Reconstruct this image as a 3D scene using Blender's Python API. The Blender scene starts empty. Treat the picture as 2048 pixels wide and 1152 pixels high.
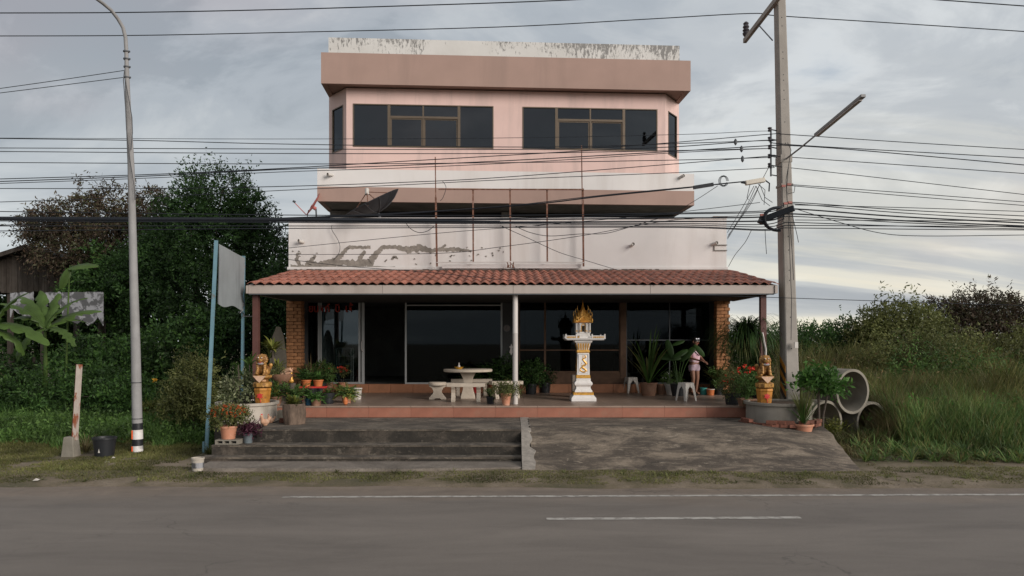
import bpy, bmesh, math, random
import numpy as np
from mathutils import Vector, Matrix

random.seed(7)
rng = np.random.default_rng(7)
C = bpy.context.scene.collection
SC = bpy.context.scene

# ------------------------------------------------------------------ camera
FPX, HOR, H = 1479.0, 685.0, 2.2      # focal length in photo pixels, horizon row, eye height
cam_d = bpy.data.cameras.new('camera')
cam = bpy.data.objects.new('camera', cam_d)
C.objects.link(cam)
cam.location = (0, 0, H)
cam.rotation_euler = (math.radians(90), 0, 0)
cam_d.sensor_width = 36
cam_d.lens = FPX / 2048 * 36
cam_d.shift_y = (HOR - 576) / 2048
cam_d.clip_end = 3000
SC.camera = cam

# ------------------------------------------------------------------ sky
SUN_EL, SUN_AZ = math.radians(20), math.radians(131)   # azimuth clockwise from +Y
world = bpy.data.worlds.new('World')
SC.world = world
world.use_nodes = True
wn, wl = world.node_tree.nodes, world.node_tree.links
wn.clear()
w_out = wn.new('ShaderNodeOutputWorld')
w_bg = wn.new('ShaderNodeBackground')
w_bg.inputs['Strength'].default_value = 0.1
wl.new(w_bg.outputs[0], w_out.inputs[0])
w_sky = wn.new('ShaderNodeTexSky')
w_sky.sky_type = 'NISHITA'
w_sky.sun_disc = False
w_sky.sun_elevation = SUN_EL
w_sky.sun_rotation = SUN_AZ


def wmath(op, a, b=None, c=None):
    n = wn.new('ShaderNodeMath')
    n.operation = op
    for i, v in enumerate((a, b, c)):
        if v is None:
            continue
        if isinstance(v, (int, float)):
            n.inputs[i].default_value = v
        else:
            wl.new(v, n.inputs[i])
    return n.outputs[0]


def wramp(f, stops, interp='EASE'):
    n = wn.new('ShaderNodeValToRGB')
    n.color_ramp.interpolation = interp
    e = n.color_ramp.elements
    while len(e) < len(stops):
        e.new(0.5)
    for i, (p, c) in enumerate(stops):
        e[i].position = p
        e[i].color = (*c, 1) if len(c) == 3 else c
    wl.new(f, n.inputs[0])
    return n.outputs[0]


def wmix(f, a, b):
    n = wn.new('ShaderNodeMix')
    n.data_type = 'RGBA'
    if isinstance(f, (int, float)):
        n.inputs[0].default_value = f
    else:
        wl.new(f, n.inputs[0])
    for i, v in ((6, a), (7, b)):
        if isinstance(v, tuple):
            n.inputs[i].default_value = (*v, 1)
        else:
            wl.new(v, n.inputs[i])
    return n.outputs[2]


w_tc = wn.new('ShaderNodeTexCoord')
w_sep = wn.new('ShaderNodeSeparateXYZ')
wl.new(w_tc.outputs['Generated'], w_sep.inputs[0])
dx, dy, dz = w_sep.outputs
zz = wmath('ADD', wmath('ABSOLUTE', dz), 0.30)
w_c = wn.new('ShaderNodeCombineXYZ')
wl.new(wmath('DIVIDE', dx, zz), w_c.inputs[0])
wl.new(wmath('DIVIDE', dy, zz), w_c.inputs[1])


def wnoise(scale, detail, rough, dist, loc=(0, 0, 0), sc=(1, 1, 1), rot=0.0):
    m = wn.new('ShaderNodeMapping')
    m.inputs['Location'].default_value = loc
    m.inputs['Scale'].default_value = sc
    m.inputs['Rotation'].default_value = (0, 0, rot)
    wl.new(w_c.outputs[0], m.inputs[0])
    n = wn.new('ShaderNodeTexNoise')
    n.inputs['Scale'].default_value = scale
    n.inputs['Detail'].default_value = detail
    n.inputs['Roughness'].default_value = rough
    n.inputs['Distortion'].default_value = dist
    wl.new(m.outputs[0], n.inputs[0])
    return n.outputs[0]


big = wnoise(1.25, 7, 0.56, 0.6, (3.1, 1.7, 0), (0.8, 1.2, 1), 0.45)
fine = wnoise(3.1, 9, 0.6, 0.6, (0.3, 5.2, 0), (0.8, 1.15, 1), 0.5)
cl = wmath('ADD', wmath('MULTIPLY', big, 0.60), wmath('MULTIPLY', fine, 0.40))
cloud = wramp(cl, [(0.40, (2.75, 3.1, 3.5)), (0.46, (3.45, 3.8, 4.2)), (0.53, (4.2, 4.5, 4.8)), (0.62, (5.7, 5.95, 6.1))])
# thin gaps show the clear sky between the clouds
gap = wramp(cl, [(0.58, (0, 0, 0)), (0.70, (0.5, 0.5, 0.5))])
base = wmix(gap, cloud, w_sky.outputs[0])
# low on the horizon the clouds lie in pale warm bands, warmest to the right
el = wmath('ARCSINE', dz)
band = wnoise(1.0, 6, 0.55, 0.4, (0, 0, 0), (0.25, 1.6, 1), 0.06)
lowmask = wramp(el, [(0.0, (1, 1, 1)), (0.06, (0.75, 0.75, 0.75)), (0.2, (0.28, 0.28, 0.28)), (0.36, (0, 0, 0))])
bandc = wramp(band, [(0.40, (3.2, 3.4, 3.6)), (0.48, (4.6, 4.7, 4.6)), (0.55, (7.2, 6.8, 5.6)), (0.63, (8.2, 7.4, 5.6))])
bandl = wramp(band, [(0.40, (3.8, 4.2, 4.4)), (0.52, (5.6, 6.0, 6.0)), (0.63, (6.8, 7.1, 6.9))])
side = wramp(dx, [(0.05, (0, 0, 0)), (0.4, (1, 1, 1))])
low = wmix(side, bandl, bandc)
# thin cloud lit from below goes faintly lilac to peach here and there
blush = wramp(wnoise(0.9, 4, 0.5, 0.3, (7.7, 2.2, 0)), [(0.48, (0, 0, 0)), (0.66, (1, 1, 1))])
_bm = wn.new('ShaderNodeMix'); _bm.data_type = 'RGBA'; _bm.blend_type = 'MULTIPLY'
wl.new(blush, _bm.inputs[0]); wl.new(base, _bm.inputs[6]); _bm.inputs[7].default_value = (1.10, 0.97, 0.95, 1)
wl.new(wmix(lowmask, _bm.outputs[2], low), w_bg.inputs['Color'])

# ------------------------------------------------------------------ sun (soft evening light from behind the camera)
sd = bpy.data.lights.new('sun', 'SUN')
sd.energy = 2.9
sd.angle = math.radians(32)
sd.color = (1.0, 0.93, 0.87)
so = bpy.data.objects.new('sun', sd)
C.objects.link(so)
tosun = Vector((math.sin(SUN_AZ) * math.cos(SUN_EL), math.cos(SUN_AZ) * math.cos(SUN_EL), math.sin(SUN_EL)))
so.rotation_euler = (-tosun).to_track_quat('-Z', 'Y').to_euler()
so.location = (6, -12, 14)

SC.view_settings.view_transform = 'Standard'
SC.view_settings.look = 'None'
SC.view_settings.exposure = 0.3
SC.view_settings.gamma = 1.0
SC.view_settings.use_curve_mapping = False
SC.cycles.max_bounces = 8
SC.cycles.transparent_max_bounces = 16

# ------------------------------------------------------------------ helpers: placing


def P(px, py, Y):
    """point at depth Y that the photo shows at (px, py)"""
    return Vector(((px - 1024) / FPX * Y, Y, H + (HOR - py) / FPX * Y))


def G(px, py, z):
    """point on the level z"""
    Y = (H - z) * FPX / (py - HOR)
    return Vector(((px - 1024) / FPX * Y, Y, z))


# ------------------------------------------------------------------ helpers: objects


def tag(o, label=None, cat=None, group=None, kind=None):
    if label:
        o['label'] = label
    if cat:
        o['category'] = cat
    if group:
        o['group'] = group
    if kind:
        o['kind'] = kind
    return o


def thing(name, label, cat, loc=(0, 0, 0), rz=0.0, group=None):
    o = bpy.data.objects.new(name, None)
    C.objects.link(o)
    o.location = loc
    o.rotation_euler = (0, 0, rz)
    o.empty_display_size = 0.1
    return tag(o, label, cat, group)


def empty(name, parent=None, loc=(0, 0, 0), rz=0.0):
    o = bpy.data.objects.new(name, None)
    C.objects.link(o)
    o.parent = parent
    o.location = loc
    o.rotation_euler = (0, 0, rz)
    o.empty_display_size = 0.1
    return o


def inst(name, mesh, parent=None, loc=(0, 0, 0), rot=(0, 0, 0), sc=(1, 1, 1)):
    o = bpy.data.objects.new(name, mesh)
    C.objects.link(o)
    o.parent = parent
    o.location = loc
    o.rotation_euler = rot
    o.scale = sc
    return o


def copy_tree(o, parent=None):
    c = o.copy()
    C.objects.link(c)
    c.parent = parent
    for ch in list(o.children):
        copy_tree(ch, c)
    return c


class MB:
    """collects shapes and links them as one mesh object"""

    def __init__(s, xf=None):
        s.v, s.f, s.xf = [], [], xf

    def add(s, vs, fs):
        n = len(s.v)
        for p in vs:
            p = Vector(p)
            s.v.append(s.xf(p) if s.xf else p)
        for f in fs:
            s.f.append(tuple(i + n for i in f))
        return s

    def box(s, x0, x1, y0, y1, z0, z1):
        vs = [(x0, y0, z0), (x1, y0, z0), (x1, y1, z0), (x0, y1, z0), (x0, y0, z1), (x1, y0, z1), (x1, y1, z1), (x0, y1, z1)]
        return s.add(vs, [(0, 3, 2, 1), (4, 5, 6, 7), (0, 1, 5, 4), (1, 2, 6, 5), (2, 3, 7, 6), (3, 0, 4, 7)])

    def cbox(s, c, sx, sy, sz):
        return s.box(c[0] - sx / 2, c[0] + sx / 2, c[1] - sy / 2, c[1] + sy / 2, c[2] - sz / 2, c[2] + sz / 2)

    def bar(s, a, b, w, h=None, up=(0, 0, 1)):
        """rectangular bar from a to b"""
        h = h or w
        a, b = Vector(a), Vector(b)
        d = (b - a).normalized()
        u = Vector(up)
        if abs(d.dot(u)) > 0.95:
            u = Vector((0, 1, 0))
        r = d.cross(u).normalized()
        q = r.cross(d).normalized()
        vs = []
        for p in (a, b):
            for (i, j) in ((-1, -1), (1, -1), (1, 1), (-1, 1)):
                vs.append(p + r * i * w / 2 + q * j * h / 2)
        return s.add(vs, [(3, 2, 1, 0), (4, 5, 6, 7), (0, 1, 5, 4), (1, 2, 6, 5), (2, 3, 7, 6), (3, 0, 4, 7)])

    def tube(s, pts, r, n=8, cap=True):
        pts = [Vector(p) for p in pts]
        m = len(pts)
        rs = r if isinstance(r, (list, tuple)) else [r] * m
        vs, fs = [], []
        prev = None
        for i, p in enumerate(pts):
            t = (pts[min(i + 1, m - 1)] - pts[max(i - 1, 0)])
            t = t.normalized() if t.length > 1e-9 else Vector((0, 0, 1))
            if prev is None:
                u = Vector((0, 0, 1)) if abs(t.z) < 0.9 else Vector((1, 0, 0))
                a = t.cross(u).normalized()
            else:
                a = (prev - t * prev.dot(t))
                a = a.normalized() if a.length > 1e-6 else t.orthogonal().normalized()
            prev = a
            b = t.cross(a).normalized()
            for k in range(n):
                w = 2 * math.pi * k / n
                vs.append(p + (a * math.cos(w) + b * math.sin(w)) * rs[i])
        for i in range(m - 1):
            for k in range(n):
                k2 = (k + 1) % n
                fs.append((i * n + k, i * n + k2, (i + 1) * n + k2, (i + 1) * n + k))
        if cap:
            fs.append(tuple(range(n - 1, -1, -1)))
            fs.append(tuple((m - 1) * n + k for k in range(n)))
        return s.add(vs, fs)

    def lathe(s, prof, c=(0, 0, 0), n=20, squash=1.0, close=True, jit=0.0):
        """prof: list of (radius, z)"""
        vs, fs = [], []
        c = Vector(c)
        for (r, z) in prof:
            for k in range(n):
                w = 2 * math.pi * k / n
                rr = r * (1 + jit * math.sin(3 * w + z * 9) * 0.5 + jit * math.sin(7 * w) * 0.5)
                vs.append(c + Vector((rr * math.cos(w), rr * squash * math.sin(w), z)))
        for i in range(len(prof) - 1):
            for k in range(n):
                k2 = (k + 1) % n
                fs.append((i * n + k, i * n + k2, (i + 1) * n + k2, (i + 1) * n + k))
        if close:
            fs.append(tuple(range(n - 1, -1, -1)))
            fs.append(tuple((len(prof) - 1) * n + k for k in range(n)))
        return s.add(vs, fs)

    def sq(s, prof, c=(0, 0, 0), rz=0.0):
        """stack of rectangles: prof of (hx, hy, z)"""
        vs, fs = [], []
        cr, sr = math.cos(rz), math.sin(rz)
        for (hx, hy, z) in prof:
            for (i, j) in ((-1, -1), (1, -1), (1, 1), (-1, 1)):
                x, y = i * hx, j * hy
                vs.append((c[0] + x * cr - y * sr, c[1] + x * sr + y * cr, c[2] + z))
        for i in range(len(prof) - 1):
            for k in range(4):
                k2 = (k + 1) % 4
                fs.append((i * 4 + k, i * 4 + k2, (i + 1) * 4 + k2, (i + 1) * 4 + k))
        fs.append((3, 2, 1, 0))
        m = (len(prof) - 1) * 4
        fs.append((m, m + 1, m + 2, m + 3))
        return s.add(vs, fs)

    def prism(s, outline, y0, y1):
        """outline of (x, z) points, extruded along y"""
        n = len(outline)
        vs = [(x, y0, z) for x, z in outline] + [(x, y1, z) for x, z in outline]
        fs = [tuple(range(n)), tuple(range(2 * n - 1, n - 1, -1))]
        fs += [(i, i + n, (i + 1) % n + n, (i + 1) % n) for i in range(n)]
        return s.add(vs, fs)

    def ball(s, c, r, n=8, m=6, rot=None):
        c = Vector(c)
        r = Vector(r) if hasattr(r, '__len__') else Vector((r, r, r))
        vs, fs = [], []
        M = rot or Matrix.Identity(3)
        for i in range(1, m):
            t = math.pi * i / m
            for k in range(n):
                w = 2 * math.pi * k / n
                vs.append(c + M @ Vector((r.x * math.sin(t) * math.cos(w), r.y * math.sin(t) * math.sin(w), -r.z * math.cos(t))))
        vs.append(c + M @ Vector((0, 0, -r.z)))
        vs.append(c + M @ Vector((0, 0, r.z)))
        b, t_ = len(vs) - 2, len(vs) - 1
        for i in range(m - 2):
            for k in range(n):
                k2 = (k + 1) % n
                fs.append((i * n + k, i * n + k2, (i + 1) * n + k2, (i + 1) * n + k))
        for k in range(n):
            k2 = (k + 1) % n
            fs.append((b, k2, k))
            fs.append((t_, (m - 2) * n + k, (m - 2) * n + k2))
        return s.add(vs, fs)

    def mesh(s, name, mat=None, smooth=False, bevel=0.0):
        me = bpy.data.meshes.new(name)
        me.from_pydata([tuple(v) for v in s.v], [], s.f)
        if mat:
            me.materials.append(mat)
        bm = bmesh.new()
        bm.from_mesh(me)
        bmesh.ops.recalc_face_normals(bm, faces=bm.faces)
        if bevel:
            ed = [e for e in bm.edges if e.is_manifold and e.calc_face_angle(0) > 0.6]
            bmesh.ops.bevel(bm, geom=ed, offset=bevel, segments=1, affect='EDGES', clamp_overlap=True)
        if smooth:
            for f in bm.faces:
                f.smooth = True
            for e in bm.edges:
                if e.is_manifold and e.calc_face_angle(0) > 0.7:
                    e.smooth = False
        bm.to_mesh(me)
        bm.free()
        return me

    def build(s, name, mat=None, parent=None, smooth=False, loc=(0, 0, 0), rz=0.0, bevel=0.0):
        o = bpy.data.objects.new(name, s.mesh(name, mat, smooth, bevel))
        C.objects.link(o)
        o.parent = parent
        o.location = loc
        o.rotation_euler = (0, 0, rz)
        return o


def baked(o_mesh, mods, mat=None, name='m'):
    """run modifiers on a mesh and return the evaluated mesh"""
    t = bpy.data.objects.new('tmp', o_mesh)
    C.objects.link(t)
    mods(t)
    dg = bpy.context.evaluated_depsgraph_get()
    me = bpy.data.meshes.new_from_object(t.evaluated_get(dg))
    bpy.data.objects.remove(t)
    me.name = name
    me.materials.clear()
    if mat:
        me.materials.append(mat)
    me.polygons.foreach_set('use_smooth', [True] * len(me.polygons))
    return me


def sculpt(shapes, voxel, mat, name, smooth=4):
    """fuse ellipsoids (c, r, euler) and capsules (('c', a, b, ra, rb)) into one surface"""
    m = MB()
    for sh in shapes:
        if sh[0] == 'c':
            _, a, b, ra, rb = sh
            a, b = Vector(a), Vector(b)
            k = 5
            for i in range(k + 1):
                t = i / k
                m.ball(a.lerp(b, t), ra + (rb - ra) * t, 10, 7)
        else:
            c, r = sh[0], sh[1]
            rot = Matrix.Identity(3)
            if len(sh) > 2:
                from mathutils import Euler
                rot = Euler(sh[2]).to_matrix()
            m.ball(c, r, 12, 8, rot)

    def mods(t):
        r = t.modifiers.new('r', 'REMESH')
        r.mode = 'VOXEL'
        r.voxel_size = voxel
        q = t.modifiers.new('s', 'SMOOTH')
        q.iterations = smooth
        q.factor = 0.5
    return baked(m.mesh('t'), mods, mat, name)


# ------------------------------------------------------------------ helpers: materials


def nt(name):
    m = bpy.data.materials.new(name)
    m.use_nodes = True
    n, l = m.node_tree.nodes, m.node_tree.links
    b = n['Principled BSDF']
    return m, n, l, b


def tex(n, l, kind, scale, detail=5, rough=0.55, dist=0.0, sc=(1, 1, 1), loc=(0, 0, 0), coord='Object'):
    tc = n.new('ShaderNodeTexCoord')
    mp = n.new('ShaderNodeMapping')
    mp.inputs['Scale'].default_value = sc
    mp.inputs['Location'].default_value = loc
    l.new(tc.outputs[coord], mp.inputs[0])
    t = n.new({'noise': 'ShaderNodeTexNoise', 'voronoi': 'ShaderNodeTexVoronoi', 'wave': 'ShaderNodeTexWave'}[kind])
    t.inputs['Scale'].default_value = scale
    if kind != 'voronoi':
        t.inputs['Detail'].default_value = detail
    if kind == 'noise':
        t.inputs['Roughness'].default_value = rough
        t.inputs['Distortion'].default_value = dist
    l.new(mp.outputs[0], t.inputs[0])
    return t.outputs[0]


def ramp(n, l, f, stops, interp='LINEAR'):
    r = n.new('ShaderNodeValToRGB')
    r.color_ramp.interpolation = interp
    e = r.color_ramp.elements
    while len(e) < len(stops):
        e.new(0.5)
    for i, (p, c) in enumerate(stops):
        e[i].position = p
        if isinstance(c, (int, float)):
            c = (c, c, c)
        e[i].color = (*c, 1)
    l.new(f, r.inputs[0])
    return r.outputs[0]


def mix(n, l, f, a, b, mode='MIX'):
    m = n.new('ShaderNodeMix')
    m.data_type = 'RGBA'
    m.blend_type = mode
    for i, v in ((0, f), (6, a), (7, b)):
        if isinstance(v, (int, float)):
            m.inputs[i].default_value = v
        elif isinstance(v, tuple):
            m.inputs[i].default_value = (*v, 1)
        else:
            l.new(v, m.inputs[i])
    return m.outputs[2]


def bump(n, l, b, h, strength=0.3, dist=0.02):
    bp = n.new('ShaderNodeBump')
    bp.inputs['Strength'].default_value = strength
    bp.inputs['Distance'].default_value = dist
    l.new(h, bp.inputs['Height'])
    l.new(bp.outputs[0], b.inputs['Normal'])


def M(name, col, rough=0.7, var=0.25, scale=3.0, dirt=None, dirt_amt=0.5, dscale=2.0, dsc=(1, 1, 1), streak=False,
      bmp=0.25, bscale=40.0, metal=0.0, spec=0.3, lo=0.5, hi=0.68, jitter=0.0, coord='Object'):
    """general worn surface: tone varies, a second tone lies on it in patches or streaks"""
    m, n, l, b = nt(name)
    a = tuple(c * (1 - var) for c in col)
    z = tuple(min(1, c * (1 + var)) for c in col)
    c = ramp(n, l, tex(n, l, 'noise', scale, 6, coord=coord), [(0.3, a), (0.7, z)])
    if jitter:
        oi = n.new('ShaderNodeObjectInfo')
        j = ramp(n, l, oi.outputs['Random'], [(0, 1 - jitter), (1, 1 + jitter)])
        c = mix(n, l, 1.0, c, j, 'MULTIPLY')
    if dirt:
        f = ramp(n, l, tex(n, l, 'noise', dscale, 9, 0.65, 0.3, (1, 1, 0.12) if streak else dsc, (3, 1, 2), coord), [(lo, 0.0), (hi, dirt_amt)])
        c = mix(n, l, f, c, dirt)
    l.new(c, b.inputs['Base Color'])
    b.inputs['Roughness'].default_value = rough
    b.inputs['Metallic'].default_value = metal
    b.inputs['Specular IOR Level'].default_value = spec
    if bmp:
        bump(n, l, b, tex(n, l, 'noise', bscale, 5, 0.6, coord=coord), bmp, 0.01)
    return m


def leafmat(name, cols, trans=0.35, rough=0.55):
    m, n, l, b = nt(name)
    g = n.new('ShaderNodeNewGeometry')
    st = [(i / (len(cols) - 1), c) for i, c in enumerate(cols)]
    c = ramp(n, l, g.outputs['Random Per Island'], st)
    f = ramp(n, l, tex(n, l, 'noise', 0.75, 4), [(0.35, 0.5), (0.65, 1.5)])
    c = mix(n, l, 1.0, c, f, 'MULTIPLY')
    l.new(c, b.inputs['Base Color'])
    b.inputs['Roughness'].default_value = rough
    b.inputs['Specular IOR Level'].default_value = 0.25
    t = n.new('ShaderNodeBsdfTranslucent')
    l.new(c, t.inputs[0])
    mx = n.new('ShaderNodeMixShader')
    mx.inputs[0].default_value = trans
    l.new(b.outputs[0], mx.inputs[1])
    l.new(t.outputs[0], mx.inputs[2])
    l.new(mx.outputs[0], n['Material Output'].inputs[0])
    return m


def glassmat(name, tint, refl=0.10, boost=0.5, wob=0.0):
    m, n, l, b = nt(name)
    n.remove(b)
    tr = n.new('ShaderNodeBsdfTransparent')
    tr.inputs[0].default_value = (*tint, 1)
    gl = n.new('ShaderNodeBsdfGlossy')
    gl.inputs['Roughness'].default_value = 0.02
    gl.inputs['Color'].default_value = (0.86, 0.93, 1.0, 1)
    lw = n.new('ShaderNodeLayerWeight')
    lw.inputs[0].default_value = 0.2
    mr = n.new('ShaderNodeMapRange')
    mr.inputs['To Min'].default_value = refl
    mr.inputs['To Max'].default_value = refl + boost
    l.new(lw.outputs['Fresnel'], mr.inputs['Value'])
    if wob:
        bp = n.new('ShaderNodeBump')
        bp.inputs['Strength'].default_value = wob
        bp.inputs['Distance'].default_value = 0.02
        l.new(tex(n, l, 'noise', 1.3, 2), bp.inputs['Height'])
        l.new(bp.outputs[0], gl.inputs['Normal'])
    mx = n.new('ShaderNodeMixShader')
    l.new(mr.outputs[0], mx.inputs[0])
    l.new(tr.outputs[0], mx.inputs[1])
    l.new(gl.outputs[0], mx.inputs[2])
    l.new(mx.outputs[0], n['Material Output'].inputs[0])
    return m


MAT = {}
MAT['pink'] = M('pink_paint', (0.64, 0.46, 0.41), 0.75, 0.05, 1.2, (0.42, 0.32, 0.29), 0.5, 1.8, streak=True, bmp=0.12)
MAT['brown'] = M('brown_paint', (0.33, 0.225, 0.185), 0.8, 0.05, 1.5, (0.24, 0.17, 0.14), 0.45, 1.2, streak=True, bmp=0.15)
MAT['white'] = M('white_paint', (0.625, 0.595, 0.57), 0.75, 0.04, 1.3, (0.47, 0.42, 0.38), 0.5, 1.0, streak=True, bmp=0.12)
MAT['tile'] = M('clay_tile', (0.315, 0.118, 0.078), 0.65, 0.18, 9, (0.09, 0.05, 0.04), 0.75, 5.0, bmp=0.3, jitter=0.26, lo=.48, hi=.62)
MAT['fascia'] = M('fascia_paint', (0.37, 0.32, 0.285), 0.65, 0.06, 1.5, (0.22, 0.18, 0.15), 0.4, 1.6, streak=True, bmp=0.1)
MAT['soffit_shade'] = M('soffit_board', (0.16, 0.15, 0.135), 0.8, 0.1, 2)
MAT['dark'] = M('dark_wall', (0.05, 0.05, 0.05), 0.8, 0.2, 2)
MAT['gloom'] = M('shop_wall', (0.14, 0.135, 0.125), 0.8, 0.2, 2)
MAT['grey_wall'] = M('bare_render', (0.20, 0.185, 0.165), 0.85, 0.2, 2.5, (0.09, 0.085, 0.075), 0.6, 1.5, streak=True)
MAT['cement'] = M('cement_render', (0.24, 0.215, 0.185), 0.9, 0.22, 9, (0.14, 0.125, 0.105), 0.7, 14)
MAT['post_red'] = M('maroon_paint', (0.095, 0.042, 0.035), 0.5, 0.12, 6)
MAT['post_white'] = M('post_white', (0.50, 0.46, 0.43), 0.5, 0.05, 4, (0.3, 0.26, 0.22), 0.4, 2, streak=True)
MAT['brick'] = M('stone_brick', (0.33, 0.15, 0.065), 0.75, 0.2, 14, (0.2, 0.09, 0.035), 0.6, 10, bmp=0.6, bscale=30, jitter=0.22)
MAT['mortar'] = M('mortar', (0.13, 0.07, 0.035), 0.9, 0.2, 12)
MAT['alu'] = M('door_aluminium', (0.36, 0.36, 0.35), 0.4, 0.05, 4, metal=0.3)
MAT['wframe'] = M('window_frame', (0.13, 0.10, 0.072), 0.45, 0.08, 4, metal=0.35)
MAT['wood_dark'] = M('brown_wood', (0.10, 0.055, 0.032), 0.6, 0.25, 6)
MAT['floor_tile'] = M('porch_tile', (0.27, 0.195, 0.15), 0.4, 0.14, 2.2, (0.13, 0.09, 0.065), 0.6, 1.6, bmp=0.08, spec=0.45, jitter=0.04)
MAT['riser'] = M('terracotta_tile', (0.26, 0.105, 0.068), 0.5, 0.13, 4, (0.26, 0.16, 0.11), 0.6, 3, jitter=0.12)
MAT['plinth'] = M('orange_tile', (0.33, 0.145, 0.075), 0.45, 0.1, 5, (0.2, 0.1, 0.05), 0.5, 3, jitter=0.08)
MAT['rust'] = M('rusty_steel', (0.15, 0.07, 0.045), 0.85, 0.35, 14, (0.34, 0.24, 0.2), 0.7, 7)
MAT['rustred'] = M('rust_peeling_post', (0.42, 0.36, 0.31), 0.8, 0.1, 10, (0.24, 0.075, 0.035), 1.0, 9, dsc=(1, 1, 0.35), lo=0.50, hi=0.56)
MAT['galv'] = M('galvanised_steel', (0.245, 0.24, 0.235), 0.75, 0.1, 5, (0.16, 0.15, 0.14), 0.7, 3, streak=True, metal=0.0)
MAT['pole'] = M('pole_concrete', (0.29, 0.265, 0.235), 0.85, 0.1, 3, (0.20, 0.175, 0.15), 0.6, 2.5, streak=True, bmp=0.3)
MAT['black'] = M('black_plastic', (0.018, 0.019, 0.021), 0.45, 0.1, 5)
MAT['cable'] = M('cable_sheath', (0.014, 0.016, 0.02), 0.5, 0.05, 5, bmp=0)
MAT['steel_dark'] = M('dark_steel', (0.07, 0.075, 0.08), 0.6, 0.15, 8)
MAT['ceramic'] = M('brown_porcelain', (0.05, 0.045, 0.05), 0.25, 0.1, 5, bmp=0)
MAT['cream'] = M('cream_plastic', (0.55, 0.50, 0.42), 0.5, 0.08, 4)
MAT['blue'] = M('sky_blue_paint', (0.13, 0.235, 0.28), 0.5, 0.1, 6, (0.15, 0.13, 0.11), 0.7, 9, lo=0.58, hi=0.64)
MAT['panel'] = M('grey_sheet', (0.22, 0.24, 0.245), 0.6, 0.15, 1.2, (0.13, 0.14, 0.145), 0.75, 1.7, streak=True, bmp=0.15, bscale=3)
MAT['dishblack'] = M('black_mesh_dish', (0.022, 0.024, 0.028), 0.6, 0.15, 12)
MAT['dishred'] = M('red_dish', (0.42, 0.13, 0.115), 0.55, 0.12, 6)
MAT['stone'] = M('terrazzo_stone', (0.44, 0.375, 0.30), 0.6, 0.06, 5, (0.26, 0.21, 0.16), 0.5, 5, bmp=0.2)
MAT['shrine_white'] = M('shrine_white', (0.64, 0.61, 0.58), 0.45, 0.05, 5, (0.42, 0.37, 0.31), 0.5, 6)
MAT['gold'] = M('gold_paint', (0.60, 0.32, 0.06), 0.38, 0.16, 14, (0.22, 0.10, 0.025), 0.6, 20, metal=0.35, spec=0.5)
MAT['orange_gold'] = M('orange_gold_paint', (0.55, 0.23, 0.03), 0.4, 0.16, 14, (0.2, 0.08, 0.02), 0.5, 20, metal=0.25)
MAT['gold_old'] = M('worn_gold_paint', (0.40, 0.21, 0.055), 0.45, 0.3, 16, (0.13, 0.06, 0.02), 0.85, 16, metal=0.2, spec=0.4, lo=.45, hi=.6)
MAT['stand_paint'] = M('worn_orange_paint', (0.40, 0.17, 0.03), 0.5, 0.2, 9, (0.13, 0.055, 0.02), 0.8, 9, metal=0.1)
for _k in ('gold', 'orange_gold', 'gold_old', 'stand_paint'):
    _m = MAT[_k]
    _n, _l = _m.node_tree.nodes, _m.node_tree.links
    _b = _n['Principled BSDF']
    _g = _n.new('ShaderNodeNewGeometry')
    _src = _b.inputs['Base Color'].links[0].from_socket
    _c = mix(_n, _l, ramp(_n, _l, _g.outputs['Pointiness'], [(0.44, 1.0), (0.53, 0.0)]), _src, (0.10, 0.035, 0.012))  # recesses coloured dark: grime, and crease shade painted in for contrast
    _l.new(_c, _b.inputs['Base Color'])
MAT['red'] = M('red_paint', (0.45, 0.035, 0.03), 0.5, 0.15, 10)
MAT['redtext'] = M('faded_red_letters', (0.34, 0.045, 0.03), 0.7, 0.1, 8, bmp=0)
MAT['terra'] = M('terracotta_pot', (0.45, 0.20, 0.12), 0.75, 0.1, 8, (0.45, 0.33, 0.25), 0.5, 6)
MAT['terra_dull'] = M('brown_clay_pot', (0.20, 0.105, 0.065), 0.7, 0.15, 8, (0.3, 0.2, 0.14), 0.4, 6)
MAT['orange_pot'] = M('orange_plastic_pot', (0.44, 0.135, 0.045), 0.45, 0.08, 5)
MAT['blue_pot'] = M('blue_pot', (0.025, 0.085, 0.14), 0.4, 0.1, 5)
MAT['bluegrey'] = M('blue_grey_pot', (0.10, 0.12, 0.13), 0.5, 0.12, 6)
MAT['white_pot'] = M('white_plastic', (0.52, 0.49, 0.45), 0.45, 0.06, 5, (0.3, 0.25, 0.2), 0.5, 4)
MAT['teal'] = M('teal_plastic', (0.05, 0.28, 0.25), 0.45, 0.06, 5)
MAT['yellow'] = M('yellow_plastic', (0.62, 0.33, 0.03), 0.45, 0.08, 5)
MAT['soil'] = M('soil', (0.05, 0.032, 0.02), 0.95, 0.3, 20)
MAT['log'] = M('weathered_log', (0.12, 0.085, 0.062), 0.9, 0.3, 8, (0.035, 0.025, 0.02), 0.8, 6, dsc=(4, 4, 0.4), bmp=0.8, bscale=14)
MAT['bark'] = M('bark', (0.075, 0.06, 0.048), 0.95, 0.3, 6, bmp=0.6, bscale=15)
MAT['planter'] = M('lime_planter', (0.38, 0.34, 0.285), 0.8, 0.12, 3, (0.15, 0.125, 0.095), 0.8, 2.5, streak=True)
MAT['planter_grey'] = M('grey_planter', (0.21, 0.19, 0.16), 0.85, 0.15, 3, (0.09, 0.08, 0.06), 0.8, 2.5, streak=True)
MAT['redbrick'] = M('red_brick', (0.17, 0.065, 0.042), 0.85, 0.2, 12, (0.06, 0.035, 0.025), 0.7, 8, jitter=0.35)
MAT['ring'] = M('precast_concrete', (0.21, 0.19, 0.155), 0.9, 0.13, 3, (0.12, 0.11, 0.085), 0.75, 2.2, bmp=0.4)
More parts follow.
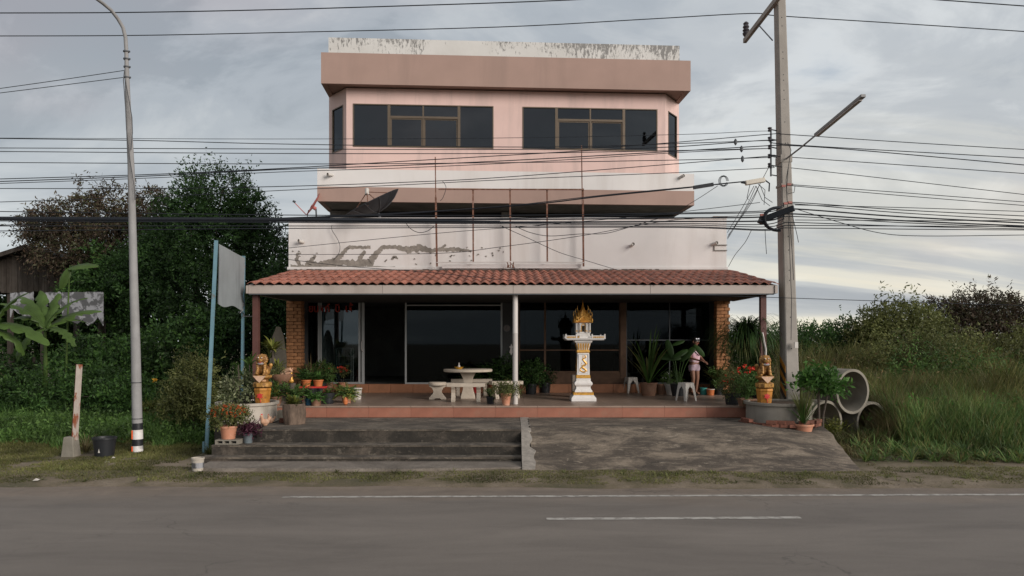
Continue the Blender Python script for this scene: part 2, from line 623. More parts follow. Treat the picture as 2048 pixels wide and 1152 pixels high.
MAT['hen'] = M('painted_pottery', (0.42, 0.24, 0.15), 0.7, 0.2, 12, (0.5, 0.42, 0.33), 0.6, 9)
MAT['plank'] = M('old_plank', (0.05, 0.04, 0.032), 0.9, 0.25, 4, (0.11, 0.095, 0.08), 0.6, 3, streak=True, jitter=0.35)
MAT['zinc'] = M('rusted_zinc_roof', (0.055, 0.055, 0.058), 0.7, 0.2, 2)
MAT['tarp'] = M('weathered_white_sheet', (0.26, 0.26, 0.27), 0.7, 0.1, 2, (0.06, 0.06, 0.06), 0.9, 3.2, lo=0.46, hi=0.52)
MAT['skin'] = M('skin', (0.20, 0.10, 0.065), 0.55, 0.05, 6, bmp=0)
MAT['hair'] = M('hair', (0.012, 0.009, 0.008), 0.5, 0.2, 20)
MAT['pinktop'] = M('pink_top', (0.55, 0.33, 0.38), 0.9, 0.12, 9, (0.62, 0.54, 0.56), 0.8, 12, lo=.5, hi=.54, bmp=.6, bscale=14)
MAT['shorts'] = M('pale_mauve_shorts', (0.36, 0.27, 0.31), 0.85, 0.1, 9)
MAT['redflower'] = leafmat('red_petals', [(0.5, 0.03, 0.02), (0.65, 0.08, 0.04)], 0.25)
MAT['orangeflower'] = leafmat('orange_petals', [(0.42, 0.07, 0.02), (0.5, 0.13, 0.03)], 0.25)
MAT['yellowflower'] = leafmat('yellow_petals', [(0.6, 0.3, 0.02), (0.7, 0.4, 0.05)], 0.25)
MAT['whiteflower'] = leafmat('white_petals', [(0.6, 0.6, 0.62), (0.7, 0.7, 0.72)], 0.25)
# foliage
L = {}
L['dark'] = leafmat('dark_leaves', [(0.014, 0.031, 0.010), (0.027, 0.061, 0.017), (0.048, 0.099, 0.024)])
L['deep'] = leafmat('deep_green_leaves', [(0.022, 0.047, 0.014), (0.040, 0.090, 0.022), (0.072, 0.140, 0.032)])
L['rusty'] = leafmat('rusty_leaves', [(0.037, 0.025, 0.017), (0.071, 0.048, 0.031), (0.060, 0.071, 0.031)], 0.25)
L['mid'] = leafmat('mid_green_leaves', [(0.039, 0.078, 0.019), (0.070, 0.132, 0.031), (0.109, 0.186, 0.046)])
L['fresh'] = leafmat('fresh_green_leaves', [(0.038, 0.095, 0.021), (0.062, 0.142, 0.028), (0.095, 0.190, 0.043)])
L['yellow'] = leafmat('yellow_green_leaves', [(0.10, 0.12, 0.02), (0.17, 0.19, 0.04), (0.27, 0.26, 0.07)])
L['olive'] = leafmat('olive_leaves', [(0.068, 0.081, 0.024), (0.115, 0.128, 0.041), (0.162, 0.169, 0.061)])
L['brown'] = leafmat('brown_grass_leaves', [(0.07, 0.045, 0.02), (0.12, 0.08, 0.035), (0.16, 0.12, 0.05)])
L['pale'] = leafmat('variegated_leaves', [(0.06, 0.08, 0.03), (0.16, 0.18, 0.09), (0.30, 0.31, 0.19)])
L['purple'] = leafmat('purple_leaves', [(0.045, 0.012, 0.025), (0.10, 0.03, 0.055), (0.14, 0.06, 0.08)])
L['banana'] = leafmat('banana_leaf', [(0.048, 0.090, 0.021), (0.081, 0.142, 0.033), (0.114, 0.171, 0.048)], 0.4, 0.45)
L['grass'] = leafmat('verge_grass', [(0.090, 0.090, 0.030), (0.120, 0.132, 0.036), (0.192, 0.168, 0.072)])
L['tall'] = leafmat('tall_grass', [(0.048, 0.088, 0.026), (0.078, 0.140, 0.037), (0.131, 0.195, 0.056), (0.174, 0.146, 0.056)])
L['dry'] = leafmat('dry_grass', [(0.106, 0.081, 0.037), (0.175, 0.138, 0.069), (0.112, 0.125, 0.037)])

# ================================================================== THE SETTING
def sinsum(x, y, seed=0, f=1.0):
    r = np.random.default_rng(seed)
    z = 0
    for i in range(7):
        a = r.uniform(0, 6.28)
        k = f * (0.6 + i * 0.55)
        z = z + np.sin((x * math.cos(a) + y * math.sin(a)) * k + r.uniform(0, 6.28)) / (1 + i * 0.5)
    return z / 2.6


def ground_z(x, y):
    x, y = np.asarray(x, float), np.asarray(y, float)
    t = np.clip((y - 10.9) / 0.9, 0, 1)
    z = 0.05 * t * t * (3 - 2 * t)
    z = z + 0.02 * sinsum(x, y, 3, 1.6) * t
    b = np.clip((y - 14.5) / 3, 0, 1) * np.clip((np.abs(x) - 6.2) / 1.5, 0, 1)
    return z + b * (0.12 + 0.10 * sinsum(x, y, 5, 0.7))


def grid_mesh(name, xs, ys, zf, mat):
    X, Y = np.meshgrid(xs, ys)
    Z = zf(X, Y)
    v = np.stack([X, Y, Z], -1).reshape(-1, 3)
    nx, ny = len(xs), len(ys)
    i = np.arange(nx - 1)[None, :] + nx * np.arange(ny - 1)[:, None]
    q = np.stack([i, i + 1, i + nx + 1, i + nx], -1).reshape(-1, 4)
    me = bpy.data.meshes.new(name)
    me.from_pydata(v.tolist(), [], q.tolist())
    me.materials.append(mat)
    me.polygons.foreach_set('use_smooth', [True] * len(me.polygons))
    o = bpy.data.objects.new(name, me)
    C.objects.link(o)
    return o


# soil with dead grass and bare patches
m, n, l, b = nt('verge_soil')
c = ramp(n, l, tex(n, l, 'noise', 1.1, 9, 0.62, 0.3), [(0.34, (0.07, 0.062, 0.028)), (0.47, (0.105, 0.084, 0.045)), (0.56, (0.155, 0.12, 0.078)), (0.68, (0.20, 0.158, 0.112))])
c = mix(n, l, 0.6, c, ramp(n, l, tex(n, l, 'noise', 34, 5, 0.7), [(0.3, 0.5), (0.7, 1.45)]), 'MULTIPLY')
l.new(c, b.inputs['Base Color'])
b.inputs['Roughness'].default_value = 0.95
bump(n, l, b, tex(n, l, 'noise', 22, 8, 0.7), 0.7, 0.03)
MAT['ground'] = m

m, n, l, b = nt('worn_asphalt')
grain = tex(n, l, 'noise', 130, 4, 0.75)
c = ramp(n, l, tex(n, l, 'noise', 0.35, 7, 0.6, 0.4, (0.35, 1, 1)), [(0.33, (0.125, 0.108, 0.092)), (0.68, (0.16, 0.139, 0.118))])
sx = n.new('ShaderNodeSeparateXYZ')
tc = n.new('ShaderNodeTexCoord')
l.new(tc.outputs['Object'], sx.inputs[0])
# wheel tracks and the sandy fringe that traffic leaves by the verge
trk = n.new('ShaderNodeMath'); trk.operation = 'SINE'
tm = n.new('ShaderNodeMath'); tm.operation = 'MULTIPLY'; tm.inputs[1].default_value = 3.2
l.new(sx.outputs[1], tm.inputs[0]); l.new(tm.outputs[0], trk.inputs[0])
c = mix(n, l, 0.35, c, ramp(n, l, trk.outputs[0], [(0.0, 0.86), (1.0, 1.1)]), 'MULTIPLY')
nz = tex(n, l, 'noise', 0.8, 8, 0.65, 0.5, (0.4, 1, 1), (4, 2, 0))
ad = n.new('ShaderNodeMath'); ad.operation = 'MULTIPLY_ADD'; ad.inputs[1].default_value = 2.4
l.new(nz, ad.inputs[0]); l.new(sx.outputs[1], ad.inputs[2])
fr = n.new('ShaderNodeMapRange'); fr.inputs['From Min'].default_value = 11.0; fr.inputs['From Max'].default_value = 12.3
l.new(ad.outputs[0], fr.inputs['Value'])
c = mix(n, l, fr.outputs[0], c, ramp(n, l, tex(n, l, 'noise', 3, 8, 0.7), [(0.3, (0.13, 0.10, 0.075)), (0.7, (0.20, 0.155, 0.115))]))
c = mix(n, l, 0.6, c, ramp(n, l, grain, [(0.3, 0.62), (0.7, 1.35)]), 'MULTIPLY')
vt = n.new('ShaderNodeTexVoronoi'); vt.feature = 'DISTANCE_TO_EDGE'; vt.inputs['Scale'].default_value = 0.55
wt = n.new('ShaderNodeMapping'); tcc = n.new('ShaderNodeTexCoord')
wsum = n.new('ShaderNodeVectorMath'); wsum.operation = 'ADD'
wn3 = n.new('ShaderNodeTexNoise'); wn3.inputs['Scale'].default_value = 2.2; wn3.inputs['Detail'].default_value = 6
l.new(tcc.outputs['Object'], wn3.inputs[0]); l.new(tcc.outputs['Object'], wsum.inputs[0]); l.new(wn3.outputs[1], wsum.inputs[1]); l.new(wsum.outputs[0], vt.inputs['Vector'])
ck_ = ramp(n, l, vt.outputs['Distance'], [(0.0, 0.55), (0.012, 0.0)])
cm_ = ramp(n, l, tex(n, l, 'noise', 0.28, 4, 0.6, 0, (1, 1, 1), (9, 4, 0)), [(0.52, 0.0), (0.6, 1.0)])
c = mix(n, l, mix(n, l, 1.0, ck_, cm_, 'MULTIPLY'), c, (0.045, 0.04, 0.035))
st_ = ramp(n, l, tex(n, l, 'noise', 1.7, 7, 0.7, 0.6, (0.25, 1, 1), (2, 7, 0)), [(0.34, 0.78), (0.5, 1.0), (0.66, 1.16)])
c = mix(n, l, 0.8, c, st_, 'MULTIPLY')
l.new(c, b.inputs['Base Color'])
b.inputs['Roughness'].default_value = 0.82
bump(n, l, b, grain, 0.35, 0.01)
MAT['asphalt'] = m

m, n, l, b = nt('road_paint')
f = ramp(n, l, tex(n, l, 'noise', 9, 9, 0.75), [(0.40, 0.0), (0.54, 1.0)])
c = mix(n, l, f, (0.17, 0.155, 0.135), (0.37, 0.35, 0.315))
l.new(c, b.inputs['Base Color'])
b.inputs['Roughness'].default_value = 0.8
MAT['paint'] = m


def concrete(name, dark, light, lo=0.46, hi=0.62, sc=(1, 1, 1)):
    m, n, l, b = nt(name)
    f1 = tex(n, l, 'noise', 0.9, 10, 0.72, 0.5, sc, (6, 3, 1))
    c = ramp(n, l, f1, [(lo - 0.12, tuple(v * 0.62 for v in dark)), (lo, dark), (hi, light), (hi + 0.1, tuple(v * 1.3 for v in light))])
    c = mix(n, l, 0.55, c, ramp(n, l, tex(n, l, 'noise', 28, 8, 0.75), [(0.32, 0.55), (0.68, 1.4)]), 'MULTIPLY')
    l.new(c, b.inputs['Base Color'])
    b.inputs['Roughness'].default_value = 0.9
    bump(n, l, b, tex(n, l, 'noise', 16, 9, 0.75), 0.55, 0.02)
    return m


def chips(mt, col=(0.30, 0.25, 0.19), dark=(0.02, 0.017, 0.013)):
    """pale scuffs and dark pits, flecks a few centimetres long"""
    n, l = mt.node_tree.nodes, mt.node_tree.links
    b = n['Principled BSDF']
    src = b.inputs['Base Color'].links[0].from_socket
    f = ramp(n, l, tex(n, l, 'noise', 5.5, 8, 0.8, 1.2, (0.55, 2.2, 1), (1, 8, 0)), [(0.56, 0.0), (0.64, 0.75)])
    c = mix(n, l, f, src, col)
    g = ramp(n, l, tex(n, l, 'noise', 7.5, 8, 0.8, 1.0, (0.6, 1.9, 1), (5, 2, 0)), [(0.58, 0.0), (0.66, 0.8)])
    c = mix(n, l, g, c, dark)
    l.new(c, b.inputs['Base Color'])


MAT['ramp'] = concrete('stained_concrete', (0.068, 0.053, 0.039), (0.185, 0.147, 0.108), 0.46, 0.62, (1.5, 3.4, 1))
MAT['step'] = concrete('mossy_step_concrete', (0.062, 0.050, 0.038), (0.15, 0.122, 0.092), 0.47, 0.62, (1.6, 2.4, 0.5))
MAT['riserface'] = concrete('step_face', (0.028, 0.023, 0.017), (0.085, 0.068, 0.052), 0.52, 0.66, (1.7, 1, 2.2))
chips(MAT['ramp'])
chips(MAT['step'], (0.22, 0.19, 0.15))
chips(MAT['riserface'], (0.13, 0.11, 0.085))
MAT['pad'] = concrete('worn_pad', (0.12, 0.10, 0.08), (0.20, 0.17, 0.14), 0.42, 0.6)

xs = np.unique(np.concatenate([np.linspace(-900, -40, 9), np.arange(-40, 40.1, 0.5), np.linspace(40, 900, 9)]))
ys = np.unique(np.concatenate([np.linspace(-900, -5, 6), np.linspace(-5, 10.5, 6), np.arange(10.5, 30, 0.35), np.linspace(30, 90, 20), np.linspace(90, 1500, 8)]))
tag(grid_mesh('ground', xs, ys, ground_z, MAT['ground']), 'bare soil and thin grass verge and plot around the shophouse', kind='structure')

# road, its north edge wandering into the verge
ex = np.linspace(-60, 60, 241)
edge = 11.1 + 0.12 * sinsum(ex, 0 * ex, 11, 1.5) + 0.03 * sinsum(ex, 0 * ex, 12, 9) - 0.012 * ex
rv = [(-900, -2.0, 0.022), (900, -2.0, 0.022)]
V = [(float(x), -2.0, 0.022) for x in ex] + [(float(x), 6.0, 0.03) for x in ex] + [(float(x), float(e), 0.024) for x, e in zip(ex, edge)]
V += [(float(x), float(e) + 0.03, -0.02) for x, e in zip(ex, edge)]
N_ = len(ex)
F_ = []
for r in range(3):
    F_ += [(r * N_ + i, r * N_ + i + 1, (r + 1) * N_ + i + 1, (r + 1) * N_ + i) for i in range(N_ - 1)]
V += [(-900, -2, 0.022), (-900, 6, 0.03), (-900, 11, 0.02), (900, -2, 0.022), (900, 6, 0.03), (900, 11, 0.02)]
k = 4 * N_
F_ += [(k, 0, N_, k + 1), (k + 1, N_, 2 * N_, k + 2), (N_ - 1, k + 3, k + 4, 2 * N_ - 1), (2 * N_ - 1, k + 4, k + 5, 3 * N_ - 1)]
road = MB().add(V, F_).build('road', MAT['asphalt'])
tag(road, 'grey worn asphalt road with dusty edge', kind='structure')


def strip(name, x0, x1, ya, yb, w, label, mat=None, z=0.004, seg=60):
    mb = MB()
    t = np.linspace(0, 1, seg)
    xx = x0 + (x1 - x0) * t
    yy = ya + (yb - ya) * t
    j = 0.012 * sinsum(xx, yy, 21, 6)
    zz = 0.022 + (yy + 2) / 8 * 0.008
    zz = np.where(yy > 6, 0.03 - (yy - 6) / 5.1 * 0.006, zz) + z
    vs = [(x, y - w / 2 + d, q) for x, y, d, q in zip(xx, yy, j, zz)] + [(x, y + w / 2 + d * 0.6, q) for x, y, d, q in zip(xx, yy, j, zz)]
    mb.add(vs, [(i, i + 1, seg + i + 1, seg + i) for i in range(seg - 1)])
    return tag(mb.build(name, mat or MAT['paint']), label, kind='structure')


def Yr(py):
    return (H - 0.028) * FPX / (py - HOR)


a = G(565, 994, 0.028); b_ = G(2048, 989, 0.028)
sl = (b_.y - a.y) / (b_.x - a.x)
strip('edge_line', a.x, 60, a.y, a.y + sl * (60 - a.x), 0.10, 'worn white edge line along the verge side of the road', seg=400)
a = G(1093, 1038, 0.028); b_ = G(1601, 1035, 0.028)
dl, sl = b_.x - a.x, (b_.y - a.y) / (b_.x - a.x)
for k in range(0, 4):
    x0 = a.x + k * 3 * dl
    strip('lane_dash', x0, x0 + dl, a.y + sl * (x0 - a.x), a.y + sl * (x0 + dl - a.x), 0.11, 'short white dash painted on the asphalt lane', seg=40)

# concrete forecourt: landing, steps, ramp
ZP, ZL, Z2, Z3 = 0.848, 0.60, 0.352, 0.172     # porch floor, landing, second and third step
YF = 15.75                                     # front of the porch floor
fc = thing('forecourt', 'stained concrete steps and car ramp before the tiled porch', 'steps')
fc['kind'] = 'structure'


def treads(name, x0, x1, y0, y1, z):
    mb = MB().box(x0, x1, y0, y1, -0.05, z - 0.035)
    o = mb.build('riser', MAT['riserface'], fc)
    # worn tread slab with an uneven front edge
    seg = 60
    xs = np.linspace(x0, x1, seg)
    e = y0 - 0.015 + 0.014 * sinsum(xs, 0 * xs + y0, int(z * 100), 5)
    ze = z - 0.006 + 0.006 * sinsum(xs, 0 * xs, int(z * 100) + 5, 4)
    vs = [(x, q, zz) for x, q, zz in zip(xs, e, ze)] + [(x, y1, z) for x in xs] + [(x, q + 0.004, z - 0.037) for x, q in zip(xs, e)]
    fs = [(i, i + 1, seg + i + 1, seg + i) for i in range(seg - 1)] + [(2 * seg + i, 2 * seg + i + 1, i + 1, i) for i in range(seg - 1)]
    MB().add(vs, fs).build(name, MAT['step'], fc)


treads('landing', -5.78, 0.17, 14.36, 15.742, ZL)
treads('landing', -4.72, 0.168, 13.68, 14.34, ZL - 0.001)
treads('tread', -5.42, 0.166, 13.35, 13.679, Z2)
MB().box(-5.42, -4.73, 13.68, 14.35, -.05, Z2 - .001).build('tread', MAT['step'], fc)
treads('tread', -5.52, 0.164, 13.11, 13.349, Z3)
# thin pad in front of the steps
seg = 50
xx = np.linspace(-5.35, 0.16, seg)
fe = 12.35 + 0.07 * sinsum(xx, 0 * xx, 31, 2.2) + np.linspace(0, 0.12, seg)
MB().add([(x, y, 0.088) for x, y in zip(xx, fe)] + [(x, 13.109, 0.094) for x in xx] + [(x, y - 0.02, -0.02) for x, y in zip(xx, fe)],
         [(i, i + 1, seg + i + 1, seg + i) for i in range(seg - 1)] + [(2 * seg + i, 2 * seg + i + 1, i + 1, i) for i in range(seg - 1)]).build('pad', MAT['pad'], fc)


def ramp_z(x, y):
    t = np.clip((y - 12.35) / 1.75, 0, 1)
    z = 0.045 + (ZL - 0.045) * (0.80 * t + 0.20 * t * t * (3 - 2 * t))
    z = np.where(y > 14.1, ZL, z)
    r = np.clip((x - 4.7) / 1.4, 0, 1) * np.clip((15.0 - y) / 1.6, 0, 1)
    z = z * (1 - 0.5 * r) + 0.008 * sinsum(x, y, 8, 2.5)
    return z


nx, ny = 90, 46
vs, fs = [], []
for j in range(ny):
    y = 12.35 + (15.742 - 12.35) * j / (ny - 1)
    xr = 6.15 - 0.25 * max(0, (14.2 - y) / 1.8) + 0.05 * float(sinsum(np.array(y), np.array(0.), 17, 4))
    for i in range(nx):
        x = 0.34 + (xr - 0.34) * i / (nx - 1)
        yy = y + (0.10 * float(sinsum(np.array(x), np.array(0.), 19, 2.4)) if j == 0 else 0)
        vs.append((x, yy, float(ramp_z(np.array(x), np.array(y)))))
for j in range(ny - 1):
    for i in range(nx - 1):
        a = j * nx + i
        fs.append((a, a + 1, a + nx + 1, a + nx))
k = len(vs)
for j in range(ny):                      # right side skirt
    x, y, z = vs[j * nx + nx - 1]
    vs.append((x + 0.03, y, -0.05))
for j in range(ny - 1):
    fs.append((j * nx + nx - 1, k + j, k + j + 1, (j + 1) * nx + nx - 1))
k = len(vs)
for i in range(nx):
    x, y, z = vs[i]
    vs.append((x, y - 0.02, -0.05))
for i in range(nx - 1):
    fs.append((i, k + i, k + i + 1, i + 1))
MB().add(vs, fs).build('ramp', MAT['ramp'], fc, smooth=True)
# pale cheek that ends the steps, its edge broken
ck = MB()
ysc = np.linspace(12.42, 15.74, 26)
top = [float(ramp_z(np.array(1.0), np.array(y))) + (0.02 + 0.06 * max(0, min(1, (y - 13.2) / 0.5)) if y < 13.75 else 0.004) for y in ysc]
right = [0.335 + 0.045 * math.sin(y * 9) * math.sin(y * 23) + (0.06 if y < 13.1 else 0) for y in ysc]
ck.add([(0.172, y, t) for y, t in zip(ysc, top)] + [(r, y, t - 0.004) for r, y, t in zip(right, ysc, top)] + [(0.172, y, -0.05) for y in ysc] + [(r + 0.02, y, -0.05) for r, y in zip(right, ysc)],
       [(i, 26 + i, 27 + i, i + 1) for i in range(25)] + [(52 + i, i, i + 1, 53 + i) for i in range(25)] + [(26 + i, 78 + i, 79 + i, 27 + i) for i in range(25)] + [(52, 78, 26, 0)])
ck.build('cheek', MAT['cement'], fc)

# ================================================================== THE SHOPHOUSE
sh = thing('shophouse', 'three storey pink and white shophouse with red tiled porch roof', 'building')
XL, XR, YW, YS = -5.80, 5.57, 19.2, 20.0


def hole_wall(F, s0, s1, t0, t1, z0, z1, holes, name, mat, parent, xf=None):
    """wall slab with rectangular holes (s0,s1,z0,z1), made of butted boxes"""
    mb = MB(F)
    hs = sorted(holes)
    cur = s0
    for (a, b, c, d) in hs:
        if a > cur:
            mb.box(cur, a, t0, t1, z0, z1)
        mb.box(a, b, t0, t1, z0, c)
        mb.box(a, b, t0, t1, d, z1)
        cur = b
    if s1 > cur:
        mb.box(cur, s1, t0, t1, z0, z1)
    return mb.build(name, mat, parent)


def frame(x0, y0, ang):
    c, s = math.cos(ang), math.sin(ang)
    return lambda p: Vector((x0 + p[0] * c - p[1] * s, y0 + p[0] * s + p[1] * c, p[2]))


# --- porch floor
pf = empty('porch_floor', sh)
MB().box(-5.75, 6.0, YF + 0.05, YS - 0.01, 0.0, ZP - 0.015).build('slab', MAT['mortar'], pf)
ft = MB().box(0, 0.5965, 0, 0.5965, 0, 0.014).mesh('floor_tile', MAT['floor_tile'])
ftl = MB().box(-5.75, 6.0, YF + 0.16, YF + 0.16, 0, 0)
nxt = 0
for i in range(19):
    for j in range(7):
        inst('floor_tile', ft, pf, (-5.72 + i * 0.6, YF + 0.125 + j * 0.6, ZP - 0.0145 + random.uniform(-0.0008, 0.0008)))
for i in range(13):
    x0 = -5.75 + i * 0.9
    inst('nosing_tile', MB().box(0, 0.892, 0, 0.12, -0.03, 0).mesh('nosing_tile', MAT['wood_dark'] if False else MAT['floor_tile']), pf, (x0, YF - 0.012, ZP))
    inst('riser_tile', MB().box(0, 0.897, 0, 0.05, 0, 0.212).mesh('riser_tile', MAT['riser']), pf, (x0, YF + random.uniform(0, 0.003), 0.605))

# --- posts and porch roof
roof = empty('porch_roof', sh)
YE, ZE0, ZE1 = 16.05, 3.262, 3.447
for (a, b) in ((-5.72, -2.82), (-2.815, 0.02), (0.025, 3.0), (3.005, 5.70)):
    MB().box(a, b, YE, YE + 0.05, ZE0, ZE1).build('fascia_board', MAT['fascia'], roof, bevel=0.004)
sfm = MB()
for (xa, xb, ya) in ((5.702, 5.76, YE - .03), (-5.775, -5.722, YE + .002)):
    sfm.add([(x, y, z) for x in (xa, xb) for (y, z) in ((ya, ZE0 + .005), (YW - .01, ZE0 + .005), (YW - .01, 4.0), (ya, ZE1 - .012))], [(0, 1, 2, 3), (7, 6, 5, 4), (0, 4, 5, 1), (1, 5, 6, 2), (2, 6, 7, 3), (3, 7, 4, 0)])
sfm.build('side_fascia', MAT['fascia'], roof)
MB().box(-5.72, 5.70, YE + 0.052, YS + 0.02, ZE0 + 0.012, ZE0 + 0.03).build('soffit_shade', MAT['dark'], roof)  # flat dark sheet added for the shade under the open rafters
MB().box(-5.715, 5.695, YE + 0.004, YE + 0.09, ZE0 - 0.022, ZE0 + 0.011).build('gutter_beam', MAT['steel_dark'], roof)
# tiles: one wave each, five overlapping rows
ZT = 4.05
slope = math.atan2(ZT - 3.47, YW - YE)
NW, W_ = 57, 11.50 / 57
tl = 0.70
vs, fs = [], []
K = 8
for yy in (0, tl):
    for i in range(K + 1):
        t = i / K
        z = 0.052 * (0.5 + 0.5 * math.cos(2 * math.pi * (t - 0.42))) ** 0.8
        vs.append((t * W_ * 1.04, yy, z))
nk = K + 1
vs += [(x, y, z - 0.014) for x, y, z in vs[:nk]]
for i in range(K):
    fs.append((i, i + 1, nk + i + 1, nk + i))
    fs.append((2 * nk + i, 2 * nk + i + 1, i + 1, i))
tmesh = MB().add(vs, fs).mesh('roof_tile', MAT['tile'], smooth=True)
rowstep = (YW - YE + 0.06) / math.cos(slope) / 5
for r in range(5):
    d = r * rowstep
    for i in range(NW):
        inst('roof_tile', tmesh, roof, (-5.73 + i * W_ + random.uniform(-0.003, 0.003), YE - 0.05 + d * math.cos(slope) + random.uniform(-0.016, 0.016), 3.468 + d * math.sin(slope) + random.uniform(-0.002, 0.003)),
             (slope - 0.032, 0, random.uniform(-0.006, 0.006)))
MB().box(-5.7, 5.68, YE + 0.06, YW - 0.01, 3.40, 3.405).build('batten_board', MAT['wood_dark'], roof)
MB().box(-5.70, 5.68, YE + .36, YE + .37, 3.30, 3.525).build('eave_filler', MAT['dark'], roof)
# flashing where the tiles meet the wall
MB().box(-5.74, 5.6, YW - 0.07, YW + 0.02, 4.0, 4.085).build('flashing', M('stained_flashing', (0.17, 0.11, 0.085), 0.9, 0.3, 5, (0.05, 0.04, 0.035), 0.8, 3), roof)

for (px0, px1, mt, r, lab) in ((512.5, 511, 'post_red', 0.062, 'maroon porch post'), (1030.5, 1030.8, 'post_white', 0.058, 'white porch post'), (1525.5, 1529.5, 'post_red', 0.062, 'maroon porch post')):
    a, b = P(px0, 590, 16.25), P(px1, 808, 16.25)
    t = (a.z - b.z)
    if mt == 'post_red':
        b.x = a.x + (b.x - a.x)
        o = MB().sq([(r, r, 0), (r, r, ZE0 - ZP - 0.02)]).build('porch_post', MAT[mt], sh, loc=(a.x, 16.25, ZP))
    else:
        o = MB().lathe([(r, 0), (r, 1.55), (r + 0.004, 1.56), (r, 1.57), (r, ZE0 - ZP - 0.02)], n=16).build('porch_post', MAT[mt], sh, smooth=True, loc=(a.x, 16.25, ZP))
    o['label'] = lab
a = P(1530, 700, 16.2)
MB().tube([(a.x + 0.0, 16.17, 1.0), (a.x + 0.005, 16.17, 2.05), (a.x - 0.07, 16.17, 2.42)], 0.022, 6).build('downpipe', MAT['post_white'], sh)

# --- parapet wall over the porch
idf = lambda p: Vector(p)
hole_wall(idf, XL, XR, YW, YW + 0.16, 4.16, 5.40, [], 'front_parapet', MAT['white'], sh)
MB().box(XL, XL + 0.15, YW + 0.162, 27, 0.0, 5.36).box(XR - 0.15, XR, YW + 0.162, 27, 0.0, 5.36).build('side_wall', MAT['white'], sh)
MB().box(XL - 0.03, XR + 0.03, YW - 0.045, YW + 0.158, 4.086, 4.158).build('ledge', MAT['white'], sh, bevel=0.006)
MB().box(XL - 0.01, XR + 0.01, YW - 0.02, YW + 0.18, 5.402, 5.44).build('coping', MAT['white'], sh, bevel=0.005)
MB().box(XL + 0.15, XR - 0.15, YW + 0.162, 27, 5.0, 5.1).build('flat_roof', MAT['grey_wall'], sh)
MB().box(XR - 0.33, XR + 0.012, YW - 0.03, YW - 0.002, 4.58, 4.60).box(XR - 0.33, XR + 0.012, YW - 0.03, YW - 0.002, 4.72, 4.74).box(XR - 0.33, XR - 0.31, YW - 0.028, YW - 0.002, 4.60, 4.72).build('bracket', MAT['grey_wall'], sh)
MB().box(XR - 0.36, XR + 0.01, YW - 0.05, YW + 0.2, 5.442, 5.47).build('tile_cap', MAT['mortar'], sh)
# spouts sticking out of the walls


def spout(c, d, name='drain_spout'):
    c, d = Vector(c), Vector(d).normalized()
    mb = MB().tube([c, c + d * 0.20], 0.042, 10, cap=False).tube([c + d * 0.02, c + d * 0.16], 0.036, 10)
    return mb.build(name, MAT['white_pot'], sh, smooth=True)


for px, py in ((607, 485), (1262, 492), (1424, 489)):
    p = P(px, py, YW)
    spout((p.x, YW + 0.02, p.z), ((-0.5 if px < 1000 else (0.15 if px < 1300 else 0.5)), -1, 0.15))

# bare cement where the paint fell off: ragged ribbons standing just proud of the paint


def patch(points, widths, seed, dens=9):
    r = random.Random(seed)
    pts = []
    for i in range(len(points) - 1):
        for k in range(dens):
            t = k / dens
            x = points[i][0] * (1 - t) + points[i + 1][0] * t
            y = points[i][1] * (1 - t) + points[i + 1][1] * t
            w = widths[i] * (1 - t) + widths[i + 1] * t
            pts.append((x + r.uniform(-.8, .8), y + r.uniform(-.8, .8), w))
    up, dn = [], []
    for i, (x, y, w) in enumerate(pts):
        a = pts[max(0, i - 1)]
        c = pts[min(len(pts) - 1, i + 1)]
        tx, ty = c[0] - a[0], c[1] - a[1]
        L_ = math.hypot(tx, ty) or 1
        nx_, ny_ = -ty / L_, tx / L_
        wu, wd = w * r.uniform(0.35, 0.72), w * r.uniform(0.35, 0.72)
        up.append((x + nx_ * wu, y + ny_ * wu))
        dn.append((x - nx_ * wd, y - ny_ * wd))
    vs = []
    for (x, y) in up + dn:
        q = P(x, min(y, 536.5), YW)
        vs.append((q.x, YW - 0.0035 - 0.0006 * seed, max(q.z, 4.163)))
    m_ = len(up)
    vs += [(x, YW + 0.004, z) for x, y, z in vs]
    fs = [(i, i + 1, m_ + i + 1, m_ + i) for i in range(m_ - 1)]
    fs += [(i, i + 1, 2 * m_ + i + 1, 2 * m_ + i) for i in range(m_ - 1)] + [(m_ + i, m_ + i + 1, 3 * m_ + i + 1, 3 * m_ + i) for i in range(m_ - 1)]
    return MB().add(vs, fs).build('bare_cement_patch', MAT['cement'], sh)


patch([(612, 531), (640, 529), (668, 524), (685, 508), (697, 494), (720, 495), (744, 494)], [7, 12, 14, 7, 6, 6, 5], 1)
patch([(620, 530), (650, 531), (690, 524), (720, 529), (740, 524), (752, 508), (766, 495), (790, 494), (815, 500), (840, 495), (862, 502), (884, 497), (893, 488)], [6, 9, 10, 14, 14, 9, 7, 7, 12, 12, 8, 6, 3], 2)
patch([(716, 528), (722, 512), (732, 500)], [8, 7, 5], 3)
patch([(872, 500), (900, 499), (925, 500), (946, 502)], [5, 8, 6, 3], 4)
patch([(595, 505), (594, 520), (602, 534)], [4, 7, 6], 5)
patch([(616, 529), (626, 517), (632, 510)], [10, 7, 3], 6)
patch([(582, 534), (612, 535), (650, 535), (720, 535), (800, 534)], [7, 9, 6, 6, 2], 7)
patch([(784, 519), (790, 513), (797, 518)], [3, 5, 2], 8)
patch([(770, 524), (774, 519)], [2, 3], 9)
patch([(900, 514), (904, 510)], [3, 2], 10)
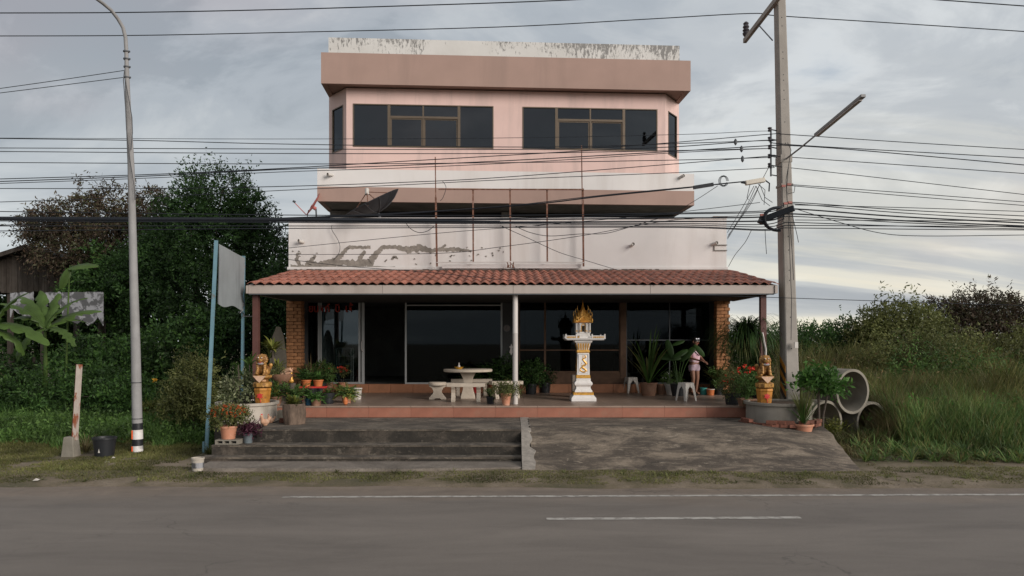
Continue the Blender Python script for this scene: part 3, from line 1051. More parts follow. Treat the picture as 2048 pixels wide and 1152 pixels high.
for q in range(34):
    fx_, fy_ = random.choice(((random.uniform(770, 1040), random.uniform(500, 528)), (random.uniform(582, 640), random.uniform(500, 530)), (random.uniform(860, 1000), random.uniform(494, 512))))
    wq = random.uniform(1.2, 6)
    patch([(fx_, fy_), (fx_ + wq * .6, fy_ + random.uniform(-1.5, 1.5)), (fx_ + wq, fy_ + random.uniform(-2, 2))], [.6, random.uniform(1.2, 3.2), .6], 11 + q % 3, 3)
# black mould where the frame leaks on the ledge


def mould(px0, px1, py, h, seed):
    r = random.Random(seed)
    for k in range(int((px1 - px0) / 4)):
        x = r.uniform(px0, px1)
        w = r.uniform(2, 7)
        hh = h * r.uniform(0.3, 1)
        a = P(x - w, py, YW - 0.05)
        b = P(x + w, py + hh * 0.5, YW - 0.05)
        n = 7
        pts = []
        for j in range(n):
            an = 6.28 * j / n
            rr = r.uniform(0.6, 1.1)
            pts.append(((a.x + b.x) / 2 + (b.x - a.x) / 2 * math.cos(an) * rr, -0.001 * k * 0.05, (a.z + b.z) / 2 + (a.z - b.z) / 2 * math.sin(an) * rr))
        yield [(x_, YW - 0.0465 - 0.00002 * k, min(max(z_, 4.09), 4.155)) for x_, _, z_ in pts]


mm = MB()
for seg_ in ((1005, 1075, 537, 8, 1), (1180, 1320, 538, 4, 2), (575, 640, 538, 4, 3), (840, 870, 538, 4, 4)):
    for poly in mould(*seg_):
        mm.add(poly, [tuple(range(len(poly)))])
mm.build('mould_stain', M('black_mould', (0.03, 0.027, 0.022), 0.95, 0.3, 20), sh)['kind'] = 'stuff'

# --- stone brick columns beside the shop front
bm_ = MB().box(0, 0.2, -0.035, 0.02, 0, 0.082).mesh('brick', MAT['brick'], bevel=0.008)
bms = MB().box(-0.02, 0.035, 0, 0.2, 0, 0.082).mesh('brick', MAT['brick'], bevel=0.008)
for (x0, x1, sidex) in ((-5.86, -5.46, 1), (5.31, 5.67, -1)):
    cb = empty('brick_column', sh)
    MB().box(x0 + 0.03, x1 - 0.03, YW + 0.03, YW + .28, ZP, 4.07).build('core', MAT['mortar'], cb)
    MB().box(x0 + 0.02, x1 - 0.05, YW + .281, YS + .1, ZP, 4.07).build('back_wall', MAT['dark'], cb)
    for r_ in range(27):
        z = ZP + 0.004 + r_ * 0.0905
        off = 0.1 if r_ % 2 else 0
        x = x0 + off * 0.9
        if off:
            inst('brick', bm_, cb, (x0, YW + 0.03 + random.uniform(-.012, .008), z), (0, 0, 0), (0.44, 1, 1))
        while x < x1 - 0.08:
            w = min(0.195, x1 - x)
            inst('brick', bm_, cb, (x, YW + 0.03 + random.uniform(-.014, .010), z), (0, 0, random.uniform(-.02, .02)), ((w - 0.008) / 0.2, 1, 1))
            x += 0.2
        # the face turned to the doorway
        fx = x1 if sidex > 0 else x0
        for j in range(1):
            inst('brick', bms, cb, (fx - 0.03 * sidex + random.uniform(-.008, .008), YW + 0.055 + j * 0.2, z), (0, 0, math.pi if sidex < 0 else 0), (1, 0.96 if sidex > 0 else -0.96, 1))

# --- shop front at YS: plinths, frames, glass and the room behind
ZS0, ZS1 = 1.078, 3.30


def sx_(px):
    return (px - 1024) / FPX * YS


def pl(x0, x1, z0, z1, mat, name='plinth', y0=YS - 0.09, y1=YS + 0.12):
    return MB().box(x0, x1, y0, y1, z0, z1).build(name, mat, sh, bevel=0.004)


x = sx_(605)
i = 0
while x < sx_(1430) - 0.05:
    w = min(0.6, sx_(1430) - x)
    pl(x, x + w - 0.006, ZP, ZS0, MAT['plinth'], 'plinth_tile')
    x += 0.6
pl(sx_(1043), sx_(1240), ZS0 + 0.001, 1.385, MAT['wood_dark'], 'sill_board', YS - 0.04, YS + 0.1)
pl(sx_(1005), sx_(1037), ZS0 + 0.001, ZS1, MAT['dark'], 'pillar', YS - 0.06, YS + 0.2)
pl(sx_(1240), sx_(1252), ZS0 + 0.001, ZS1, MAT['wood_dark'], 'pillar', YS - 0.05, YS + 0.2)
pl(sx_(1428), sx_(1440), ZP, ZS1, MAT['dark'], 'pillar', YS - 0.05, YS + 0.2)
pl(sx_(590), sx_(606), ZP, ZS1, MAT['dark'], 'pillar', YS - 0.05, YS + 0.2)
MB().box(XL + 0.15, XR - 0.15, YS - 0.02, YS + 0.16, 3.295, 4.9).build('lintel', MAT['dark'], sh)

GL = glassmat('shop_glass', (0.34, 0.39, 0.38), 0.014, 0.22)
GLD = glassmat('milky_glass', (0.46, 0.54, 0.55), 0.05, 0.2)
GU = glassmat('tinted_glass', (0.05, 0.062, 0.068), 0.062, 0.5, 0.04)


def fbar(mb, px0, px1, z0, z1, y=YS - 0.02, d=0.05):
    mb.box(sx_(px0), sx_(px1), y, y + d, z0, z1)


def window(name, pxs, zb, zt, bars, glass, mat, gy=YS + 0.005, transoms=()):
    """frame object with a pane child; pxs=(left,right) in photo columns on the shop-front plane"""
    mb = MB()
    for (a, b) in bars:
        fbar(mb, a, b, zb, zt)
    bl = sorted(bars)
    for i in range(len(bl) - 1):
        fbar(mb, bl[i][1], bl[i + 1][0], zb, zb + 0.04)
        for zz in transoms:
            fbar(mb, bl[i][1], bl[i + 1][0], zz, zz + 0.03)
    w = mb.build(name, mat, sh)
    for i in range(len(bl) - 1):
        MB().box(sx_(bl[i][1]) - 0.005, sx_(bl[i + 1][0]) + 0.005, gy, gy + 0.006, zb + 0.03, zt).build('pane', glass, w)
    return w


window('shop_window', (608, 640), ZS0 + 0.001, ZS1, [(606, 608), (636, 640)], GL, MAT['alu'])
dw = MB()
for (a, b) in ((641, 644.5), (717.5, 721.5), (724, 729.5)):
    fbar(dw, a, b, ZS0 + 0.002, ZS1, YS - 0.05 if a > 700 else YS - 0.03, 0.04)
fbar(dw, 644.5, 717.5, ZS0 + 0.002, ZS0 + 0.055, YS - 0.045, 0.035)
fbar(dw, 721.5, 724, ZS0 + 0.002, ZS0 + 0.05, YS - 0.048, 0.035)
door = dw.build('sliding_door', MAT['alu'], sh)
MB().box(sx_(644), sx_(718), YS - 0.03, YS - 0.024, ZS0 + 0.05, ZS1).build('pane', GLD, door)
hx = sx_(727)
MB().tube([(hx, YS - 0.05, 1.95), (hx - 0.03, YS - 0.10, 2.0), (hx - 0.03, YS - 0.11, 2.12), (hx - 0.03, YS - 0.10, 2.22), (hx, YS - 0.05, 2.27)], 0.013, 6).build('handle', MAT['post_white'], door)
window('shop_window', (810, 1005), ZS0 + 0.001, ZS1, [(810, 813.5), (1001.5, 1005)], GL, MAT['alu'], transoms=(3.19,))
window('shop_window', (1043, 1240), 1.386, ZS1, [(1038, 1040), (1088, 1092), (1238, 1240)], GL, MAT['wood_dark'], transoms=(1.98,))
window('shop_window', (1252, 1428), ZS0 + 0.001, ZS1, [(1252, 1254), (1338, 1340), (1426, 1428)], GL, MAT['steel_dark'], transoms=(2.25,))

# faded red letters on the glass
try:
    fcu = bpy.data.curves.new('lettering', 'FONT')
    fcu.body = 'ยนตก์  ปิ  เต้'
    fcu.size = 0.46
    fcu.extrude = 0.003
    fcu.offset = 0.012
    to = bpy.data.objects.new('tmp', fcu)
    C.objects.link(to)
    dg = bpy.context.evaluated_depsgraph_get()
    tme = bpy.data.meshes.new_from_object(to.evaluated_get(dg))
    bpy.data.objects.remove(to)
    co = np.array([v.co[:] for v in tme.vertices])
    w = co[:, 0].max() - co[:, 0].min()
    tme.materials.clear()
    tme.materials.append(MAT['redtext'])
    s_ = (sx_(707) - sx_(619)) / w
    lt = inst('lettering', tme, sh, (sx_(619) - co[:, 0].min() * s_, YS - 0.075, 2.2 + (685 - 624) / FPX * YS), (math.pi / 2, 0, 0), (s_, s_ * 1.2, 1))
    lt['label'] = 'faded red Thai letters on the shop glass'
except Exception as e:
    print('TEXT FAIL', e)

# the room behind the glass
rm = MB()
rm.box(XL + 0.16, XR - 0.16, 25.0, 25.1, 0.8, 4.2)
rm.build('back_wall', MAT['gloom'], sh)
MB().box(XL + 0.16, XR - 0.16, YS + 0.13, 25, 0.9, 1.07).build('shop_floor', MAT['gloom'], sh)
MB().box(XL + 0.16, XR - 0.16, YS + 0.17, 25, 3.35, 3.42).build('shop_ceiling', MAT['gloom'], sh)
MB().box(sx_(1022), sx_(1024), YS + 0.21, 25, 1.08, 3.34).box(sx_(1245), sx_(1247), YS + 0.21, 25, 1.08, 3.34).build('partition', MAT['gloom'], sh)
cur = MB()
for k in range(11):
    xx0 = sx_(607) + k * 0.045
    cur.tube([(xx0, YS + 0.10 + 0.03 * (k % 2), 1.09), (xx0 + 0.005, YS + 0.11, 3.28)], 0.024 + 0.006 * (k % 3), 6)
cur.build('curtain', M('grey_curtain', (0.16, 0.15, 0.14), 0.9, 0.15, 5), sh)

# --- second storey: dark recessed wall, pillars
UO = (P(642, 105, 20.0).x, 20.0)
UA = math.radians(3.38)
UF = frame(UO[0], UO[1], UA)
UL = 10.16
uc, us = math.cos(UA), math.sin(UA)


def upx(px, d):
    k = (px - 1024) / FPX
    return (k * (UO[1] + d * uc) - UO[0] + d * us) / (uc - k * us)


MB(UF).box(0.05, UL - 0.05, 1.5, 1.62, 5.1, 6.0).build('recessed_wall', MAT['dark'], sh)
MB(UF).box(0.0, 0.05 + 0.7, 1.3, 1.498, 5.1, 5.999).box(upx(1003, 1.2), upx(1024, 1.2), 1.2, 1.498, 5.1, 5.999).box(UL - 1.9, UL - 0.05, 1.3, 1.498, 5.1, 5.7).build('concrete_pillar', MAT['grey_wall'], sh)
vb = MB(UF)
for k in range(46):
    u = 2.0 + k * 0.16
    if u < UL - 2:
        vb.box(u, u + 0.10, 1.44, 1.498, 5.62, 5.70)
vb.build('vent_block', MAT['grey_wall'], sh)['kind'] = 'stuff'
# --- balcony band: white over brown, with a slab under it
lb = (-0.10, UL + 0.10)
MB(UF).box(lb[0], lb[1], 0, 0.14, 6.42, 6.90).box(lb[0], lb[0] + 0.14, 0.141, 1.6, 6.42, 6.90).box(lb[1] - 0.14, lb[1], 0.141, 1.6, 6.42, 6.90).build('balcony_parapet', MAT['white'], sh)
MB(UF).box(lb[0], lb[1], -0.004, 0.14, 6.02, 6.419).box(lb[0], lb[0] + 0.14, 0.141, 1.6, 6.02, 6.419).box(lb[1] - 0.14, lb[1], 0.141, 1.6, 6.02, 6.419).build('balcony_band', MAT['brown'], sh)
MB(UF).box(lb[0] + 0.141, lb[1] - 0.141, 0.141, 7.0, 6.03, 6.2).box(lb[0] + 0.0, lb[1], 1.601, 7.0, 6.03, 6.9).build('floor_slab', MAT['grey_wall'], sh)
# --- top storey walls with chamfered corners
Z0u, Z1u = 6.60, 9.22
wins = []
for (pa, pb, dv, tr) in ((706, 987, (776, 846, 917), 234), (1045, 1315, (1112, 1180, 1247), 240)):
    wins.append((upx(pa, .35), upx(pb, .35), 7.60, 8.79))
hole_wall(UF, 0.62, UL - 0.62, 0.35, 0.50, Z0u, Z1u, wins, 'front_wall', MAT['pink'], sh)


def glazing(F, s0, s1, z0, z1, divs, tz, sub=True, par=None):
    """brown aluminium window: outer frame, mullions, a transom over the two middle lights"""
    t0, t1 = -0.012, 0.055
    mb = MB(F)
    f = 0.045
    mb.box(s0, s0 + f * .6, t0, t1, z0, z1).box(s1 - f * .6, s1, t0, t1, z0, z1)
    mb.box(s0 + f * .6, s1 - f * .6, t0, t1, z0, z0 + f * .6).box(s0 + f * .6, s1 - f * .6, t0, t1, z1 - f * .6, z1)
    w_ = mb.build('window', MAT['wframe'], sh)
    pan = []
    if divs:
        a, m_, c = divs
        mu = MB(F)
        for (d, ww) in ((a, 0.075), (m_, 0.04), (c, 0.075)):
            mu.box(d - ww / 2, d + ww / 2, t0 - 0.004, t1, z0 + f * .6, z1 - f * .6)
        mu.box(a + .0375, m_ - .02, t0 - 0.002, t1, tz - 0.03, tz + 0.03).box(m_ + .02, c - .0375, t0 - 0.002, t1, tz - 0.03, tz + 0.03)
        mu.build('mullion', MAT['wframe'], w_)
        # the sliding sashes have frames of their own
        for (q0, q1, tt) in ((a + .04, m_ - .022, 0.004), (m_ + .022, c - .04, 0.016)):
            sm = MB(F)
            zz0, zz1 = z0 + .028, tz - .032
            sm.box(q0, q0 + .035, tt, tt + .03, zz0, zz1).box(q1 - .035, q1, tt, tt + .03, zz0, zz1)
            sm.box(q0 + .035, q1 - .035, tt, tt + .03, zz0, zz0 + .03).box(q0 + .035, q1 - .035, tt, tt + .03, zz1 - .03, zz1)
            sm.build('sash', MAT['wframe'], w_)
            MB(F).box(q0 + .03, q1 - .03, tt + .012, tt + .018, zz0 + .02, zz1 - .02).build('pane', GU, w_)
        pan = [(s0 + .02, a - .03, z0 + .02, z1 - .02), (c + .03, s1 - .02, z0 + .02, z1 - .02), (a + .03, m_ - .015, tz + .025, z1 - .02), (m_ + .015, c - .03, tz + .025, z1 - .02)]
    else:
        pan = [(s0 + .02, s1 - .02, z0 + .02, z1 - .02)]
    for (a_, b_, c_, d_) in pan:
        MB(F).box(a_, b_, 0.02, 0.026, c_, d_).build('pane', GU, w_)
    # dark blind close behind, so the room does not show
    return w_


FW = frame(*UF((0, 0.35, 0))[:2], UA)
for (pa, pb, dv, tr) in ((706, 987, (778, 846.5, 918), 234), (1045, 1315, (1113, 1180.5, 1247.5), 240)):
    s0, s1 = upx(pa, .35), upx(pb, .35)
    glazing(FW, s0, s1, 7.60, 8.79, [upx(p, .35) for p in dv], 8.44)
# chamfers
cl0, cl1 = UF((0.0, 1.15, 0)), UF((0.62, 0.35, 0))
cr0, cr1 = UF((UL - 0.62, 0.35, 0)), UF((UL, 1.15, 0))
for (p, q) in ((cl0, cl1), (cr0, cr1)):
    ang = math.atan2(q.y - p.y, q.x - p.x)
    ln = math.hypot(q.x - p.x, q.y - p.y)
    Fc = frame(p.x, p.y, ang)
    hole_wall(Fc, 0.0, ln, 0.0, 0.15, Z0u, Z1u, [(0.2, ln - 0.17, 7.56, 8.80)], 'corner_wall', MAT['pink'], sh)
    glazing(Fc, 0.2, ln - 0.17, 7.56, 8.80, None, 0)
MB(UF).box(0.002, 0.15, 1.16, 7.0, Z0u, Z1u).box(UL - 0.15, UL - 0.002, 1.16, 7.0, Z0u, Z1u).box(0.151, UL - 0.151, 6.85, 7.0, Z0u, Z1u).build('side_wall', MAT['pink'], sh)
MB(UF).box(0.3, UL - 0.3, 1.6, 1.65, 6.95, 9.1).build('curtain', M('drawn_curtain', (0.10, 0.11, 0.12), 0.9, 0.1, 3), sh)
# --- top band and roof parapet
MB(UF).box(0, UL, 0, 0.14, 9.21, 10.05).box(0, 0.14, 0.141, 1.15, 9.21, 10.05).box(UL - 0.14, UL, 0.141, 1.15, 9.21, 10.05).box(0.0, UL, 1.151, 7.1, 9.24, 10.04).build('roof_band', MAT['brown'], sh)
MB(UF).box(0.141, UL - 0.141, 0.141, 1.15, 9.25, 9.4).build('eave_slab', MAT['brown'], sh)
MB(UF).box(0.141, UL - 0.141, 0.141, 1.15, 9.9, 10.03).build('roof_slab', MAT['grey_wall'], sh)

m, n, l, b = nt('mouldy_white_paint')
tc = n.new('ShaderNodeTexCoord'); sp = n.new('ShaderNodeSeparateXYZ'); l.new(tc.outputs['Object'], sp.inputs[0])
zf = n.new('ShaderNodeMapRange'); zf.inputs['From Min'].default_value = 9.95; zf.inputs['From Max'].default_value = 10.54
l.new(sp.outputs[2], zf.inputs['Value'])
where = ramp(n, l, tex(n, l, 'noise', 0.42, 3, 0.5, 0, (1, 0.1, 0.02), (5.3, 0, 0)), [(0.40, 0.0), (0.62, 1.0)])
sp2 = tex(n, l, 'noise', 19, 8, 0.75, 0.2, (1, 1, 0.3))
q1 = n.new('ShaderNodeMath'); q1.operation = 'MULTIPLY_ADD'; q1.inputs[1].default_value = 0.20
l.new(where, q1.inputs[0]); l.new(sp2, q1.inputs[2])
q2 = n.new('ShaderNodeMath'); q2.operation = 'MULTIPLY_ADD'; q2.inputs[1].default_value = 0.13
l.new(zf.outputs[0], q2.inputs[0]); l.new(q1.outputs[0], q2.inputs[2])
xr_ = n.new('ShaderNodeMapRange'); xr_.inputs['From Min'].default_value = -5; xr_.inputs['From Max'].default_value = 5
l.new(sp.outputs[0], xr_.inputs['Value'])
q3 = n.new('ShaderNodeMath'); q3.operation = 'MULTIPLY_ADD'; q3.inputs[1].default_value = 0.12
l.new(xr_.outputs[0], q3.inputs[0]); l.new(q2.outputs[0], q3.inputs[2])
mk = ramp(n, l, q3.outputs[0], [(0.785, 0.0), (0.835, 0.75)])
c = mix(n, l, mk, ramp(n, l, tex(n, l, 'noise', 1.5, 5), [(0.3, (0.50, 0.485, 0.455)), (0.7, (0.57, 0.555, 0.525))]), (0.09, 0.085, 0.08))
l.new(c, b.inputs['Base Color'])
b.inputs['Roughness'].default_value = 0.85
MAT['mouldy'] = m
ua, ub = upx(657, 0.25), upx(1359, 0.25)
MB(UF).box(ua, ub, 0.25, 0.40, 10.051, 10.56).box(ua, ua + 0.15, 0.401, 7.0, 10.051, 10.6).box(ub - 0.15, ub, 0.401, 7.0, 10.051, 10.6).build('roof_parapet', MAT['mouldy'], sh)
for px, py in ((665, 350), (1358, 356)):
    u = upx(px, 0)
    q = UF((u, 0, 0))
    z = H + (HOR - py) / FPX * q.y
    spout((q.x, q.y + 0.02, z), ((-0.55 if px < 1000 else 0.6), -1, -0.1 if px < 1000 else 0.2))

# ================================================================== FOLIAGE TOOLS


class Fol:
    """leaf geometry gathered in numpy arrays"""

    def __init__(s):
        s.V, s.Q, s.n = [], [], 0

    def add(s, v, q):
        s.V.append(np.asarray(v, np.float32).reshape(-1, 3))
        s.Q.append(np.asarray(q, np.int64) + s.n)
        s.n += len(s.V[-1])
        return s

    def build(s, name, mat, parent=None, loc=(0, 0, 0), kind=None):
        v = np.concatenate(s.V)
        q = np.concatenate([x.reshape(-1, 4) for x in s.Q])
        me = bpy.data.meshes.new(name)
        me.vertices.add(len(v))
        me.vertices.foreach_set('co', v.ravel())
        me.loops.add(len(q) * 4)
        me.loops.foreach_set('vertex_index', q.ravel().astype(np.int32))
        me.polygons.add(len(q))
        me.polygons.foreach_set('loop_start', np.arange(0, len(q) * 4, 4, dtype=np.int32))
        me.update(calc_edges=True)
        me.materials.append(mat)
        o = bpy.data.objects.new(name, me)
        C.objects.link(o)
        o.parent = parent
        o.location = loc
        if kind:
            o['kind'] = kind
        return o


def unit(v):
    return v / np.maximum(np.linalg.norm(v, axis=-1, keepdims=True), 1e-9)


def rdir(n):
    return unit(rng.normal(size=(n, 3)))


def leaves(F, base, d, Ln, Wd):
    """flat pointed leaves, four corners each"""
    n = len(base)
    d = unit(d)
    side = unit(np.cross(d, rng.normal(size=(n, 3))))
    Ln = np.broadcast_to(np.asarray(Ln, float), (n,))[:, None] * rng.uniform(.7, 1.25, (n, 1))
    Wd = np.broadcast_to(np.asarray(Wd, float), (n,))[:, None] * rng.uniform(.75, 1.2, (n, 1))
    mid = base + d * Ln * 0.45
    v = np.stack([base, mid + side * Wd / 2, base + d * Ln, mid - side * Wd / 2], 1)
    F.add(v, np.arange(4 * n).reshape(n, 4))


def sprigs(F, o, d, ln, k, ll, lw, droop=0.25, spread=0.9):
    """twigs carrying k leaves each"""
    n = len(o)
    d = unit(d)
    ln = ln * rng.uniform(.5, 1.3, (n, 1, 1))
    t = (np.arange(k) + rng.uniform(0, 1, (n, k)))[..., None] / k
    p = o[:, None] + d[:, None] * ln * t
    p[..., 2:] -= droop * ln * t * t
    p = p + rng.normal(size=p.shape) * ll * 0.25
    ld = d[:, None] * 0.5 + rng.normal(size=p.shape) * spread
    ld[..., 2:] -= droop * 0.6
    leaves(F, p.reshape(-1, 3), ld.reshape(-1, 3), ll, lw)


def blob(F, c, r, n, ln=0.5, k=12, ll=0.12, lw=0.05, droop=0.25, up=0.25, fill=0.3, bottom=-0.6):
    """crown lobe: twigs growing out of an uneven ellipsoid"""
    c, r = np.asarray(c, float), np.asarray(r, float)
    u = rdir(n)
    u[:, 2] = np.maximum(u[:, 2], bottom)
    lump = 1 + 0.16 * np.sin(u[:, :1] * 5 + c[0]) * np.cos(u[:, 1:2] * 6 + c[1]) + 0.14 * np.sin(u[:, 2:] * 7 + u[:, :1] * 4 + c[2])
    f = np.where(rng.uniform(size=(n, 1)) < fill, rng.uniform(.2, .8, (n, 1)), 1 - np.abs(rng.normal(size=(n, 1))) * .14)
    o = c + u * r * f * lump
    sprigs(F, o, u * 0.7 + rng.normal(size=(n, 3)) * .45 + np.array([0, 0, up]), ln, k, ll, lw, droop)


def straps(F, c, n, ln, w, spread=0.8, droop=0.6, seg=5, r0=0.02, el=None, tip=0.15, az=None):
    """arching blades that rise from one foot; spread 0 upright .. 1 flat"""
    c = np.asarray(c, float)
    a = rng.uniform(0, 6.283, n) if az is None else rng.uniform(az[0], az[1], n)
    e = rng.uniform(0.15, 1, n) * spread * 1.35 if el is None else el
    ln = ln * rng.uniform(.65, 1.15, n)
    t = np.linspace(0, 1, seg + 1)
    hx, hy = np.cos(a), np.sin(a)
    ang = e[:, None] + droop * t[None] ** 1.6 * 1.6
    st = ln[:, None] / seg
    rr = np.cumsum(np.sin(ang) * st, 1) - np.sin(ang[:, :1]) * st + r0
    z = np.cumsum(np.cos(ang) * st, 1) - np.cos(ang[:, :1]) * st
    wd = w * np.sin(np.clip(t * 0.86 + tip, 0, 1) * math.pi) ** 0.7 * rng.uniform(.8, 1.2, (n, 1))
    px = c[0] + hx[:, None] * rr
    py = c[1] + hy[:, None] * rr
    pz = c[2] + z
    ox, oy = -hy[:, None] * wd / 2, hx[:, None] * wd / 2
    v = np.stack([np.stack([px + ox, py + oy, pz], -1), np.stack([px - ox, py - oy, pz], -1)], 2)
    v = v.reshape(n, (seg + 1) * 2, 3)
    i = np.arange(seg) * 2
    q = np.stack([i, i + 1, i + 3, i + 2], -1)[None] + (np.arange(n) * (seg + 1) * 2)[:, None, None]
    F.add(v, q)


def fronds(F, c, n, ln, ll, lw, spread=0.8, droop=0.6, k=14, r0=0.02):
    """fern fronds: arching ribs with paired leaflets"""
    c = np.asarray(c, float)
    a = rng.uniform(0, 6.283, n)
    e = rng.uniform(.15, 1, n) * spread * 1.3
    ln = ln * rng.uniform(.7, 1.15, n)
    t = np.linspace(0.12, 1, k)
    ang = e[:, None] + droop * t[None] ** 1.5 * 1.6
    st = ln[:, None] / k
    rr = np.cumsum(np.sin(ang) * st, 1) + r0
    z = np.cumsum(np.cos(ang) * st, 1)
    px = c[0] + np.cos(a)[:, None] * rr
    py = c[1] + np.sin(a)[:, None] * rr
    p = np.stack([px, py, c[2] + z], -1)
    tan = np.stack([np.cos(a)[:, None] * np.sin(ang), np.sin(a)[:, None] * np.sin(ang), np.cos(ang)], -1)
    side = np.stack([-np.sin(a), np.cos(a), 0 * a], -1)[:, None] * np.ones((1, k, 1))
    sz = (ll * np.sin(np.clip(t * 0.9 + 0.1, 0, 1) * math.pi) ** .6)[None] * np.ones((n, 1))
    for s in (-1, 1):
        leaves(F, p.reshape(-1, 3), (side * s + tan * 0.45).reshape(-1, 3), sz.ravel(), lw)


def blades(F, xy, z, h, w, lean=0.35):
    """single grass blades, each a narrow bent quad strip of two"""
    n = len(xy)
    h = np.broadcast_to(h, (n,)) * rng.uniform(.5, 1.25, n)
    a = rng.uniform(0, 6.283, n)
    lx, ly = np.cos(a) * lean * h * rng.uniform(0.2, 1.3, n), np.sin(a) * lean * h * rng.uniform(0.2, 1.3, n)
    b = a + rng.uniform(-1, 1, n) + 1.57
    ox, oy = np.cos(b) * w / 2, np.sin(b) * w / 2
    x, y = xy[:, 0], xy[:, 1]
    p0 = np.stack([x - ox, y - oy, z], -1)
    p1 = np.stack([x + ox, y + oy, z], -1)
    p2 = np.stack([x + lx * .35 + ox * .8, y + ly * .35 + oy * .8, z + h * .6], -1)
    p3 = np.stack([x + lx * .35 - ox * .8, y + ly * .35 - oy * .8, z + h * .6], -1)
    p4 = np.stack([x + lx, y + ly, z + h], -1)
    p5 = p4 + np.stack([ox, oy, 0 * ox], -1) * .12
    v = np.stack([p0, p1, p2, p3, p4, p5], 1)
    i = (np.arange(n) * 6)[:, None, None]
    F.add(v, np.array([[0, 1, 2, 3], [3, 2, 5, 4]])[None] + i)


def stems(mb, pts_list, r0, r1, n=5):
    for pts in pts_list:
        k = len(pts)
        mb.tube(pts, [r0 + (r1 - r0) * i / (k - 1) for i in range(k)], n)


def limb(a, b, k=5, wob=0.12):
    a, b = Vector(a), Vector(b)
    L_ = (b - a).length
    return [a.lerp(b, i / k) + Vector((random.uniform(-1, 1), random.uniform(-1, 1), random.uniform(-.5, .5))) * wob * L_ * (0 if i in (0, k) else 1) * 0.5 + Vector((0, 0, 0.06 * L_ * math.sin(math.pi * i / k))) for i in range(k + 1)]


# ================================================================== TREES AND BUSHES (masses of leaves beyond the plot)


def tree(name, label, Y, foot, lobes, mat, n=900, ln=0.55, k=12, ll=0.13, lw=0.055, droop=0.25, depth=1.0, trunk=0.16, group=None, cat='tree', gz=0.15, fill=0.3, tops=0, up=0.25):
    """lobes: (photo x, photo y, photo radius x, photo radius y, depth offset)"""
    fx = (foot - 1024) / FPX * Y
    t = thing(name, label, cat, (fx, Y, gz), group=group)
    F = Fol()
    mb = MB()
    cs = []
    for lo in lobes:
        px, py, rx, ry = lo[:4]
        dy = lo[4] if len(lo) > 4 else 0
        yy = Y + dy
        c = P(px, py, yy) - Vector((fx, Y, gz))
        r = (rx / FPX * yy, max(rx, ry) * .8 / FPX * yy * depth, ry / FPX * yy)
        area = (r[0] * r[2]) ** 0.8
        blob(F, c, r, max(20, int(n * area)), ln, k, ll, lw, droop, up=up, fill=fill)
        cs.append((c, r))
    if tops:
        # shoots that stand up above the crown
        c, r = cs[0]
        o = np.array(c) + rdir(tops) * np.array(r) * [1, .6, .2] + [0, 0, r[2] * .75]
        sprigs(F, o, rng.normal(size=(tops, 3)) * .35 + [0, 0, 1], ln * 1.7, k, ll, lw, 0.1)
    F.build('crown', mat, t)
    if trunk:
        top = cs[0][0]
        base_ = Vector((0, 0, -0.1))
        fork = Vector((top.x * 0.25, 0, top.z * 0.42))
        mb.tube([base_, base_.lerp(fork, .5) + Vector((0.04, 0, 0)), fork], [trunk, trunk * .8, trunk * .7], 9)
        for c, r in cs:
            pts = limb(fork, Vector(c) + Vector((0, 0, r[2] * .3)))
            mb.tube(pts, [trunk * .6 * (1 - .8 * i / 5) for i in range(6)], 6)
            for j in range(4):
                e_ = Vector(c) + Vector((random.uniform(-.8, .8) * r[0], random.uniform(-.6, .6) * r[1], random.uniform(-.2, .9) * r[2]))
                mb.tube(limb(pts[3], e_, 4), [trunk * .25 * (1 - .8 * i / 4) for i in range(5)], 4)
        mb.build('trunk', MAT['bark'], t, smooth=True)
    return t


tree('tree', 'tall dark green feathery tree standing left of the shophouse', 27, 420,
     [(425, 415, 72, 62), (365, 445, 55, 50), (490, 440, 52, 48), (440, 500, 115, 70, -.6), (350, 520, 70, 70, -.4), (530, 510, 50, 62), (300, 560, 70, 80, .3), (430, 600, 110, 80, -1), (540, 600, 40, 70, -.6)],
     L['dark'], n=560, ll=0.125, lw=0.05, tops=70, trunk=.22, k=12)
tree('tree', 'reddish brown seeding tree behind the plank house gable', 29.5, 200,
     [(215, 430, 62, 46), (130, 445, 62, 42), (75, 460, 36, 30), (300, 430, 45, 44), (255, 490, 90, 50), (160, 500, 90, 42)],
     L['rusty'], n=420, ll=0.16, lw=0.05, droop=0.6, trunk=.2, fill=.25, tops=20)
tree('tree', 'green leafy tree filling the gap behind the pale lamp post', 28.5, 250,
     [(255, 560, 80, 60), (190, 600, 60, 50), (320, 640, 80, 60)], L['deep'], n=460, ll=0.16, lw=0.07, trunk=.12)
tree('bush', 'dark thicket between the sign and the shophouse wall', 22.5, 520,
     [(500, 650, 70, 60), (560, 600, 25, 70, .5), (470, 730, 60, 60), (555, 700, 28, 70, .5)], L['dark'], n=600, ll=0.13, lw=0.06, trunk=0.05, cat='bush')
tree('bush', 'dark leafy thicket below the tall tree beside the lamp post', 22, 350,
     [(330, 720, 75, 60), (400, 690, 60, 60, .6), (250, 750, 65, 50), (180, 740, 60, 55, .4)], L['deep'], n=520, ll=0.13, lw=0.06, trunk=0.04, cat='bush')
tree('bush', 'low green scrub behind the rusty post at the left edge', 19, 90,
     [(80, 790, 90, 42), (190, 790, 60, 45, .5), (10, 770, 60, 48, .6), (260, 800, 55, 40, -.4)], L['deep'], n=800, ll=0.10, lw=0.045, ln=.35, trunk=0.03, cat='bush')
tree('shrub', 'tall thin shrub with pale tips left of the blue sign post', 16.6, 385,
     [(385, 770, 40, 42), (370, 810, 45, 36), (410, 815, 28, 34)], L['olive'], n=900, ll=0.085, lw=0.028, ln=.32, k=14, trunk=0.03, cat='shrub', up=.7, tops=25)

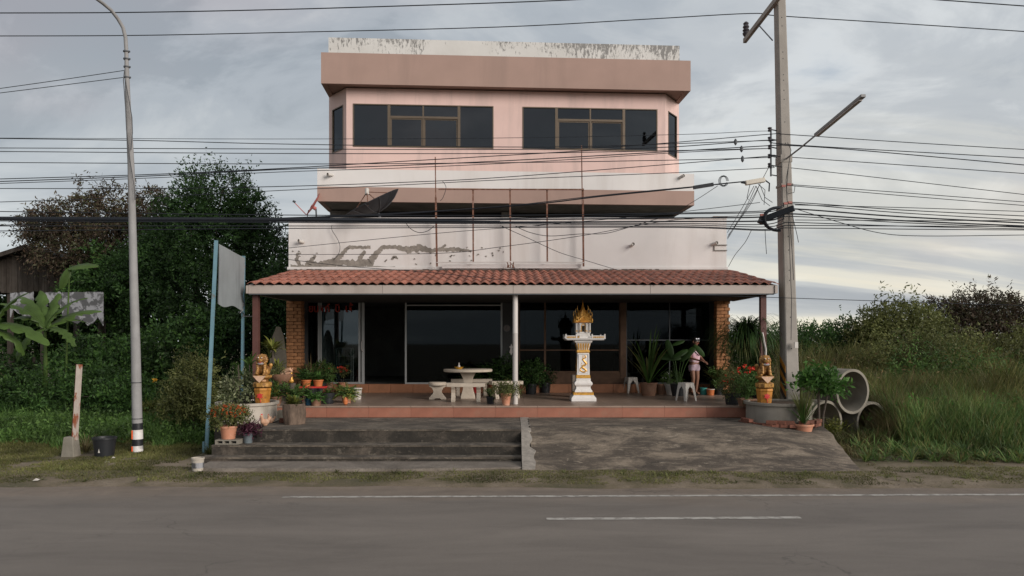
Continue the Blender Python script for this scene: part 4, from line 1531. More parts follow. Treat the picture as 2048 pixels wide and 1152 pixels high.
tree('tree', 'pale leaved bushy tree behind the white sheets on the far left', 33, 60,
     [(60, 640, 80, 50), (150, 650, 80, 50), (-30, 640, 70, 60), (90, 700, 120, 50), (230, 660, 60, 60)], L['deep'], n=380, ll=0.18, lw=0.08, trunk=.08)

# right side
tree('tree', 'dark reddish tree at the right edge of the photo behind the tall grass', 30, 1960,
     [(1950, 625, 52, 34), (2020, 632, 52, 38), (1890, 632, 40, 32), (1960, 670, 90, 30), (2080, 650, 60, 44)], L['rusty'], n=430, ll=0.16, lw=0.05, trunk=.12, droop=.4, tops=18, fill=.35)
tree('tree', 'green bushy tree mid right beyond the concrete rings', 26, 1790,
     [(1790, 640, 46, 32), (1840, 650, 42, 34), (1745, 655, 36, 26), (1800, 680, 90, 30), (1880, 690, 60, 30)], L['olive'], n=440, ll=0.14, lw=0.05, trunk=.1, tops=14)
tree('bush', 'dark green thicket behind the stacked rings', 27, 1690,
     [(1690, 680, 55, 28), (1640, 690, 50, 30), (1740, 690, 50, 30), (1690, 730, 90, 40)], L['deep'], n=440, ll=0.13, lw=0.05, trunk=.06, cat='bush', tops=8)
tree('bush', 'far green thicket seen between the maroon porch post and the utility pole', 31, 1560,
     [(1560, 690, 60, 30), (1500, 690, 50, 30), (1610, 680, 50, 26), (1555, 730, 110, 40)], L['deep'], n=400, ll=0.14, lw=0.05, trunk=.06, cat='bush')
tree('bush', 'wide scrub bank at the far right behind the tall grass', 24, 1980,
     [(1960, 720, 90, 40), (2060, 710, 60, 50), (1880, 735, 70, 36)], L['olive'], n=440, ll=0.12, lw=0.05, trunk=.04, cat='bush')
tree('bush', 'yellow green weedy scrub in the middle of the right bank', 20, 1900,
     [(1890, 760, 90, 40), (1990, 770, 80, 40), (1800, 775, 50, 30)], L['mid'], n=420, ll=0.10, lw=0.03, trunk=.02, cat='bush', up=.9, tops=40)
tree('bush', 'brownish dry scrub rising above the grass right of the rings', 21.5, 1830,
     [(1820, 720, 70, 42), (1880, 725, 50, 36), (1770, 735, 50, 32)], L['olive'], n=520, ll=0.09, lw=0.03, trunk=.03, cat='bush', up=.8, tops=30)

# weeds and tall grass as masses


def field(n, x0, x1, y0, y1, keep, seed):
    r = np.random.default_rng(seed)
    xy = np.stack([r.uniform(x0, x1, n), r.uniform(y0, y1, n)], -1)
    return xy[keep(xy[:, 0], xy[:, 1])]


def grass(name, label, xy, h, w, mat, lean=.35, under=0.02):
    F = Fol()
    z = ground_z(xy[:, 0], xy[:, 1]) - under
    hh = h(xy[:, 0], xy[:, 1]) if callable(h) else h
    blades(F, xy, z, hh, w, lean)
    return tag(F.build(name, mat), label, 'grass', kind='stuff')


edgef = lambda x: 11.1 + 0.12 * sinsum(x, 0 * x, 11, 1.5) - 0.012 * x
inpad = lambda x, y: (x > -5.45) & (x < 0.4) & (y > 12.3)
inramp = lambda x, y: (x > 0.2) & (x < 6.2) & (y > 12.35)
inbld = lambda x, y: (x > -6) & (x < 6.1) & (y > 13.2)
free = lambda x, y: ~(inpad(x, y) | inramp(x, y) | inbld(x, y))
patchy = lambda x, y: sinsum(x, y, 40, 2.3) + 0.7 * sinsum(x, y, 41, 7)
# strip of turf along the road
xy = field(120000, -13, 14, 10.95, 12.75, lambda x, y: free(x, y) & (y > edgef(x) + 0.28) & (patchy(x, y) + (y - edgef(x) - 0.5) * 1.3 > 0.05), 1)
grass('turf', 'thin olive turf strip between the road and the concrete steps', xy, 0.038, 0.012, L['grass'], .9)
xy = field(90000, -13, -5.0, 12.4, 16.5, lambda x, y: free(x, y) & (patchy(x, y) + (y - 13) * .5 > -.15), 2)
grass('turf', 'patchy short grass around the lamp post and bucket on the left', xy, lambda x, y: 0.05 + 0.03 * np.clip(y - 14, 0, 2), 0.012, L['grass'], .8)
xy = field(26000, 5.4, 14, 12.3, 15.5, lambda x, y: free(x, y) & (patchy(x, y) + (y - 13) * .5 > -.1), 3)
grass('turf', 'short yellowing grass to the right of the concrete ramp', xy, 0.055, 0.012, L['dry'], .8)
# weeds on the left
xy = field(60000, -19, -5.9, 14.6, 20, lambda x, y: free(x, y) & (patchy(x, y) + (y - 14.9) * .9 > 0.2), 4)
grass('weeds', 'knee high dark green weeds across the left yard', xy, lambda x, y: 0.12 + 0.22 * np.clip((y - 14.5) / 2.5, 0, 1), 0.022, L['mid'], .6)
xy = field(30000, -24, -6, 18, 27, lambda x, y: free(x, y), 5)
grass('weeds', 'taller weeds under the trees on the left', xy, 0.55, 0.04, L['deep'], .5)
# tall grass on the right


def ht(x, y):
    e = np.clip((x - 6.8) / 1.6, 0, 1) * np.clip((y - 13.6 - 0.0 * x) / 1.6, 0, 1)
    return 0.12 + e * (0.55 + 0.25 * sinsum(x, y, 44, 1.1) + 0.16 * np.clip(y - 15.5, 0, 6) * .6)


xy = field(120000, 6.6, 22, 13.4, 21, lambda x, y: (y > 13.6 + 0.25 * sinsum(x, y, 50, 2)) & ~((x < 9.2) & (y < 17.3) & (x + (17.3 - y) * .3 < 8.6)), 6)
grass('tall_grass', 'bright green waist high grass on the right of the concrete rings', xy, ht, 0.022, L['tall'], .5)
xy = field(45000, 8.5, 24, 17, 24, lambda x, y: sinsum(x, y, 81, .9) > -.4, 17)
grass('tall_grass', 'pale yellow green grass climbing the bank behind the rings', xy, lambda x, y: 1.0 + .12 * (y - 17) + 0.35 * sinsum(x, y, 46, 1.2), 0.03, L['grass'], .5)
xy = field(60000, 7, 30, 18, 34, lambda x, y: y > 0, 7)
grass('tall_grass', 'dry brown topped grass behind the green grass on the right', xy, lambda x, y: 1.15 + 0.3 * sinsum(x, y, 45, .9), 0.035, L['dry'], .4)
xy = field(9000, 6.3, 12, 13.4, 16.2, lambda x, y: (patchy(x, y) > .1), 8)
grass('dry_grass', 'matted dry grass below the concrete rings', xy, 0.16, 0.014, L['dry'], 1.1)
xy = field(60000, 6.8, 22, 13.9, 21, lambda x, y: (sinsum(x, y, 71, .8) > -.1), 13)
grass('dry_grass', 'straw coloured grass mixed into the green on the right', xy, lambda x, y: ht(x, y) * 1.05, 0.016, L['dry'], .7)
F = Fol()
xy = field(170, -13, 14, 11.45, 12.7, lambda x, y: free(x, y), 91)
for qx, qy in xy:
    straps(F, (qx, qy, float(ground_z(np.array(qx), np.array(qy)))), 12, random.uniform(.05, .13), .012, 1.0, .5, seg=3)
tag(F.build('weeds', L['olive']), 'small weed tufts dotted along the turf strip by the road', 'weeds', kind='stuff')
F = Fol()
xy = field(240, 6.2, 9.5, 13.2, 15.8, lambda x, y: free(x, y) & (x > 6.4 + (13.6 - y) * -.3), 92)
for qx, qy in xy:
    straps(F, (qx, qy, float(ground_z(np.array(qx), np.array(qy)))), 16, random.uniform(.15, .45), .02, .9, .5, seg=4)
tag(F.build('weeds', L['tall']), 'green tufts between the ramp and the tall grass', 'weeds', kind='stuff')
# pebbles and crumbs along the road edge
F = Fol()
nn = 1900
px_ = rng.uniform(-13, 14, nn); py_ = 11.12 + np.abs(rng.normal(size=nn)) * .45
kp = (py_ < 12.3)
px_, py_ = px_[kp], py_[kp]
c_ = np.column_stack([px_, py_, ground_z(px_, py_) + .004])
sz_ = rng.uniform(.004, .015, len(c_))[:, None]
oct_ = np.array([[1, 0, 0], [0, 1, 0], [-1, 0, 0], [0, -1, 0], [0, 0, .7]])
v_ = c_[:, None] + oct_[None] * sz_[:, None] * rng.uniform(.6, 1.2, (len(c_), 5, 1))
i_ = (np.arange(len(c_)) * 5)[:, None, None]
F.add(v_, np.array([[0, 1, 4, 4], [1, 2, 4, 4], [2, 3, 4, 4], [3, 0, 4, 4]])[None] + i_) if False else None
mbp = bpy.data.meshes.new('pebbles')
tri = (np.array([[0, 1, 4], [1, 2, 4], [2, 3, 4], [3, 0, 4]])[None] + i_).reshape(-1, 3)
mbp.from_pydata(v_.reshape(-1, 3).tolist(), [], tri.tolist())
mbp.materials.append(M('gravel', (.15, .125, .10), .9, .4, 60))
tag(inst('gravel', mbp), 'loose pebbles strewn along the road edge', 'gravel', kind='stuff')
# broad-leaved weeds mixed in
F = Fol()
xy = field(2600, -17, -6.2, 15.2, 21, lambda x, y: free(x, y) & (sinsum(x, y, 60, 1.3) > -.5), 9)
o = np.column_stack([xy, ground_z(xy[:, 0], xy[:, 1])])
sprigs(F, o, rng.normal(size=(len(o), 3)) * .35 + [0, 0, 1], 0.45, 12, 0.09, 0.04, 0.1)
tag(F.build('weeds', L['mid']), 'broad leaved weeds standing among the grass on the left', 'weeds', kind='stuff')
F = Fol()
xy = field(1700, 8.0, 22, 15.2, 23, lambda x, y: (sinsum(x, y, 61, 1.3) > -.1), 10)
o = np.column_stack([xy, ground_z(xy[:, 0], xy[:, 1])])
sprigs(F, o, rng.normal(size=(len(o), 3)) * .35 + [0, 0, 1], 0.95, 14, 0.11, 0.035, 0.1)
tag(F.build('weeds', L['fresh']), 'fresh green weeds standing in the tall grass on the right', 'weeds', kind='stuff')
F = Fol()
xy = field(800, 8.5, 24, 18, 26, lambda x, y: x > 0, 12)
o = np.column_stack([xy, ground_z(xy[:, 0], xy[:, 1])])
sprigs(F, o, rng.normal(size=(len(o), 3)) * .2 + [0, 0, 1], 1.7, 12, 0.13, 0.03, 0.1)
tag(F.build('weeds', L['brown']), 'thin brown stalks rising over the grass on the right', 'weeds', kind='stuff')

# banana plants


def leaf_mesh(ln, wd, droop, seed, torn=0.5, mat=None):
    """one long leaf with a midrib fold and torn margins, growing along +X and arching down"""
    r = random.Random(seed)
    seg = 16
    vs, fs = [], []
    x, z, a = 0, 0, 0.0
    rows = []
    for i in range(seg + 1):
        t = i / seg
        rows.append((x, z, t))
        a = -droop * t * 1.7
        x += math.cos(a) * ln / seg
        z += math.sin(a) * ln / seg
    for i, (x, z, t) in enumerate(rows):
        w = wd / 2 * math.sin(min(1, t * 0.9 + 0.08) * math.pi) ** 0.55
        tl_, tr_ = (1 - torn * r.random() * (r.random() < .6)), (1 - torn * r.random() * (r.random() < .6))
        vs += [(x + .1 * w, w * tl_, z - 0.28 * w * tl_), (x, w * .5, z - 0.02 * w + .02), (x, 0, z), (x, -w * .5, z - 0.02 * w + .02), (x + .1 * w, -w * tr_, z - 0.28 * w * tr_)]
    for i in range(seg):
        for j in range(4):
            fs.append((i * 5 + j, i * 5 + j + 1, (i + 1) * 5 + j + 1, (i + 1) * 5 + j))
    mb = MB().add(vs, fs)
    mb.tube([(x, 0, z - 0.008) for x, z, t in rows], [0.022 * (1 - t) + 0.004 for x, z, t in rows], 5)
    me = mb.mesh('leaf', mat)
    me.polygons.foreach_set('use_smooth', [True] * len(me.polygons))
    return me


def big_plant(name, label, Y, foot_px, foot_z, heads, mat, cat, stem=0.07, seed=0, group=None, wd=0.45, torn=.45, roll=.75):
    """heads: list of (base px, base py, tip px, tip py, droop, depth offset of the tip)"""
    fx = (foot_px - 1024) / FPX * Y
    t = thing(name, label, cat, (fx, Y, foot_z), group=group)
    o0 = Vector((fx, Y, foot_z))
    bases = []
    for i, (bx, by, tx, ty, dr, dd) in enumerate(heads):
        b = P(bx, by, Y) - o0
        e = P(tx, ty, Y + dd) - o0
        v = e - b
        ln = v.length * (1 + 0.25 * dr)
        # the blade arches: start it above the chord
        az = math.atan2(v.y, v.x)
        el = math.atan2(v.z, math.hypot(v.x, v.y)) + dr * 0.75
        me = leaf_mesh(ln, wd * min(1, ln / 1.4), dr, seed * 31 + i, torn, mat)
        lf = inst('leaf', me, t, b, (roll * (1 if math.cos(az) > 0 else -1) * random.Random(seed * 7 + i).uniform(.6, 1.2), -el, az))
        bases.append(b)
    st = MB()
    uniq = []
    for b in bases:
        if all((b - u).length > .12 for u in uniq):
            uniq.append(b)
    for b in uniq:
        st.tube([(0, 0, -.05), (b.x * .4, b.y * .4, b.z * .5), tuple(b)], [stem, stem * .8, stem * .5], 8)
    st.build('stem', mat, t, smooth=True)
    return t


big_plant('banana_plant', 'banana plant with wide drooping leaves before the plank house', 19.5, 92, 0.2,
          [(90, 655, 35, 598, .5, .3), (90, 655, 5, 610, .5, -.3), (90, 655, 20, 640, .7, 0), (90, 658, 45, 720, .8, -.4), (92, 658, 122, 590, .2, .5), (92, 655, 165, 600, .6, .2), (92, 660, 128, 690, .9, -.5),
           (92, 660, 175, 650, .9, .5), (90, 655, 72, 585, .2, .6), (92, 660, 200, 625, .5, 1.0)], L['banana'], 'banana plant', seed=1, wd=.40, torn=.75, roll=.45)
big_plant('banana_plant', 'young banana shoot with two leaves raised against the plank wall', 20.5, 130, 0.2,
          [(139, 537, 188, 533, .35, -.2), (139, 537, 126, 577, .3, -.1)], L['banana'], 'banana plant', seed=2, wd=.6, torn=.15, stem=.035)
big_plant('banana_plant', 'banana plant leaning in from the left edge of the photo', 18.5, -20, 0.2,
          [(-10, 650, 45, 590, .5, 0), (-10, 650, 70, 690, .7, -.2), (-10, 660, 30, 710, .9, 0)], L['banana'], 'banana plant', seed=3, wd=.42, torn=.6, roll=.4)

# ================================================================== PLANK HOUSE, far left
ph = thing('plank_house', 'old dark plank house on stilts among the trees on the left', 'house', (0, 0, 0))
Yh = 30.0


def hx_(px):
    return (px - 1024) / FPX * Yh


apx, apz = hx_(65), H + (HOR - 492) / FPX * Yh
ex0, ex1 = apx - 2.95, apx + 2.75
ez = apz - 0.95
wz0 = H + (HOR - 583) / FPX * Yh
for k in range(23):
    xa = ex0 + 0.35 + k * 0.22
    if xa > ex1 - 0.45:
        break
    xm = xa + 0.1
    top = apz - 0.12 - abs(xm - apx) * (0.95 / 2.85)
    MB().box(xa, xa + 0.205, Yh + random.uniform(0, .02), Yh + .05, wz0 + random.uniform(-.06, .02), top).build('plank', MAT['plank'], ph)
rf = MB()
rf.add([(ex0, Yh - .5, ez), (apx, Yh - .5, apz), (apx, Yh + 6, apz), (ex0, Yh + 6, ez), (ex0, Yh - .5, ez - .06), (apx, Yh - .5, apz - .06), (apx, Yh + 6, apz - .06), (ex0, Yh + 6, ez - .06)],
       [(0, 1, 2, 3), (7, 6, 5, 4), (0, 4, 5, 1), (3, 2, 6, 7), (0, 3, 7, 4)])
rf.add([(ex1, Yh - .5, ez), (apx, Yh - .5, apz), (apx, Yh + 6, apz), (ex1, Yh + 6, ez), (ex1, Yh - .5, ez - .06), (apx, Yh - .5, apz - .06), (apx, Yh + 6, apz - .06), (ex1, Yh + 6, ez - .06)],
       [(3, 2, 1, 0), (4, 5, 6, 7), (1, 5, 4, 0), (7, 6, 2, 3), (4, 7, 3, 0)])
rf.build('roof', MAT['zinc'], ph)
MB().bar((ex0, Yh - .52, ez - .12), (apx, Yh - .52, apz - .1), .05, .16).bar((ex1, Yh - .52, ez - .12), (apx, Yh - .52, apz - .1), .05, .16).build('barge_board', MAT['plank'], ph)
MB().box(ex0 + .35, ex1 - .4, Yh + .06, Yh + 6, wz0, wz0 + .15).box(ex0 + .35, ex0 + .45, Yh + .06, Yh + 6, wz0 + .151, ez).box(ex1 - .5, ex1 - .4, Yh + .06, Yh + 6, wz0 + .151, ez).build('floor_and_side', MAT['plank'], ph)
for i in range(4):
    MB().box(ex0 + .5 + i * 1.35, ex0 + .66 + i * 1.35, Yh + .1, Yh + .26, 0, wz0).build('stilt', MAT['plank'], ph)
# low wall of peeling white sheets in front of the house
for (a, b, y0, y1) in ((20, 66, 583, 640), (88, 122, 583, 625), (124, 206, 583, 652)):
    top = [(a + (b - a) * i / 8, y0 + random.uniform(0, 3)) for i in range(9)]
    bot = [(a + (b - a) * i / 8, y1 - random.uniform(0, 22)) for i in range(8, -1, -1)]
    ol = [(P(x, y, 25.5).x, P(x, y, 25.5).z) for x, y in top + bot]
    tag(MB().prism(ol, 25.5, 25.54).build('white_sheet', MAT['tarp']), {20: 'weathered white sheet at the far left under the plank house', 88: 'narrow white sheet between the banana leaves', 124: 'ragged peeling white sheet, widest of those under the plank house'}[a], 'sheet', group='white sheets under the plank house')
    fz = thing

# ================================================================== STREET FURNITURE
# --- street lamp, left
lp = thing('street_lamp', 'tall pale street lamp post with striped foot and arm over the road', 'street lamp', (G(275, 900, 0.1).x, 14.4, 0.03))
o0 = Vector(lp.location)


def lpt(px, py, dy=0):
    return P(px, py, 14.4 + dy) - o0


pp = [(275.5, 898, 9.9), (271.5, 700, 8.7), (267.5, 560, 7.8), (262, 330, 6.3), (256.5, 220, 5.0), (253.3, 130, 4.1)]
MB().tube([lpt(x, y) for x, y, r in pp], [r / FPX * 14.4 for x, y, r in pp], 18).build('pole', MAT['galv'], lp, smooth=True)
ap = [(253.4, 135, 0), (252.6, 100, 0), (251, 75, -.02), (246, 55, -.06), (236, 38, -.14), (222, 20, -.28), (205, 6, -.5), (188, -6, -.75), (165, -26, -1.1), (150, -40, -1.3)]
MB().tube([lpt(x, y, d) for x, y, d in ap], [.037, .036, .035, .034, .033, .032, .031, .030, .029, .028], 12).build('arm', MAT['galv'], lp, smooth=True)
hd = MB()
e = lpt(150, -40, -1.3)
hd.ball(e + Vector((-.25, -.18, .03)), (.36, .16, .09), 14, 8, Matrix.Rotation(.6, 3, 'Z'))
hd.build('lamp_head', MAT['galv'], lp, smooth=True)
for y in (134, 155, 103, 118):
    p = lpt(253.3 + (y - 134) * .03, y)
    MB().lathe([(.056, -.012), (.056, .012)], p, 14).cbox(p + Vector((.06, 0, 0)), .03, .02, .03).build('clamp', MAT['steel_dark'], lp)


def band(name, ya, yb, mat, parent, rr=10.2):
    a, b = lpt(275.3, yb), lpt(275.3 - (yb - ya) * .02, ya)
    return MB().tube([a, b], [rr / FPX * 14.4, (rr - .2) / FPX * 14.4], 20).build(name, mat, parent, smooth=True)


band('painted_band', 846, 859, MAT['black'], lp)
band('painted_band', 859.3, 878, MAT['shrine_white'], lp, 10.25)
band('painted_band', 878.3, 891, MAT['black'], lp)
band('painted_band', 891.3, 903, MAT['shrine_white'], lp, 10.25)
for ya, yb in ((860, 877.5), (892, 902)):
    a, b = lpt(267.3, yb), lpt(267.1, ya)
    MB().box(a.x, a.x + .04, -.085, -.03, a.z, b.z).build('reflector', M('orange_reflector', (0.75, 0.11, 0.03), .4, .05), lp)
for y in (765, 837):
    p = lpt(272.6 + (y - 765) * .025, y)
    MB().lathe([(10.3 / FPX * 14.4, -.006), (10.3 / FPX * 14.4, .006)], p, 18).build('tie_wire', MAT['cable'], lp)
MB().tube([lpt(x, y, -.1) for x, y in ((249, 141), (247, 160), (251, 215), (253, 260), (260, 320), (268, 370), (270, 400))], .008, 5).tube([lpt(x, y, -.1) for x, y in ((250, 158), (258, 200), (264, 235), (265, 265), (262, 300))], .008, 5).build('loose_wire', MAT['cable'], lp)

# --- utility pole, right
up_ = thing('utility_pole', 'tall tapered concrete utility pole standing by the right planter', 'utility pole', (P(1577, 800, 16.3).x, 16.3, 0.05))
o1 = Vector(up_.location)


def upt(px, py, Y=16.3):
    return P(px, py, Y) - o1


prof = []
mb = MB()
b0, t0 = upt(1580, 800), upt(1556, -120)
zz0, zz1 = -0.4, t0.z
dd_b, dd_t = (0.145, 0.20), (0.085, 0.115)


def pole_at(z):
    f = (z - b0.z) / (t0.z - b0.z)
    return b0.x + (t0.x - b0.x) * f, dd_b[0] + (dd_t[0] - dd_b[0]) * f, dd_b[1] + (dd_t[1] - dd_b[1]) * f


vs, fs = [], []
for z in (zz0, zz1):
    x, hx, hy = pole_at(z)
    cch = 0.02
    for (i, j) in ((-hx + cch, -hy), (hx - cch, -hy), (hx, -hy + cch), (hx, hy - cch), (hx - cch, hy), (-hx + cch, hy), (-hx, hy - cch), (-hx, -hy + cch)):
        vs.append((x + i, j, z))
fs = [(i, (i + 1) % 8, 8 + (i + 1) % 8, 8 + i) for i in range(8)] + [tuple(range(7, -1, -1)), tuple(range(8, 16))]
MB().add(vs, fs).build('shaft', MAT['pole'], up_)
holes = MB()
for py in (40, 57, 109, 122, 154, 165, 185, 203, 248, 290, 388, 475, 502, 542, 562, 635, 697, 744, 780):
    z = upt(1570, py).z
    x, hx, hy = pole_at(z)
    holes.tube([(x - 0.01, -hy - .002, z), (x - 0.01, -hy + .01, z)], .012, 8)
holes.build('bolt_hole', MAT['black'], up_)['kind'] = 'stuff'
# hazard stripes on its left side
for py0 in (718, 742, 766):
    for dz_, mt in ((0, MAT['orange_gold']), (12, MAT['black'])):
        za, zb = upt(1560, py0 + dz_).z, upt(1560, py0 + dz_ + 12).z
        x, hx, hy = pole_at(za)
        MB().add([(x - hx - .004, -hy + .022, za - .16), (x - hx - .004, hy - .022, za + .08), (x - hx - .004, hy - .022, zb + .08), (x - hx - .004, -hy + .022, zb - .16),
                  (x - hx + .01, -hy + .022, za - .16), (x - hx + .01, hy - .022, za + .08), (x - hx + .01, hy - .022, zb + .08), (x - hx + .01, -hy + .022, zb - .16)],
                 [(0, 1, 2, 3), (7, 6, 5, 4), (0, 4, 5, 1), (2, 6, 7, 3), (0, 3, 7, 4), (1, 5, 6, 2)]).build('hazard_stripe', mt, up_)
# crossarm for the high wires, at right angles to the road
xa = upt(1551, 10).x
za = upt(1551, 8).z
ca = MB().bar((xa - .05, -2.2, za), (xa - .05, 2.0, za), .08, .11).build('crossarm', MAT['pole'], up_)
MB().bar((xa - .05, .95, za - .06), (xa - .02, .13, za - .75), .02, .02).build('brace', MAT['steel_dark'], up_)
for yy in (1.9, -2.05):
    MB().lathe([(.03, 0), (.075, .06), (.085, .1), (.06, .13), (.085, .17), (.055, .21), (.08, .25), (.055, .30), (.07, .34), (.03, .38)], (xa - .05, yy, za + .05), 12).build('insulator', MAT['ceramic'], up_, smooth=True)
# spool rack at the left of the pole
rk = MB()
rx = upt(1538, 300).x
rk.bar((rx, -.12, upt(1538, 258).z), (rx, -.12, upt(1538, 355).z), .03, .03)
for py in (262, 281, 297, 315, 333, 352):
    z = upt(1538, py).z
    rk.bar((rx, -.12, z), (rx + .16, -.02, z), .02, .02)
rk.build('rack', MAT['steel_dark'], up_)
for py in (262, 281, 297, 315, 333):
    MB().lathe([(.03, -.045), (.045, -.03), (.025, 0), (.045, .03), (.03, .045)], (rx - .03, -.12, upt(1538, py).z), 10).build('insulator', MAT['ceramic'], up_, smooth=True)
for py, h_ in ((320, .16), (372, .05), (418, .1), (450, .07)):
    z = upt(1570, py).z
    x, hx, hy = pole_at(z)
    MB().box(x - hx - .012, x + hx + .012, -hy - .012, hy + .012, z - h_ / 2, z + h_ / 2).build('strap_band', MAT['pole'], up_)
# telephone bracket and coil
p, q = upt(1521, 441, 16.0), upt(1588, 416, 15.6)
MB().bar(p, q, .07, .12).bar(upt(1521, 447, 16.0), upt(1528, 430, 16.0), .12, .12).build('bracket', MAT['cable'], up_)
mb = MB()
for k in range(3):
    pts = []
    for i in range(15):
        a = math.radians(80 + 200 * i / 14)
        pts.append(upt(1556 + (30 - k * 2) * math.cos(a), 438 - (24 - k) * math.sin(a), 15.95 - k * .03))
    mb.tube(pts, .022, 6)
mb.build('cable_coil', MAT['cable'], up_, smooth=True)
mb = MB()
for pts in (((1575, 285), (1582, 300), (1578, 325), (1572, 360), (1574, 400)), ((1577, 330), (1573, 380), (1577, 440), (1580, 520), (1583, 600), (1582, 680)), ((1579, 430), (1584, 500), (1587, 560)),
            ((1590, 372), (1588, 385), (1574, 388)), ((1583, 420), (1588, 445), (1594, 470), (1597, 485)), ((1520, 370), (1530, 395), (1545, 405)), ((1512, 372), (1524, 400), (1540, 412)), ((1500, 368), (1494, 395), (1497, 400)), ((1516, 368), (1530, 380), (1528, 410))):
    mb.tube([upt(x, y, 16.02) for x, y in pts], .007, 5)
mb.build('loose_wire', MAT['cable'], up_)
for (x, y) in ((1567, 372), (1578, 369), (1571, 407), (1580, 405), (1524, 430)):
    MB().cbox(upt(x, y, 15.95), .08, .05, .045).build('cable_tag', M('faded_red_tag', (.3, .12, .1), .7), up_)
MB().cbox(upt(1592, 690, 16.0), .075, .05, .13).build('junction_box', MAT['white_pot'], up_)

# fluorescent lamp on an arm
fl = thing('pole_lamp', 'long fluorescent street light slanting up to the right from the utility pole', 'street light', tuple(P(1572, 318, 16.15)))
o2 = Vector(fl.location)
e1, e2 = P(1632, 270, 14.9) - o2, P(1727, 191, 13.2) - o2
MB().tube([(0, 0, 0), tuple(e1 * .5 + Vector((0, 0, -.01))), tuple(e1 * 1.04)], .018, 7).build('arm', MAT['galv'], fl)
MB().bar(e1, e2, .085, .05).build('housing', MAT['galv'], fl)
d_ = (e2 - e1).normalized()
MB().bar(e1 + d_ * .05 + Vector((0, 0, -.037)), e2 - d_ * .1 + Vector((0, 0, -.037)), .07, .024).build('diffuser', M('old_diffuser', (.42, .38, .36), .5), fl)

# --- overhead cables
NC = [0]


def smooth_line(pts, k=8):
    """Catmull-Rom through the points"""
    out = []
    n = len(pts)
    for i in range(n - 1):
        p0, p1, p2, p3 = pts[max(0, i - 1)], pts[i], pts[i + 1], pts[min(n - 1, i + 2)]
        for j in range(k):
            t = j / k
            out.append(0.5 * ((2 * p1) + (p2 - p0) * t + (2 * p0 - 5 * p1 + 4 * p2 - p3) * t * t + (3 * p1 - p0 - 3 * p2 + p3) * t ** 3))
    out.append(pts[-1])
    return out


def wire(pts, label, Y=16.2, r=.0085, Y1=None, group='overhead cables', name='overhead_cable', ext0=True, ext1=False):
    ps = [(x, y, (Y if Y1 is None else Y + (Y1 - Y) * i / (len(pts) - 1))) for i, (x, y) in enumerate(pts)]
    V_ = smooth_line([P(*p) for p in ps], 6)
    if ext0:
        V_.insert(0, V_[0] + (V_[0] - V_[1]).normalized() * 22 + Vector((0, 0, .25)))
    if ext1:
        V_.append(V_[-1] + (V_[-1] - V_[-2]).normalized() * 22 + Vector((0, 0, .25)))
    o = V_[0].copy()
    pl_ = [v - o for v in V_]
    w = MB().tube(pl_, r, 5).build(name, MAT['cable'], loc=o)
    return tag(w, label, 'cable', group)


wire([(0, 26), (250, 25), (520, 20), (800, 12), (1140, 0), (1560, -22), (1880, 0), (2048, 12)], 'topmost cable, leaving the photo at the top middle', 14.2, .011, ext1=True)
wire([(0, 72), (260, 71), (520, 66), (1000, 54), (1300, 38), (1500, 27), (1560, 32), (1800, 47), (2048, 63)], 'second cable from the top, resting on the crossarm insulator', 18.2, .012, ext1=True)
wire([(0, 177), (120, 160), (248, 141)], 'upper of the two wires tied to the lamp post', 14.3, .007)
wire([(0, 186), (120, 171), (246, 155)], 'lower of the two wires tied to the lamp post', 14.3, .007)
lv = [
    ([(0, 276), (520, 278), (1000, 276), (1360, 269), (1500, 263), (1538, 262)], .006, 'thin wire crossing the lower panes of the top windows', 'l'),
    ([(0, 277), (280, 281), (560, 288), (1000, 294), (1200, 292), (1360, 287), (1538, 281)], .009, 'cable passing along the sills of the top windows', 'l'),
    ([(0, 296), (560, 298), (1000, 299), (1200, 295), (1360, 284), (1545, 268), (1575, 269), (1800, 284), (2048, 299)], .009, 'cable running just under the top window sills and on past the pole', 'b'),
    ([(0, 303), (560, 307), (1000, 307), (1200, 304), (1360, 301), (1538, 297)], .009, 'cable below the sills, tied to the third spool', 'l'),
    ([(0, 325), (560, 328), (1000, 325.5), (1360, 320), (1538, 315)], .009, 'cable crossing the pink wall low, tied to the fourth spool', 'l'),
    ([(0, 358), (300, 349), (560, 337), (800, 323), (1060, 308), (1200, 300), (1360, 293), (1545, 280), (1575, 289), (2048, 316)], .010, 'cable rising from left over the pink wall to the second spool', 'b'),
    ([(0, 363), (300, 352), (560, 339), (800, 331), (1060, 319), (1360, 302), (1545, 291), (1575, 291), (1700, 299), (2048, 330)], .011, 'thicker cable rising over the pink wall to the pole side', 'b'),
    ([(0, 367), (300, 356), (560, 344), (800, 336), (1060, 324), (1360, 305), (1538, 297)], .008, 'thin cable just below the thicker rising one', 'l'),
    ([(0, 377), (300, 377), (560, 373), (800, 365), (1000, 355), (1360, 327), (1545, 312), (1575, 314), (2048, 347)], .009, 'cable crossing the white balcony band and rising to the right', 'b'),
    ([(0, 404), (300, 394), (560, 381), (800, 370), (1060, 357), (1360, 345), (1540, 336), (1575, 335), (2048, 389)], .008, 'cable crossing the top of the lower brown band', 'b'),
]
for pts, r, lab, side in lv:
    wire(pts, lab, 16.15, r, ext1=(side == 'b'))
wire([(0, 436), (400, 438), (600, 436), (800, 428), (1060, 409), (1200, 393), (1360, 377), (1440, 368), (1490, 363)], 'thick lashed cable rising across the brown band to the cream splice box', 16.05, .014)
wire([(560, 436), (760, 428), (1000, 413), (1200, 391), (1400, 372), (1440, 369)], 'thin companion wire lashed to the thick rising cable', 16.0, .009, ext0=True)
